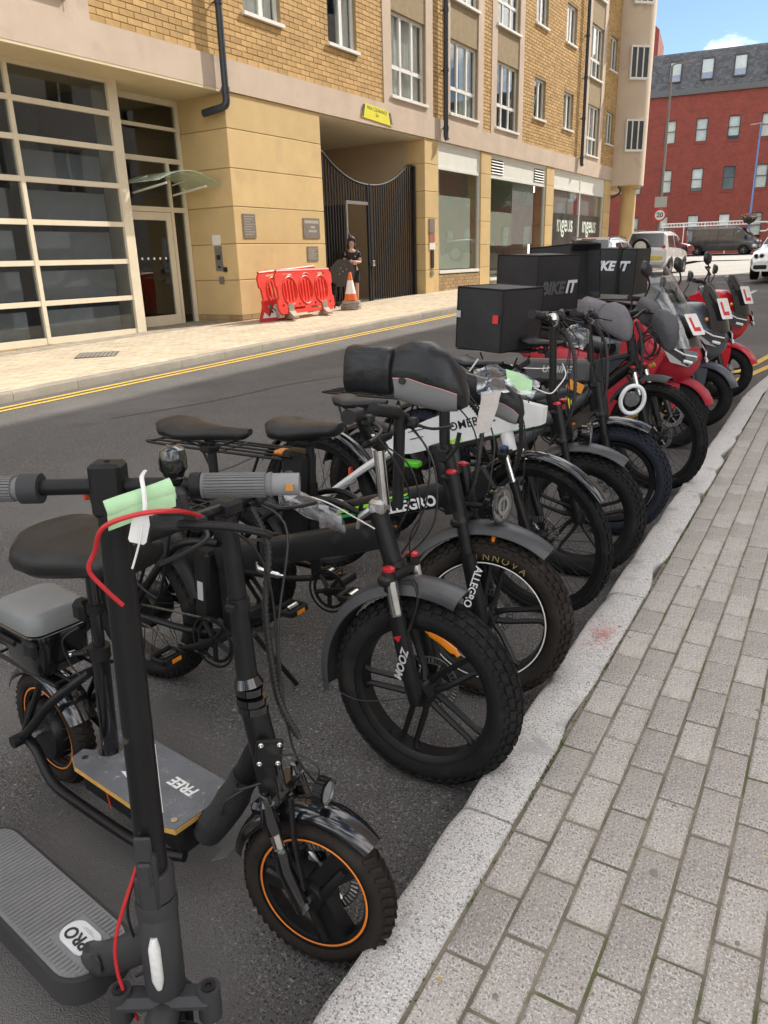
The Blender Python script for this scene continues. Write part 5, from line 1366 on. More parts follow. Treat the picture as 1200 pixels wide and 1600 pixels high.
b = MB(); b.prism([(-.372, -.093), (-.402, -.103), (-.80, -.103), (-.843, -.084), (-.853, -.045), (-.823, -.03), (-.823, .03), (-.853, .045), (-.843, .084), (-.80, .103), (-.402, .103), (-.372, .093)], .003, T(0, 0, .2258)); part('grip_tape', b, M_BOARD, dk)
text('lettering', 'FREE', .046, T(-.485, .022, .2276) @ RZ(180), M_WHT, dk, shear=.12, bold=.0012)
b = MB()
for q_ in ([(-.675, -.040), (-.645, -.022), (-.56, -.046), (-.565, -.062)], [(-.635, -.012), (-.61, .0), (-.56, -.012), (-.56, -.032)]): b.prism(q_, .0008, T(0, 0, .2278))
part('chevron', b, M_WHT, dk)
for (u, v_) in ((-.40, -.075), (-.40, .075), (-.81, -.065), (-.81, .065)): b = MB(); b.lathe([(0, .0005), (.009, .0005), (.009, -.001)], T(u, v_, .229), 12); part('bolt', b, M_CHROME, dk)
b = MB(); b.cbox((-.60, 0, .165), (.44, .15, .085), .008); bt_ = part('battery_box', b, M_BLK2, k2)
b = MB()
for u in (-.70, -.56): b.box((u, -.0762, .165), (.004, .002, .085), T(u, 0, .165) @ RY(-14) @ T(-u, 0, -.165))
part('red_trim', b, M_REFL_R, bt_)
b = MB(); b.cyl((-.785, 0, .225), (-.765, 0, .56), .024, 18); b.tube([(-.787, 0, .222), (-.786, 0, .232)], .033, 18); part('seat_tube', b, M_GLOSS, k2, 40)
b = MB(); b.tube([(-.767, 0, .53), (-.765, 0, .565)], .029, 18); b.cbox((-.79, -.02, .548), (.03, .03, .02), .005); b.tube([(-.79, -.03, .548), (-.81, -.055, .548)], .008, 8); cl_ = part('seat_clamp', b, M_BLK2, k2)
b = MB(); b.cyl((-.81, -.045, .548), (-.815, -.062, .548), .009, 10); part('bolt', b, M_CHROME, cl_)
b = MB(); b.cyl((-.765, 0, .55), (-.752, 0, .80), .0165, 16); part('seat_post', b, M_GLOSS, k2, 40)
b = MB(); b.tube([(-.758, 0, .665), (-.757, 0, .69)], .022, 16); b.cbox((-.80, -.01, .665), (.05, .045, .06), .012); part('post_bracket', b, M_BLK2, k2)
saddle(k2, -.715, .885, .37, .150, None, 4, .095, .135)
fender(k2, T(-1.09, 0, .19), .212, .09, 25, 150, M_GLOSS)
rack(k2, -.86, -1.25, .445, .085, M_BLK, [], 2)
bx_ = thing('top_box', 'black storage box with grey lid on the seated scooter rack', 'box', put(-1.885, 1.10, .452), (0, 0, -5.2))
b = MB(); b.loft([[(q[0], q[1], z) for q in rrect(.215 * s_, .175 * s_, .04, 5)] for (z, s_) in ((0, .88), (.015, .93), (.085, .97), (.09, 1.06), (.105, 1.08), (.125, 1.07), (.13, 1.0))]); part('case', b, M_GLOSS, bx_, 35)
b = MB(); b.loft([[(q[0], q[1], z) for q in rrect(.215 * s_, .175 * s_, .042, 5)] for (z, s_) in ((.131, 1.03), (.145, 1.04), (.175, 1.01), (.190, .93), (.194, .80))]); part('lid', b, mat('grey_lid', (.185, .19, .19), .45, 0, .1, 8, .08, 160, dirt=.1), bx_, 60)
b = MB(); b.cbox((.10, -.095, .10), (.05, .02, .045), .006); b.cbox((-.03, -.103, .10), (.12, .012, .02), .004); part('latch', b, M_BLK2, bx_)
cables(k2, [[(-.80, -.03, .62), (-.84, -.06, .58), (-.83, -.05, .50), (-.80, -.03, .46)]], .0025)
# clear plastic sleeve and tie wrapped on its bar
pl_ = thing('plastic_sleeve', 'crumpled clear plastic sleeve taped round the seated scooter bar', 'plastic bag', (-1.09, 1.25, 1.04))
b = MB(); b.loft([ring((0 + .02 * i, .02 * i, .012 - .018 * i), .022 + .012 * math.sin(i * 1.3), .026, 12, 2, (-.5, .8, 0), (0, 0, 1)) for i in range(6)], False); o = part('sleeve', b, glass_mat('milky_plastic', (.78, .78, .80), 2.6, .25), pl_, 60); crumple(o, .012, 38)
b = MB(); b.add([(.01, -.01, .03), (.05, .0, .045), (.045, .01, .01), (.02, -.005, -.005)], [(0, 1, 2, 3)]); part('label', b, mat('grey_white_label', (.55, .55, .56), .6), pl_)
b = MB(); b.tube(cr([(.01, .0, .02), (.05, .10, -.03), (.075, .19, -.095), (.09, .25, -.14)], 5), .002, 6); part('tie_tail', b, M_TIE, pl_, 60)
# ------------------------------------------------------------------ black folding fat-tyre bike
k3 = thing('folding_fat_bike', 'black folding fat-tyre electric bike with grey mudguard and orange spoke reflector', 'bicycle', put(-.963, 1.685), (-1, 0, 0))
Ms = steer_matrix((-.095, .66), (-.15, .84), 3)
Wf = Ms @ T(0, 0, .30)
wf = wheel(k3, Wf, .30, .104, 'mag', 'fat', M_TYRE, None, None, .045, .032, 5, 38)
b = MB(Wf); b.tube(cr([(.01, -.022, .205), (.05, -.022, .192), (.09, -.022, .168), (.115, -.022, .148)], 4), [.008, .016, .016, .008], 8, True, None, (.35, 1)); part('spoke_reflector', b, M_ORG, wf, 60)
b = MB(Wf); b.cyl((-.105, -.03, -.165), (-.092, -.035, -.135), .004, 6); part('valve', b, M_BLK2, wf)
wheel(k3, T(-1.2, 0, .30), .30, .104, 'motor', 'fat', M_TYRE, None, None, None, .085)
fo = suspension_fork(k3, Ms, .30, .104, (-.088, .658), (-.145, .80), .072, .27, M_BLK, M_CHROME, M_REDP, False, None, 1.3)
b = MB(Ms); b.tube(cr([(-.05, -.05, .66), (-.02, -.045, .66), (.0, -.05, .61), (-.015, -.07, .53), (-.025, -.08, .51)], 4), .008, 8, True, None, (1, .6)); part('fork_arch', b, M_BLK, fo, 60)
text('lettering', 'ZOOM', .033, Ms @ T(-.030, -.0978, .425) @ RY(14) @ RX(90) @ RZ(-90), M_GREYP, fo, shear=.2, bold=.0008)
b = MB(Ms); b.prism([(-.012, 0), (.014, .012), (.006, -.012)], .001, T(-.043, -.0978, .50) @ RX(90)); part('decal', b, M_REDP, fo)
fender(k3, Wf, .348, .112, 70, 192, M_GUARD, .003, .03, .05)
cables(k3, [[Wf @ Vector((-.36, -.058, -.02)), Wf @ Vector((-.2, -.07, -.055)), Wf @ Vector((-.03, -.075, -.10 + .1))]], .0018)
# frame
def beam(root, a, c, w_, ha, hc, m, name='main_beam', ch=.010):
    a = Vector((a[0], 0, a[1])); c = Vector((c[0], 0, c[1])); d = (c - a).normalized(); u = Vector((-d.z, 0, d.x))
    if u.z < 0: u = -u
    b = MB(); rings = []
    for (p, h) in ((a, ha), (c, hc)):
        rings.append([p + Vector((0, q[0], 0)) + u * q[1] for q in rrect(w_, h, ch, 2)])
    b.loft(rings); return part(name, b, m, root, 40)
mb_ = beam(k3, (-.565, .632), (-.145, .765), .056, .088, .082, M_BLK)
beam(k3, (-.60, .615), (-.80, .575), .056, .10, .10, M_BLK, 'rear_beam')
b = MB(); b.cbox((-.583, 0, .622), (.028, .066, .108), .006); b.cyl((-.583, .036, .57), (-.583, .036, .68), .012, 10); hg = part('hinge', b, M_BLK2, k3)
b = MB(); b.tube(cr([(-.60, -.04, .592), (-.575, -.055, .585), (-.52, -.052, .580), (-.485, -.045, .578)], 5), [.012, .013, .012, .006], 10, True, None, (.6, 1)); part('quick_release', b, M_CHROME, hg, 60)
b = MB(); b.tube([(-.552, -.034, .66), (-.550, -.042, .585)], .011, 6, True, None, (1, .3)); part('strap', b, M_GREYP, hg)
b = MB(); b.cyl((-.155, 0, .83), (-.105, 0, .675), .028, 18); b.cyl((-.156, 0, .835), (-.153, 0, .822), .032, 18); b.cyl((-.108, 0, .688), (-.104, 0, .674), .033, 18); part('head_tube', b, M_BLK, k3, 40)
b = MB(); b.cyl((-.79, 0, .29), (-.795, 0, .68), .020, 14); part('seat_tube', b, M_BLK, k3, 40)
b = MB(); b.cyl((-.795, 0, .66), (-.80, 0, .97), .0155, 14); b.tube([(-.795, 0, .665), (-.7955, 0, .695)], .025, 14); part('seat_post', b, M_BLK2, k3, 40)
for s_ in (-1, 1):
    b = MB(); b.tube(cr([(-.80, s_ * .04, .30), (-.92, s_ * .075, .295), (-1.2, s_ * .085, .30)], 4), .013, 10); part('chain_stay', b, M_BLK, k3, 60)
    b = MB(); b.tube(cr([(-.78, s_ * .03, .63), (-.88, s_ * .075, .63), (-.98, s_ * .085, .56), (-1.2, s_ * .085, .31)], 4), .014, 10); part('seat_stay', b, M_BLK, k3, 60)
b = MB(); b.cbox((0, 0, 0), (.075, .085, .27), .012, T(-.865, -.005, .455) @ RY(4)); bt_ = part('battery', b, M_BLK2, k3)
b = MB(); b.box((0, -.0435, -.01), (.026, .001, .07), T(-.865, -.005, .455) @ RY(4)); part('label', b, M_GREYP, bt_)
crankset(k3, -.79, .285, -1, 203, .17, .082)
chain(k3, -.79, .285, .080, -1.2, .30, .035, -.075, mat('oily_chain', (.16, .14, .11), .45, .8, .2, 40))
fender(k3, T(-1.2, 0, .30), .345, .118, 20, 170, M_BLK2, .003, .03)
rk = rack(k3, -.86, -1.45, .735, .085, M_BLK, [((-.98, .085, .73), (-1.18, .10, .31)), ((-1.35, .085, .73), (-1.20, .10, .31))], 3)
for s_ in (-1, 1):
    b = MB(); b.tube(cr([(-.95, s_ * .09, .735), (-.92, s_ * .11, .66), (-.985, s_ * .12, .44), (-1.03, s_ * .12, .42), (-1.12, s_ * .11, .45), (-1.20, s_ * .10, .52)], 4), .006, 8); part('pannier_guard', b, M_BLK, rk, 60)
b = MB(); b.cbox((-.93, 0, .70), (.16, .11, .05), .012); part('controller_box', b, M_BLK2, k3)
sd = saddle(k3, -.80, 1.015, .35, .092, None, 2, .022, .062)
b = MB(); b.cbox((-1.46, 0, .70), (.02, .07, .04), .005); part('tail_lamp', b, M_REFL_R, k3)
# bars
b = MB(Ms); b.cbox((-.15, 0, .848), (.05, .058, .045), .010); b.tube([(-.16, -.034, .845), (-.19, -.04, .82), (-.20, -.04, .785)], [.012, .01, .007], 8); part('fold_clamp', b, M_ALU, k3)
b = MB(Ms); b.cyl((-.135, 0, .855), (-.150, 0, 1.01), .0165, 14); part('quill', b, M_CHROME, k3, 40)
b = MB(Ms); b.cyl((-.098, .012, .85), (-.090, .012, 1.12), .0165, 14); part('handle_post', b, M_BLK, k3, 40)
grip_bar(k3, [Ms @ p for p in cr([(-.145, .02, 1.01), (-.152, -.03, 1.035), (-.16, -.075, 1.09), (-.135, -.12, 1.128), (-.11, -.17, 1.14), (-.08, -.265, 1.15)], 6)])
grip(k3, Ms @ Vector((-.108, -.175, 1.14)), Ms @ Vector((-.078, -.27, 1.15)), .017)
grip_bar(k3, [Ms @ p for p in cr([(-.09, .05, 1.10), (-.088, .0, 1.118), (-.10, -.10, 1.138)], 5)])
grip(k3, Ms @ Vector((-.090, -.005, 1.122)), Ms @ Vector((-.104, -.105, 1.142)), .0175)
lever(k3, Ms @ Vector((-.06, .03, 1.09)), (.02, .11, .0)); lever(k3, Ms @ Vector((-.10, -.14, 1.12)), (.03, -.11, -.005))
b = MB(Ms @ T(-.135, -.035, 1.045) @ RZ(-8) @ RY(-30)); b.cbox((0, 0, 0), (.052, .085, .018), .005); ds = part('display', b, M_BLK2, k3)
b = MB(Ms @ T(-.135, -.035, 1.045) @ RZ(-8) @ RY(-30)); b.box((0, 0, .0095), (.036, .062, .001)); part('screen', b, mat('lcd_screen', (.10, .105, .085), .15), ds)
cables(k3, [[Ms @ Vector((-.07, .03, 1.08)), Ms @ Vector((-.02, .05, 1.0)), Ms @ Vector((-.03, .05, .85)), Ms @ Vector((-.08, .05, .72)), Ms @ Vector((-.03, .08, .45)), Ms @ Vector((-.02, .07, .33))],
            [Ms @ Vector((-.11, -.13, 1.11)), Ms @ Vector((-.06, -.07, 1.0)), Ms @ Vector((-.07, .03, .86)), Vector((-.16, .03, .72)), Vector((-.3, .03, .66))],
            [Ms @ Vector((-.13, -.03, 1.04)), Ms @ Vector((-.05, 0, .97)), Ms @ Vector((-.035, .03, .82)), Vector((-.10, .035, .70))],
            [Ms @ Vector((-.08, .04, 1.09)), Ms @ Vector((.0, .04, .98)), Ms @ Vector((-.0, .04, .80)), Vector((-.12, .035, .66))]])
b = MB(); b.tube(cr([(-.72, .05, .27), (-.70, .12, .15), (-.66, .19, .02)], 4), .009, 8); part('kickstand', b, M_BLK2, k3)

# ------------------------------------------------------------------ green-striped fat bike with hand muffs
k4 = thing('green_striped_fat_bike', 'black fat-tyre electric bike with green stripes and large black hand muffs', 'bicycle', put(-1.0, 2.19), (-1, 0, 2))
Ms = steer_matrix((-.10, .66), (-.17, .90), 10)
Wf = Ms @ T(0, 0, .30)
wf = wheel(k4, Wf, .30, .104, 'mag', 'fat', M_TYRE_BR, (mat('white_tyre_line', (.62, .61, .57), .6), .214, .0022, .049), None, .045, .032, 5, 10)
M_GOLD = mat('worn_gold_print', (.22, .17, .05), .6)
for i, ch in enumerate('INNOVA'):
    a = 98 - i * 8.2
    text('lettering', ch, .034, Wf @ RY(-a) @ T(.236, -.0522, 0) @ Matrix(((0, 1, 0, 0), (0, 0, -1, 0), (-1, 0, 0, 0), (0, 0, 0, 1))) @ Matrix.Identity(4), M_GOLD, wf)
wheel(k4, T(-1.15, 0, .30), .30, .104, 'mag', 'fat', M_TYRE, None, None, None, .08, 5, 22)
fo = suspension_fork(k4, Ms, .30, .104, (-.095, .655), (-.165, .90), .072, .30, M_BLK, M_BLK2, M_REDP, True, None, 1.35)
text('lettering', 'ALLEGRO', .036, Ms @ T(-.030, -.0985, .44) @ RY(15) @ RX(90) @ RZ(-90), M_WHT, fo, bold=.0006)
fender(k4, Wf, .345, .118, 52, 165, M_GUARD, .003, .028, .1)
lamp(k4, (.035, -.02, .715), .060, Ms, (.93, -.36, 0))
b = MB(Ms); b.tube([(-.09, 0, .70), (-.03, 0, .70)], .010, 8); part('lamp_bracket', b, M_BLK2, k4)
b = MB(Ms); b.cbox((.02, -.03, .615), (.012, .03, .055), .004); part('fork_reflector', b, M_ORG, k4)
b4 = beam(k4, (-.63, .585), (-.15, .735), .058, .085, .088, M_BLK)
b4d = Vector((.48, 0, .15)).normalized(); a4 = math.degrees(math.atan2(.15, .48))
MB4 = T(-.63, -.0305, .585) @ RY(-a4) @ SIDE
M_LIME = mat('lime_stripe', (.30, .72, .03), .4); M_GRN = mat('green_stripe', (.02, .34, .10), .4)
for (u0, u1, v_, hh, m_) in ((.03, .13, .012, .014, M_LIME), (.03, .14, -.008, .012, M_GRN), (.155, .23, .014, .012, M_LIME), (.155, .24, .0, .010, M_GRN), (.26, .35, .026, .007, M_LIME), (.26, .36, .016, .006, M_GRN)):
    b = MB(MB4); b.prism([(u0, v_ - hh / 2), (u1, v_ - hh / 2), (u1 + .01, v_ + hh / 2), (u0 + .006, v_ + hh / 2)], .0012); part('stripe', b, m_, b4)
text('lettering', 'ALLEGRO', .052, MB4 @ T(.345, -.014, .0006), M_WHT, b4, bold=.0016, space=1.05)
b = MB(); b.cyl((-.20, 0, .90), (-.135, 0, .665), .029, 18); part('head_tube', b, M_BLK, k4, 40)
b = MB(); b.cbox((0, 0, 0), (.12, .085, .38), .014, T(-.80, 0, .63) @ RY(4)); part('battery', b, M_BLK2, k4)
b = MB(); b.cyl((-.735, 0, .30), (-.73, 0, .70), .02, 14); part('seat_tube', b, M_BLK, k4)
b = MB(); b.cyl((-.73, 0, .66), (-.735, 0, .90), .016, 14); part('seat_post', b, M_BLK2, k4)
saddle(k4, -.735, .925, .29, .108, None, 4, .05, .085)
for s_ in (-1, 1):
    b = MB(); b.tube(cr([(-.72, s_ * .04, .32), (-.85, s_ * .08, .31), (-1.15, s_ * .085, .30)], 4), .013, 10); part('chain_stay', b, M_BLK, k4, 60)
    b = MB(); b.tube(cr([(-.50, s_ * .035, .62), (-.66, s_ * .06, .66), (-.90, s_ * .085, .56), (-1.15, s_ * .085, .31)], 4), .012, 10); part('seat_stay', b, M_BLK, k4, 60)
crankset(k4, -.62, .30, -1, 15, .165, .075)
rack(k4, -.80, -1.50, .80, .085, M_BLK, [((-.92, .085, .795), (-1.14, .10, .31)), ((-1.40, .085, .795), (-1.16, .10, .31))], 3)
fender(k4, T(-1.15, 0, .30), .345, .12, 20, 170, M_BLK2)
b = MB(); b.cbox((-.86, 0, .80), (.06, .06, .03), .006); part('tail_reflector', b, M_ORG, k4)
b = MB(Ms); b.cyl((-.168, 0, .88), (-.175, 0, 1.10), .0185, 14); b.cbox((-.168, 0, .865), (.045, .05, .05), .008); b.tube([(-.15, -.03, .86), (-.12, -.03, .90), (-.11, -.03, .95)], .008, 8); part('handle_post', b, M_BLK, k4, 40)
grip_bar(k4, [Ms @ Vector(p) for p in ((-.22, -.30, 1.14), (-.175, -.06, 1.10), (-.175, .06, 1.10), (-.22, .30, 1.10))])
spiral_wrap(k4, [Ms @ Vector(p) for p in ((-.13, .08, 1.06), (-.07, .10, .98), (-.065, .07, .86), (-.09, .05, .72), (-.16, .04, .65))], .0085)
cables(k4, [[Ms @ Vector((-.14, -.1, 1.08)), Ms @ Vector((-.06, -.06, .98)), Ms @ Vector((-.05, -.01, .84)), Ms @ Vector((-.11, .04, .66))], [Ms @ Vector((-.12, .1, 1.07)), Ms @ Vector((-.02, .09, .92)), Ms @ Vector((-.03, .06, .68)), Ms @ Vector((-.02, .07, .4))]])
# hand muffs: quilted cuff, padded body, grey reflective hem with red piping
M_MUFF = mat('black_coated_nylon', (.013, .0135, .015), .34, 0, .15, 9, .35, 26, spec=.34)
M_HEM = mat('grey_reflective_hem', (.20, .20, .20), .5, 0, .08, 12)
def make_muff(root, base, sgn, scale=1.0, m=None, hem=True, grp='hand muffs', amp=.008):
    """base matrix: x towards the front of the bar, y outwards, z up"""
    R = []
    prof = [(-.150, .002, .044, .066, 3.2), (-.145, .002, .050, .072, 3.2), (-.10, .004, .051, .070, 3.0), (-.04, .004, .052, .073, 3.0), (-.015, .003, .052, .072, 2.8), (0.0, .003, .046, .066, 2.6), (.012, .003, .054, .080, 2.4), (.06, .006, .062, .090, 2.3), (.11, .0, .062, .092, 2.3), (.16, -.016, .055, .082, 2.3), (.20, -.038, .042, .058, 2.2), (.222, -.056, .020, .026, 2.0)]
    for (x, z, ry, rz_, p) in prof: R.append([base @ (q * scale) for q in ring((x, 0, z), ry, rz_, 26, p)])
    cuff = muff(root, R[:6], m or M_MUFF, 'muff_cuff'); crumple(cuff, amp * .6, 22)
    body = muff(root, R[5:], m or M_MUFF, 'hand_muff')
    if hem:
        strips = []; pip = []
        for (x, z, ry, rz_, p) in prof[6:-1]:
            q = ring((x, 0, z), ry + .0035, rz_ + .0035, 40, p); strips.append([base @ (v_ * scale) for v_ in q[21:31]]); pip.append(base @ (q[21] * scale))
        b = MB(); n = 10; b.v = [v_ for r_ in strips for v_ in r_]; b.f = [(i * n + k, i * n + k + 1, (i + 1) * n + k + 1, (i + 1) * n + k) for i in range(len(strips) - 1) for k in range(n - 1)]
        hm = part('hem', b, M_HEM, body, 60); crumple(hm, amp, 16)
        b = MB(); b.tube(pip, .0016, 6); pp = part('piping', b, mat('pink_piping', (.55, .26, .24), .5), body, 60); crumple(pp, amp, 16)
    crumple(body, amp, 16)
    return body
make_muff(k4, Ms @ T(-.262, -.235, 1.158) @ RZ(0) @ RY(2), -1, 1.04)
make_muff(k4, Ms @ T(-.10, .27, 1.05) @ RZ(8) @ RY(16), 1, .72)

# clear pouches with notices tied to that bar
pb = thing('plastic_pouch', 'clear plastic pouch with printed notice and green slip hanging off the muffs', 'plastic pouch', (-1.075, 2.35, 1.14))
b = MB(); G_ = lambda a, c, d, e, n=6: ([(Vector(a).lerp(Vector(c), i / n)).lerp(Vector(d).lerp(Vector(e), i / n), j / n) for i in range(n + 1) for j in range(n + 1)], [(i * (n + 1) + j, (i + 1) * (n + 1) + j, (i + 1) * (n + 1) + j + 1, i * (n + 1) + j + 1) for i in range(n) for j in range(n)])
b.add(*G_((-.05, -.03, .05), (.00, .06, .06), (-.0, -.08, -.02), (.07, .0, -.02))); b.add(*G_((.0, .06, .06), (.13, .12, .0), (.045, .03, -.0), (.12, .08, -.055)))
o = part('pouch', b, M_PLASTIC_CLEAR, pb, 60); crumple(o, .014, 24)
b = MB(); b.add(*G_((.0, -.07, -.015), (.055, -.02, -.015), (.005, -.11, -.15), (.04, -.08, -.15))); o = part('printed_slip', b, mat('pinkish_paper', (.48, .44, .41), .8, 0, .1, 40), pb, 60); crumple(o, .008, 20)
b = MB(); b.add(*G_((.035, .055, .045), (.115, .105, .005), (.045, .04, .0), (.115, .085, -.045))); o = part('green_slip', b, M_GREEN_PAPER, pb, 60); crumple(o, .006, 20)
b = MB(); b.tube([(-.06, -.035, .045), (-.035, -.02, .085)], .009, 8, True, None, (1, .3)); part('tie_head', b, mat('milky_nylon', (.62, .62, .60), .45), pb)
b = MB(); b.tube(cr([(.12, .10, -.02), (.17, .12, -.04), (.19, .14, -.02), (.21, .16, .02), (.20, .15, .06)], 5), .0022, 6); part('tie', b, M_TIE, pb, 60)

# ------------------------------------------------------------------ white-framed bike
k5 = thing('white_framed_bike', 'white box-framed electric bike with thin spoked wheels and black mudguard', 'bicycle', put(-1.075, 2.87), (-1, 0, 2))
Ms = steer_matrix((-.14, .70), (-.19, .90), -13)
Wf = Ms @ T(0, 0, .343)
wf = wheel(k5, Wf, .343, .056, 'spoke', 'mtb', M_TYRE, None, None, .035, .03)
wheel(k5, T(-1.14, 0, .343), .343, .056, 'spoke', 'mtb', M_TYRE, None, None, None, .05)
suspension_fork(k5, Ms, .343, .056, (-.135, .705), (-.18, .86), .058, .30, M_BLK, M_CHROME, mat('blue_cap', (.03, .05, .14), .4))
fender(k5, Wf, .378, .066, 38, 165, M_GLOSS, .003, .016, .2)
M_WHF = mat('white_frame_paint', (.70, .70, .69), .3, 0, .05, 6, coat=.4, dirt=.08)
b = MB(); b.prism([(-.74, .705), (-.69, .64), (-.60, .655), (-.13, .80), (-.11, .925), (-.30, .905), (-.52, .815)], .062, RX(90)); fr = part('main_beam', b, M_WHF, k5, 0)
a5 = math.degrees(math.atan2(.15, .49)); M5 = T(-.62, -.0325, .70) @ RY(-a5) @ SIDE
text('lettering', 'HOMEBIKE', .052, M5 @ T(.315, .024, 0), M_BLK2, fr, bold=.0006, space=1.05)
b = MB(M5)
for (x0, x1, y0) in ((.02, .12, .045), (.02, .09, .012), (.41, .46, .028)): b.lim(x0, x1, y0, y0 + .004, 0, .0008)
part('decal', b, M_BLK2, fr)
b = MB(M5); b.lim(.20, .27, -.042, -.028, 0, .001); part('stripe', b, M_LIME, fr)
b = MB(); b.prism([(-.13, .80), (.0, .835), (.005, .905), (-.11, .925)], .05, RX(90)); part('head_cowl', b, M_WHF, k5, 0)
b = MB(); b.cyl((-.20, 0, .93), (-.14, 0, .71), .028, 16); part('head_tube', b, M_WHF, k5)
for s_ in (-1, 1):
    b = MB(); b.tube([(-.70, s_ * .03, .66), (-.86, s_ * .05, .55), (-1.14, s_ * .065, .345)], [.02, .017, .012], 8); part('seat_stay', b, M_WHF, k5)
    b = MB(); b.tube([(-.72, s_ * .04, .33), (-1.14, s_ * .065, .343)], .012, 8); part('chain_stay', b, M_WHF, k5)
b = MB(); b.cyl((-.74, 0, .32), (-.82, 0, .72), .02, 12); part('seat_tube', b, M_WHF, k5)
b = MB(); b.cyl((-.82, 0, .70), (-.85, 0, .84), .015, 12); part('seat_post', b, M_BLK2, k5)
saddle(k5, -.87, .872, .26, .085, None, 2)
crankset(k5, -.72, .32, -1, 40, .16, .08)
fender(k5, T(-1.14, 0, .343), .39, .07, 20, 150, M_GLOSS, .003, .014)
b = MB(); b.cbox((-.62, 0, .60), (.10, .05, .03), .008); part('pedal_assist_lamp', b, mat('green_plastic', (.10, .55, .02), .4), k5)
b = MB(); b.cbox((-.93, -.02, .52), (.012, .05, .07), .004); part('reflector', b, M_REFL_R, k5)
b = MB(); b.cyl((-.185, 0, .90), (-.21, 0, 1.0), .016, 12); part('handle_post', b, M_BLK, k5)
grip_bar(k5, [Ms @ Vector(p) for p in ((-.26, -.30, 1.03), (-.20, -.05, 1.0), (-.20, .05, 1.0), (-.26, .30, 1.03))])
for s_ in (-1, 1): grip(k5, Ms @ Vector((-.235, s_ * .18, 1.02)), Ms @ Vector((-.26, s_ * .30, 1.03)), .017); lever(k5, Ms @ Vector((-.21, s_ * .15, 1.0)), (.02, s_ * .1, 0))
spiral_wrap(k5, [Ms @ Vector(p) for p in ((-.15, -.06, .99), (-.06, -.07, .92), (-.05, -.06, .78), (-.10, -.05, .62), (-.25, -.05, .50), (-.36, -.04, .48))], .010)
cables(k5, [[Ms @ Vector((-.14, -.05, .98)), Ms @ Vector((-.03, -.07, .86)), Ms @ Vector((-.03, -.07, .60)), Ms @ Vector((-.05, -.05, .48))], [Ms @ Vector((-.14, .05, .98)), Ms @ Vector((-.06, .02, .90)), Ms @ Vector((-.04, .05, .60)), Ms @ Vector((-.03, .05, .38))]])
b = MB(); b.cbox((-.25, -.05, .56), (.13, .05, .13), .012, T(-.25, -.05, .56) @ RY(-35) @ T(.25, .05, -.56)); part('seat_bag', b, M_BLK2, k5)
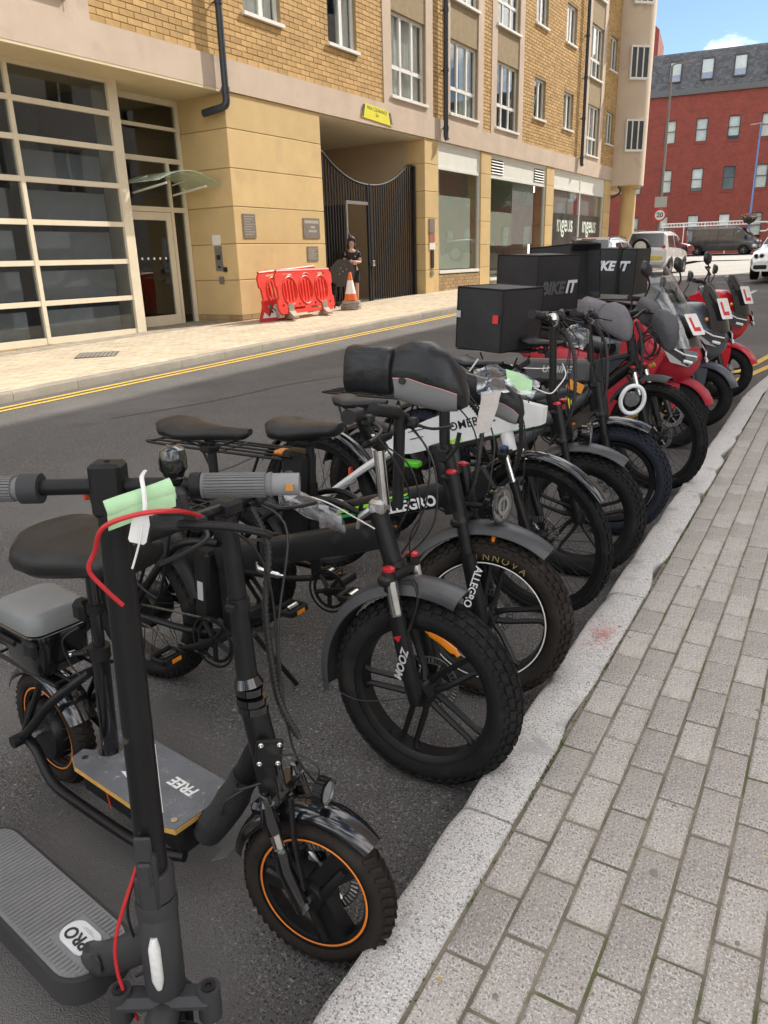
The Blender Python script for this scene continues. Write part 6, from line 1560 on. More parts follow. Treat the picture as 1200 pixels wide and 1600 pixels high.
# ------------------------------------------------------------------ three more fat bikes further along the row
def row_bike(cfg):
    k = thing(cfg['name'], cfg['label'], 'bicycle', put(*cfg['at']), (-1, 0, cfg.get('head', 0)))
    r, w_ = cfg['r'], cfg['w']; cx, cz = cfg['crown']; tx, tz = cfg['top']
    Ms = steer_matrix(cfg['crown'], cfg['top'], cfg['steer'])
    Wf = Ms @ T(0, 0, r)
    wheel(k, Wf, r, w_, cfg['kind'], cfg.get('knob', 'fat'), cfg.get('tyre', M_TYRE), None, None, cfg.get('rotor', .045), .032, 5, cfg.get('phase', 0))
    wheel(k, T(-cfg['wb'], 0, r), r, w_, cfg['kind'], cfg.get('knob', 'fat'), cfg.get('tyre', M_TYRE), None, None, None, .08)
    suspension_fork(k, Ms, r, w_, (cx, cz), (tx, tz), .072 if w_ > .08 else .06, cfg.get('low', .3), M_BLK, cfg.get('up', M_BLK2), cfg.get('cap'), cfg.get('double', True), None, 1.2)
    if cfg.get('fend'): fender(k, Wf, r + .042, w_ + .014, cfg['fend'][0], cfg['fend'][1], cfg.get('fm', M_GUARD), .003, .024, .08)
    b = MB(); b.cyl((tx - .004, 0, tz), (cx - .03, 0, cz + .01), .029, 16); part('head_tube', b, M_BLK, k, 40)
    m_ = cfg.get('fmat', M_BLK)
    for (a, c, rr) in cfg['tubes']:
        b = MB(); b.tube([(a[0], 0, a[1]), (c[0], 0, c[1])], rr, 12); part('frame_tube', b, m_, k, 40)
    for s_ in (-1, 1):
        b = MB(); b.tube([(-.66, s_ * .045, .32), (-.80, s_ * .08, .31), (-cfg['wb'], s_ * .085, r)], .013, 8); part('chain_stay', b, M_BLK, k, 60)
        b = MB(); b.tube([(-.74, s_ * .03, .66), (-.88, s_ * .08, .58), (-cfg['wb'], s_ * .085, r)], .012, 8); part('seat_stay', b, M_BLK, k, 60)
    b = MB(); b.cyl((-.68, 0, .32), (-.76, 0, .72), .02, 12); part('seat_tube', b, M_BLK, k)
    b = MB(); b.cyl((-.75, 0, .70), (-.79, 0, .87), .016, 12); part('seat_post', b, M_BLK2, k)
    saddle(k, cfg.get('sx', -.80), cfg.get('sz', .90), .28, .095)
    crankset(k, -.67, .32, -1, cfg.get('ca', 60), .16, .078)
    if cfg.get('rack', True): rack(k, -.85, -1.42, cfg.get('rz', .80), .09, M_BLK, [((-.95, .09, .79), (-cfg['wb'] + .02, .10, r)), ((-1.35, .09, .79), (-cfg['wb'], .10, r))], 3)
    fender(k, T(-cfg['wb'], 0, r), r + .045, w_ + .014, 25, 165, M_BLK2)
    bxx, bzz = cfg['bar']
    b = MB(); b.cyl((tx, 0, tz - .02), (bxx, 0, bzz), .0175, 14); part('handle_post', b, M_BLK, k, 40)
    bw = .31
    grip_bar(k, [Ms @ p for p in cr([(bxx - .03, -bw, bzz + .045), (bxx - .01, -.16, bzz + .03), (bxx, -.05, bzz), (bxx, .05, bzz), (bxx - .01, .16, bzz + .03), (bxx - .03, bw, bzz + .045)], 4)])
    for s_ in (-1, 1):
        if s_ in cfg.get('grips', (-1, 1)): grip(k, Ms @ Vector((bxx - .015, s_ * .19, bzz + .036)), Ms @ Vector((bxx - .03, s_ * (bw + .005), bzz + .046)), .018)
        lever(k, Ms @ Vector((bxx + .005, s_ * .165, bzz + .025)), (.02, s_ * .11, -.005))
    b = MB(Ms @ T(bxx + .01, 0, bzz + .03) @ RY(-35)); b.cbox((0, 0, 0), (.05, .09, .02), .006); part('display', b, M_BLK2, k)
    cables(k, [[Ms @ Vector((bxx + .02, -.12, bzz + .01)), Ms @ Vector((bxx + .09, -.08, bzz - .08)), Ms @ Vector((bxx + .09, -.04, bzz - .22)), Ms @ Vector((cx + .03, .03, cz + .02))],
               [Ms @ Vector((bxx + .02, .12, bzz + .01)), Ms @ Vector((bxx + .11, .06, bzz - .10)), Ms @ Vector((bxx + .08, .0, bzz - .3)), Ms @ Vector((cx + .04, .06, cz - .1))],
               [Ms @ Vector((bxx + .02, .05, bzz + .01)), Ms @ Vector((bxx + .07, .03, bzz - .08)), Ms @ Vector((bxx + .06, -.03, bzz - .25)), Vector((cx - .10, -.03, cz))]])
    spiral_wrap(k, [Ms @ Vector(p) for p in ((bxx + .03, .02, bzz - .02), (bxx + .10, -.02, bzz - .12), (bxx + .12, -.03, bzz - .30), (bxx + .10, -.03, bzz - .42), (cx - .06, -.03, cz - .03))], .009)
    if cfg.get('lamp'): lamp(k, (cfg['lamp'][0], 0, cfg['lamp'][1]), .052, Ms)
    b = MB(); b.tube(cr([(-.62, .05, .30), (-.60, .12, .16), (-.57, .19, .02)], 4), .009, 8); part('kickstand', b, M_BLK2, k)
    return k, Ms
M_GRYF = mat('dark_grey_frame', (.075, .078, .08), .4, 0, .1, 8)
M_MINT = mat('mint_decal', (.22, .60, .34), .4)
k6, Ms6 = row_bike(dict(name='green_decal_fat_bike', label='black fat-tyre bike with grey frame tube and mint decals, round headlamp, behind the white bike', at=(-1.045, 3.33), steer=9, r=.30, w=.104, kind='mag', wb=1.16, crown=(-.10, .66), top=(-.165, .87), bar=(-.18, 1.18), lamp=(.01, .69), fend=(55, 160), cap=M_REDP, phase=20,
    tubes=[((-.15, .76), (-.66, .60), .040), ((-.68, .56), (-.66, .32), .03)], fmat=M_GRYF, ca=80))
b = MB(T(-.40, -.042, .685) @ RY(-17) @ SIDE)
for (x0, x1, y0, y1) in ((-.06, .20, .022, .026), (-.06, .20, -.024, -.020), (-.06, -.02, .002, .006), (.02, .06, .002, .006)): b.lim(x0, x1, y0, y1, 0, .001)
part('decal', b, M_MINT, k6)
text('lettering', 'RUZ', .05, T(-.36, -.043, .69) @ RY(-17) @ SIDE, M_MINT, k6, shear=.3)
b = MB(); b.cbox((0, 0, 0), (.10, .06, .17), .02, T(-.30, -.03, .56) @ RY(-25)); bt_ = part('battery', b, M_BLK2, k6)
b = MB(T(-.30, -.062, .56) @ RY(-25) @ SIDE)
for i in range(3): b.prism([(-.02 + i * .014, .01), (-.012 + i * .014, .01), (.018 + i * .014, .07), (.010 + i * .014, .07)], .001)
part('decal', b, mat('orange_print', (.70, .26, .03), .5), bt_)
b = MB(Ms6); b.tube([(-.133, 0, .79), (-.139, 0, .808)], .034, 16); part('clamp_ring', b, M_REDP, k6)
b = MB(Ms6); b.tube(cr([(-.18, -.01, .985), (-.22, -.08, .985), (-.30, -.12, .99), (-.34, -.12, 1.0)], 4), .0022, 6); part('cable_tie', b, M_TIE, k6)
b = MB(Ms6); b.lathe([(0, .03), (.018, .026), (.026, .012), (.026, 0), (0, 0)], T(-.17, -.08, 1.20), 16); part('bell', b, M_CHROME, k6)

k7, Ms7 = row_bike(dict(name='top_battery_fat_bike', label='fat-tyre bike with bluish tyres and long grey battery box over the frame', at=(-1.065, 3.93), steer=10, r=.30, w=.104, kind='spoke', wb=1.16, crown=(-.09, .66), top=(-.155, .90), bar=(-.19, 1.13), fend=(60, 160), fm=M_GLOSS, tyre=M_TYRE_BL,
    tubes=[((-.14, .78), (-.66, .36), .032), ((-.16, .80), (-.74, .66), .026)], fmat=M_GRYF, ca=120, double=True))
b = MB(); b.cbox((0, 0, 0), (.36, .085, .115), .014, T(-.335, -.01, .875) @ RY(-1)); bt_ = part('battery', b, mat('grey_battery_case', (.052, .051, .050), .45, 0, .1, 9), k7)
text('lettering', 'URBIKE', .050, T(-.33, -.0535, .882) @ RY(-1) @ SIDE, M_GREYP, bt_, shear=.25, bold=.0008)
b = MB(); b.box((0, 0, 0), (.05, .002, .07), T(-.26, -.06, .70) @ RY(30)); part('label', b, mat('yellow_label', (.70, .55, .02), .5), k7)
b = MB(); b.box((0, 0, 0), (.09, .002, .05), T(-.22, -.055, .80) @ RY(20)); part('decal', b, mat('orange_print', (.70, .26, .03), .5), k7)
bag7 = thing('plastic_bag', 'small pale plastic bag tied on the bar beside the black handlebar grip', 'plastic bag', put(-1.23, 3.72, 1.08))
b = MB(); b.ico((0, 0, 0), .055, None, 3, (1, 1, 1.1)); o = part('bag', b, glass_mat('milky_plastic', (.78, .78, .80), 2.6, .25), bag7, 60); crumple(o, .035, 26)

k8, Ms8 = row_bike(dict(name='ring_light_bike', label='black bike with knobbly tyre, white ring light and grey hand muffs', at=(-1.05, 4.79), steer=-14, r=.343, w=.075, kind='spoke', knob='mtb', wb=1.15, crown=(-.15, .745), top=(-.205, .93), bar=(-.225, 1.06), fend=(78, 150), up=M_CHROME, low=.34, rotor=.045, double=False, cap=M_REDP, grips=(), head=-6,
    tubes=[((-.17, .80), (-.68, .36), .036), ((-.19, .84), (-.75, .68), .026)], ca=30, rz=.83))
b = MB(); b.prism([(-.22, .82), (-.62, .42), (-.70, .62), (-.40, .78)], .05, RX(90)); part('frame_bag', b, mat('dark_blue_nylon', (.018, .02, .03), .7), k8)
make_muff(k8, Ms8 @ T(-.255, -.235, 1.105) @ RY(14), -1, 1.0, mat('grey_fleece_muff', (.135, .128, .14), .85, 0, .12, 9, .5, 90), False, amp=.010)
make_muff(k8, Ms8 @ T(-.20, .23, 1.03) @ RY(30) @ RZ(-10), 1, 1.0, mat('dark_grey_muff', (.075, .072, .078), .8, 0, .2, 7, .5, 60), False, amp=.014)
b = MB(); b.box((0, 0, 0), (.035, .002, .03), T(-1.05 + .78, -.295, 1.075) @ RY(14)); part('muff_patch', b, mat('pale_patch', (.42, .41, .38), .6), k8)
Mr = Ms8 @ basis((-.075, -.155, .60), (0, 1, 0), (.78, -.60, -.10))
b = MB(Mr); b.tube([(.072 * math.cos(2 * PI * k / 32), .088 * math.sin(2 * PI * k / 32), 0) for k in range(33)], .0135, 10); rl = part('ring_light', b, mat('white_ring_plastic', (.72, .73, .74), .3, 0, .04, 20), k8, 60)
b = MB(Mr); b.lathe([(0, -.03), (.045, -.03), (.05, -.01), (.045, 0), (0, .004)], None, 24); part('lens', b, M_DARKGLASS, rl)
b = MB(Ms8); b.box((-.11, -.12, .625), (.09, .004, .022)); b.box((-.11, -.10, .60), (.012, .05, .02)); part('bracket', b, M_BLK2, k8)
b = MB(Ms8); b.cyl((-.145, -.125, .625), (-.145, -.118, .625), .006, 8); b.cyl((-.08, -.125, .627), (-.08, -.118, .627), .006, 8); part('bolt', b, M_CHROME, k8)
# coiled lock hanging from that bar
lk = thing('coil_lock', 'black coiled cable lock with amber cap hanging in front of the red scooter', 'lock', put(-1.18, 4.95, .88))
b = MB(); pts = []
for i in range(90):
    t = i / 90; a = t * 2 * PI * 4.5; pts.append((.055 * math.cos(a) + .02 * math.sin(t * 9), .03 * math.sin(a * .5), .09 * math.sin(a) * (1 - .25 * t) - .05 * t + .03))
b.tube(pts, .0055, 6); part('coil', b, M_CABLE, lk, 60)
b = MB(); b.cyl((.05, 0, -.11), (.02, 0, -.125), .014, 10); part('cap', b, mat('amber_cap', (.45, .26, .03), .4), lk)

# ------------------------------------------------------------------ maxi scooters with learner plates
M_LRED = mat('learner_red', (.62, .03, .04), .5)
def maxi(label, at, head, color, zoff=0, tall=False, phone=False, smoke=None, grp='parked maxi scooters with learner plates'):
    k = thing('maxi_scooter', label, 'motor scooter', put(*at), (-1.5, 0, head), grp)
    D = mat('black_scooter_trim', (.018, .018, .019), .4, 0, .15, 9)
    Ms = steer_matrix((-.14, .55), (-.28, 1.0), 25)
    Wf = Ms @ T(0, 0, .25)
    wf = wheel(k, Wf, .25, .115, 'mag', None, M_TYRE, None, M_BLK, -.052, .04, 5, 12)
    wheel(k, T(-1.34, 0, .25), .25, .12, 'mag', None, M_TYRE, None, M_BLK, None, .05, 5, 0)
    for s_ in (-1, 1):
        b = MB(Ms); b.tube([(-.15, s_ * .095, .62), (-.05, s_ * .095, .36), (-.0, s_ * .09, .25)], [.022, .024, .02], 12); part('fork_leg', b, D, k, 40)
    # front mudguard with side tongues
    fender(k, Wf, .292, .15, 22, 150, color, .004, .045, .35)
    for s_ in (-1, 1):
        b = MB(Wf); b.prism([(.03, .235), (-.10, .245), (-.075, .13), (-.02, .04), (.015, .04), (.03, .14)], .008, T(0, s_ * .082, 0) @ RX(90)); part('mudguard_side', b, color, k)
    # front fairing in horizontal slices
    def sl(z, xf, hw, xr, pinch=.5):
        pts = [(xf, 0), (xf - .012, hw * .20), (xf - .05, hw * .52), (xf - .13, hw * .84), (xf - .22, hw), (xr, hw * .98), (xr - .02, hw * .6), (xr - .02, 0)]
        full = pts + [(p[0], -p[1]) for p in reversed(pts[1:-1])]
        return [(p[0], p[1], z + zoff) for p in full]
    b = MB(); b.loft([sl(.53, .02, .10, -.20), sl(.60, .125, .15, -.24), sl(.66, .165, .185, -.27), sl(.74, .18, .215, -.29), sl(.80, .145, .225, -.30), sl(.88, .075, .215, -.31), sl(.95, .01, .19, -.30), sl(1.0, -.05, .15, -.29), sl(1.01, -.08, .12, -.27)])
    part('fairing', b, color, k, 28)
    b = MB(); b.loft([sl(.28, -.12, .06, -.26), sl(.42, -.07, .09, -.26), sl(.54, .0, .11, -.26)]); part('fork_shroud', b, D, k, 40)
    # lower side fairings running down to the footboard
    for s_ in (-1, 1):
        b = MB(); b.prism([(-.06, .60), (.02, .74), (-.22, .98), (-.33, .95), (-.36, .70), (-.50, .34), (-.46, .26), (-.30, .28)], .03, T(0, s_ * .205, zoff) @ RX(90)); part('side_fairing', b, color, k)
        # headlamp wedge and daytime strip
        q = MB(); q.add([(.172, s_ * .045, .775 + zoff), (.115, s_ * .150, .805 + zoff), (.02, s_ * .208, .855 + zoff), (.005, s_ * .222, .80 + zoff), (.06, s_ * .205, .71 + zoff), (.150, s_ * .110, .675 + zoff), (.178, s_ * .05, .72 + zoff)], [(0, 1, 2, 3, 4, 5, 6)])
        for v_ in q.v: v_.x += .012; v_.y += s_ * .004
        hl_ = part('headlamp', q, mat('dark_headlamp', (.02, .021, .023), .06, .0, .3, 30, coat=1.0), k, 0)
        q = MB(); q.tube([(.185, s_ * .06, .745 + zoff), (.135, s_ * .145, .765 + zoff), (.05, s_ * .208, .822 + zoff)], .006, 6); q.tube([(.175, s_ * .10, .705 + zoff), (.135, s_ * .145, .72 + zoff)], .012, 6); part('daytime_strip', q, mat('lamp_white', (.75, .76, .78), .2), hl_)
    # short dark screen
    def screen(name, z0, x0, z1, x1, h0, h1, m, th=.006, bow=.05):
        P = []; n = 8; m_ = 8
        b = MB()
        for side in (0, th):
            for j in range(m_ + 1):
                t = j / m_; hw = h0 + (h1 - h0) * t; xx = x0 + (x1 - x0) * t + .03 * math.sin(PI * t); zz = z0 + (z1 - z0) * t
                for i in range(n + 1):
                    u = i / n * 2 - 1; tw_ = hw * (1 if t < .9 else math.sqrt(max(.1, 1 - ((t - .9) / .1 * .55) ** 2)))
                    b.v.append(Vector((xx - bow * u * u - side, tw_ * u, zz + zoff)))
        g = (n + 1) * (m_ + 1)
        for j in range(m_):
            for i in range(n):
                a = j * (n + 1) + i; q = (a, a + 1, a + n + 2, a + n + 1); b.f += [q, tuple(g + t for t in reversed(q))]
        for i in range(n): b.f += [(i + 1, i, g + i, g + i + 1), (m_ * (n + 1) + i, m_ * (n + 1) + i + 1, g + m_ * (n + 1) + i + 1, g + m_ * (n + 1) + i)]
        for j in range(m_): b.f += [(j * (n + 1), (j + 1) * (n + 1), g + (j + 1) * (n + 1), g + j * (n + 1)), ((j + 1) * (n + 1) + n, j * (n + 1) + n, g + j * (n + 1) + n, g + (j + 1) * (n + 1) + n)]
        return part(name, b, m, k, 50)
    SM = smoke or mat('smoked_screen', (.012, .013, .014), .10, 0, .2, 5, coat=.6)
    if tall:
        screen('windscreen', .80, .165, 1.37, -.19, .155, .17, glass_mat('clear_screen', (.88, .89, .89), 1.5, .02), .005, .09)
        screen('windscreen_base', .80, .135, 1.04, -.03, .13, .10, glass_mat('smoke_screen_tint', (.35, .36, .36), 1.2, .05))
        Lm = T(.105, 0, .965 + zoff) @ RY(-33)
    else:
        screen('windscreen', .79, .165, 1.14, -.02, .145, .10, SM)
        Lm = T(.125, 0, .965 + zoff) @ RY(-24)
    # learner plate
    b = MB(Lm); b.prism(rrect(.155, .17, .012, 3), .003, Matrix(((0, 0, 1, 0), (1, 0, 0, 0), (0, 1, 0, 0), (0, 0, 0, 1)))); lp = part('learner_plate', b, mat('plate_white', (.76, .75, .73), .5, dirt=.05), k)
    b = MB(Lm); b.lim(.0018, .003, -.045, -.015, -.055, .055); b.lim(.0018, .003, -.0149, .045, -.055, -.025); part('letter_l', b, M_LRED, lp)
    # handlebar, mirrors
    b = MB(Ms); b.tube(cr([(-.36, -.35, 1.06), (-.31, -.2, 1.07), (-.28, 0, 1.04), (-.31, .2, 1.07), (-.36, .35, 1.06)], 4), .014, 10); part('handlebar', b, D, k, 60)
    b = MB(Ms); b.cbox((-.28, 0, 1.03), (.14, .26, .08), .03); part('bar_cover', b, D, k)
    for s_ in (-1, 1):
        grip(k, Ms @ Vector((-.33, s_ * .24, 1.065)), Ms @ Vector((-.362, s_ * .36, 1.06)), .019)
        lever(k, Ms @ Vector((-.29, s_ * .22, 1.06)), (.0, s_ * .14, 0))
        b = MB(Ms); b.tube(cr([(-.29, s_ * .20, 1.08), (-.26, s_ * .24, 1.16), (-.27, s_ * .33, 1.22)], 4), .007, 8); part('mirror_stalk', b, D, k)
        b = MB(Ms @ T(-.275, s_ * .37, 1.255) @ RZ(s_ * 12) @ RX(s_ * 14)); b.loft([[(x_, q[0] * sc_, q[1] * sc_) for q in rrect(.15, .09, .04, 4)] for (x_, sc_) in ((.03, .35), (.022, .75), (.0, 1.0), (-.012, .98))]); part('mirror', b, D, k, 50)
        b = MB(Ms); b.cbox((.06 if 0 else -.02, s_ * .24, .86 + zoff), (.03, .03, .03), .01); part('indicator', b, M_ORG, k)
    # footboard, tunnel, seat and tail
    def xs(x, z0, z1, hw, p=3): return ring((x, 0, (z0 + z1) / 2), hw, (z1 - z0) / 2, 20, p)
    b = MB(); b.loft([xs(-.22, .30, .62, .16), xs(-.34, .24, .60, .20), xs(-.55, .22, .58, .19), xs(-.72, .24, .66, .20)]); part('tunnel', b, D, k, 50)
    b = MB(); b.loft([xs(-.66, .30, .70, .14), xs(-.85, .34, .72, .19), xs(-1.15, .44, .74, .19), xs(-1.45, .58, .76, .13), xs(-1.62, .68, .77, .06)]); part('rear_body', b, color, k, 50)
    b = MB(); b.loft([xs(-.60, .66, .74, .08), xs(-.68, .66, .78, .14), xs(-.95, .68, .79, .16), xs(-1.02, .70, .85, .15), xs(-1.40, .73, .88, .12), xs(-1.46, .75, .85, .06)]); part('seat', b, M_LEATHER, k, 50)
    for s_ in (-1, 1): b = MB(); b.tube([(-1.1, s_ * .15, .84), (-1.45, s_ * .14, .87), (-1.58, s_ * .08, .88)], .012, 8); part('grab_rail', b, D, k)
    b = MB(); b.lim(-1.60, -.98, -.17, .17, .90, .912); b.tube([(-1.0, -.15, .9), (-1.0, -.15, .8)], .01, 6); b.tube([(-1.0, .15, .9), (-1.0, .15, .8)], .01, 6); b.tube([(-1.5, 0, .9), (-1.5, 0, .78)], .012, 6); part('carrier', b, D, k)
    b = MB(); b.tube([(-.9, -.16, .22), (-1.2, -.19, .24), (-1.5, -.2, .32)], [.025, .055, .05], 14); part('silencer', b, D, k)
    b = MB(); b.cbox((-1.05, .1, .30), (.50, .10, .14), .03); part('swing_arm', b, D, k)
    fender(k, T(-1.34, 0, .25), .30, .14, 60, 190, D)
    b = MB(); b.tube(cr([(-.75, .10, .24), (-.70, .2, .12), (-.66, .26, .01)], 3), .012, 8); part('side_stand', b, D, k)
    if phone:
        b = MB(Ms); b.cbox((-.30, .08, 1.20), (.015, .075, .09), .006, T(-.30, .08, 1.20) @ RY(-40) @ T(.30, -.08, -1.20)); b.tube([(-.28, .08, 1.08), (-.29, .08, 1.19)], .008, 8); b.cbox((-.31, .08, 1.235), (.05, .10, .008), .003); part('phone_holder', b, D, k)
    return k
M_SRED = mat('matt_crimson_paint', (.40, .018, .035), .36, 0, .06, 5, coat=.15)
M_SRED2 = mat('gloss_red_paint', (.52, .012, .022), .22, 0, .05, 5, coat=.6)
M_SGRY = mat('slate_grey_paint', (.075, .085, .100), .3, .1, .08, 5, coat=.4)
maxi('crimson maxi scooter with tall clear windscreen and red L plate', (-1.19, 5.87), -20, M_SRED, -.045, True)
maxi('slate grey maxi scooter between the two red ones, with L plate', (-1.135, 6.62), -20, M_SGRY, 0.0)
maxi('glossy red maxi scooter at the far end of the row, with L plate', (-1.155, 7.9), -20, M_SRED2, 0.01, False, True)

# ------------------------------------------------------------------ delivery boxes on the carriers
FRONT = SIDE; RIGHT = Matrix(((0, 0, 1, 0), (1, 0, 0, 0), (0, 1, 0, 0), (0, 0, 0, 1)))     # reads on the +x side
M_TXT = mat('white_box_lettering', (.66, .67, .70), .5); M_TXTD = mat('faded_box_lettering', (.085, .085, .095), .6)
delivery_bag('lowest black delivery box with white and red stickers, nearest of the four', put(-2.20, 4.93, .845), (0, 3, -14), (.385, .44, .40), None, False, None, [(.06, .56, .035, .045, M_GREYP), (.885, .53, .045, .055, mat('red_sticker', (.62, .03, .03), .5))])
delivery_bag('black delivery box with faded letters on its dark side, behind the nearest box', put(-2.47, 6.32, .985), (0, 2, -22), (.46, .50, .43), [('BIKE', .135, T(.2445, -.08, .17) @ RIGHT, M_TXTD), ('IT', .135, T(.2445, .135, .175) @ RIGHT, M_TXT)], False)
delivery_bag('tall black delivery box gaping open towards the kerb, below the parked cars', put(-2.47, 7.05, 1.0), (0, -3, -16), (.44, .46, .47), None, True)
delivery_bag('black strapped delivery box with bold white letters, farthest of the four', put(-2.42, 8.34, .97), (0, 2, -2), (.60, .46, .44), [('BIKE IT', .125, T(.03, -.2465, .27) @ SIDE, M_TXT)], False, [.72])
# ------------------------------------------------------------------ cars
M_TINT = mat('car_glass', (.018, .022, .026), .04, 0, .2, 2, spec=.8, coat=.5)
M_HUB = mat('alloy_wheel', (.40, .40, .41), .35, .8, .1, 9)
def car_wheel(root, x, y, r, w_):
    M_ = T(x, y, r); s_ = 1 if y > 0 else -1
    b = MB(M_); b.lathe([(r * .62, -w_ / 2), (r * .92, -w_ / 2), (r, -w_ * .36), (r, w_ * .36), (r * .92, w_ / 2), (r * .62, w_ / 2)], AXY, 28, True); t = part('wheel', b, M_TYRE, root, 40)
    b = MB(M_); b.lathe([(r * .64, s_ * w_ * .36), (r * .60, s_ * w_ * .46), (r * .55, s_ * w_ * .30)], AXY, 28)
    for k in range(5): b.tube([(0, s_ * w_ * .42, 0), (r * .58, s_ * w_ * .40, 0)], [r * .13, r * .09], 6, True, RY(72 * k), (1, .5))
    part('rim', b, M_HUB, t, 40)
    b = MB(M_); b.lathe([(0, s_ * w_ * .26), (r * .6, s_ * w_ * .26)], AXY, 20); part('brake_shadow', b, M_BLK2, t)
def car(name, label, cat, loc, head, st, paint, wb, r=.33, glass=(), ends=(), tail=None, extra=None, tw=.78):
    """st: stations (x, z_bottom, z_belt, z_top, half width belt, half width top); heading along local x, rear at x=0"""
    k = thing(name, label, cat, loc, (math.degrees(math.atan(SL)) if abs(head - 90) < 30 else 0, 0, head))
    b = MB(); rings = []
    for (x, zb, ze, zt, we, wt) in st:
        h = [(we * .86, zb), (we * .98, zb + (ze - zb) * .25), (we, zb + (ze - zb) * .6), (we * .965, ze), (wt + (we - wt) * .12, ze + (zt - ze) * .82), (wt * .86, zt - .008), (wt * .4, zt + .012)]
        rings.append([Vector((x, -q[0], q[1])) for q in h] + [Vector((x, q[0], q[1])) for q in reversed(h)])
    b.loft(rings, True, True); part('body', b, paint, k, 32)
    def side(x, t, off):                          # point on the flank between belt and roof at station x
        for a, c in zip(st[:-1], st[1:]):
            if a[0] <= x <= c[0]:
                f = (x - a[0]) / max(1e-6, c[0] - a[0]); q = [a[i] + (c[i] - a[i]) * f for i in range(6)]
                y = (q[4] * .965) + ((q[5] + (q[4] - q[5]) * .12) - q[4] * .965) * t
                return Vector((x, y + off, q[2] + (q[3] - q[2]) * .82 * t))
    for poly in glass:                            # side windows as (x, t) outlines
        for s_ in (-1, 1):
            q = MB(); P = [side(x, t, .006) for (x, t) in poly]; P = [Vector((p.x, p.y * s_, p.z)) for p in P]
            q.add(P, [tuple(range(len(P)))]); part('window', q, M_TINT, k, 0)
    for (xa, za, wa, xb, zb, wb_) in ends:        # windscreen / rear window quads
        o_ = -.05 if xb > xa else .05; q = MB(); q.add([(xa + o_, -wa, za + .02), (xa + o_, wa, za + .02), (xb + o_, wb_, zb + .02), (xb + o_, -wb_, zb + .02)], [(0, 1, 2, 3)]); part('windscreen', q, M_TINT, k, 0)
    for x in wb:
        for s_ in (-1, 1):
            car_wheel(k, x, s_ * tw, r, .21)
            q = MB(); q.lathe([(r * 1.03, -.012), (r * 1.2, -.012), (r * 1.2, .012), (r * 1.03, .012)], T(x, s_ * (tw + .085), r) @ AXY, 24, True, -PI, 0); part('wheel_arch', q, M_BLK2, k, 30)
    if extra: extra(k)
    return k
M_SUVW = mat('white_car_paint', (.72, .72, .71), .25, 0, .03, 3, coat=.7)
M_SILV = mat('silver_car_paint', (.50, .51, .52), .28, .55, .05, 3, coat=.6)
M_VANG = mat('dark_grey_van_paint', (.06, .061, .063), .25, .4, .08, 3, coat=.7)
M_TAILR = mat('tail_lamp_red', (.50, .02, .02), .2, 0, .1, 30, coat=.6)
def suv_extra(k):
    for s_ in (-1, 1):
        b = MB(); b.cbox((.10, s_ * .70, 1.02), (.12, .14, .34), .03); part('tail_lamp', b, M_TAILR, k)
        b = MB(); b.cbox((3.02, s_ * .93, 1.08), (.12, .16, .13), .04); part('mirror', b, M_BLK2, k)
    b = MB(); b.lathe([(.20, -.09), (.33, -.09), (.35, -.05), (.35, .05), (.33, .09), (.20, .09)], T(-.12, .12, 1.10) @ AXX, 28, True); t = part('spare_wheel', b, M_TYRE, k, 40)
    b = MB(); b.lathe([(0, -.10), (.23, -.095), (.25, -.06)], T(-.12, .12, 1.10) @ AXX, 28); part('spare_cover', b, mat('cream_cover', (.62, .60, .54), .5), t, 40)
    b = MB(); b.cbox((-.02, -.45, .72), (.02, .52, .12), .004); part('number_plate', b, mat('yellow_plate', (.70, .55, .06), .5), k)
    b = MB(); b.cbox((-.01, 0, .52), (.16, 1.55, .20), .05); part('bumper', b, mat('white_bumper', (.55, .55, .54), .4), k)
    b = MB()
    for s_ in (-1, 1): b.tube([(.5, s_ * .56, 1.745), (2.2, s_ * .56, 1.74)], .02, 6)
    part('roof_rail', b, M_BLK2, k)
car('white_suv', 'white off-roader with spare wheel on its tailgate, parked beyond the delivery boxes', 'car', (-8.0, 31.6, gz(31.6) + camber(-7.7)), 90,
    [(0, .42, .98, 1.0, .80, .74), (.05, .36, 1.04, 1.08, .84, .78), (.16, .34, 1.05, 1.30, .85, .74), (.34, .33, 1.05, 1.64, .855, .68), (.6, .32, 1.05, 1.69, .86, .66), (1.5, .30, 1.04, 1.715, .865, .66), (2.3, .30, 1.02, 1.67, .865, .66), (2.62, .30, 1.01, 1.52, .865, .68), (3.1, .30, 1.0, 1.06, .86, .72), (3.7, .32, .93, .99, .84, .70), (4.05, .36, .82, .88, .80, .66), (4.18, .42, .62, .66, .74, .60)],
    M_SUVW, (.78, 3.25), .35, [[(.40, .12), (1.42, .10), (1.42, .93), (.55, .93)], [(1.52, .10), (2.38, .10), (2.20, .93), (1.52, .93)], [(2.45, .10), (2.98, .08), (2.62, .80), (2.32, .92)]],
    [(.085, 1.12, .70, .335, 1.60, .60), (3.06, 1.09, .70, 2.40, 1.62, .58)], None, suv_extra)
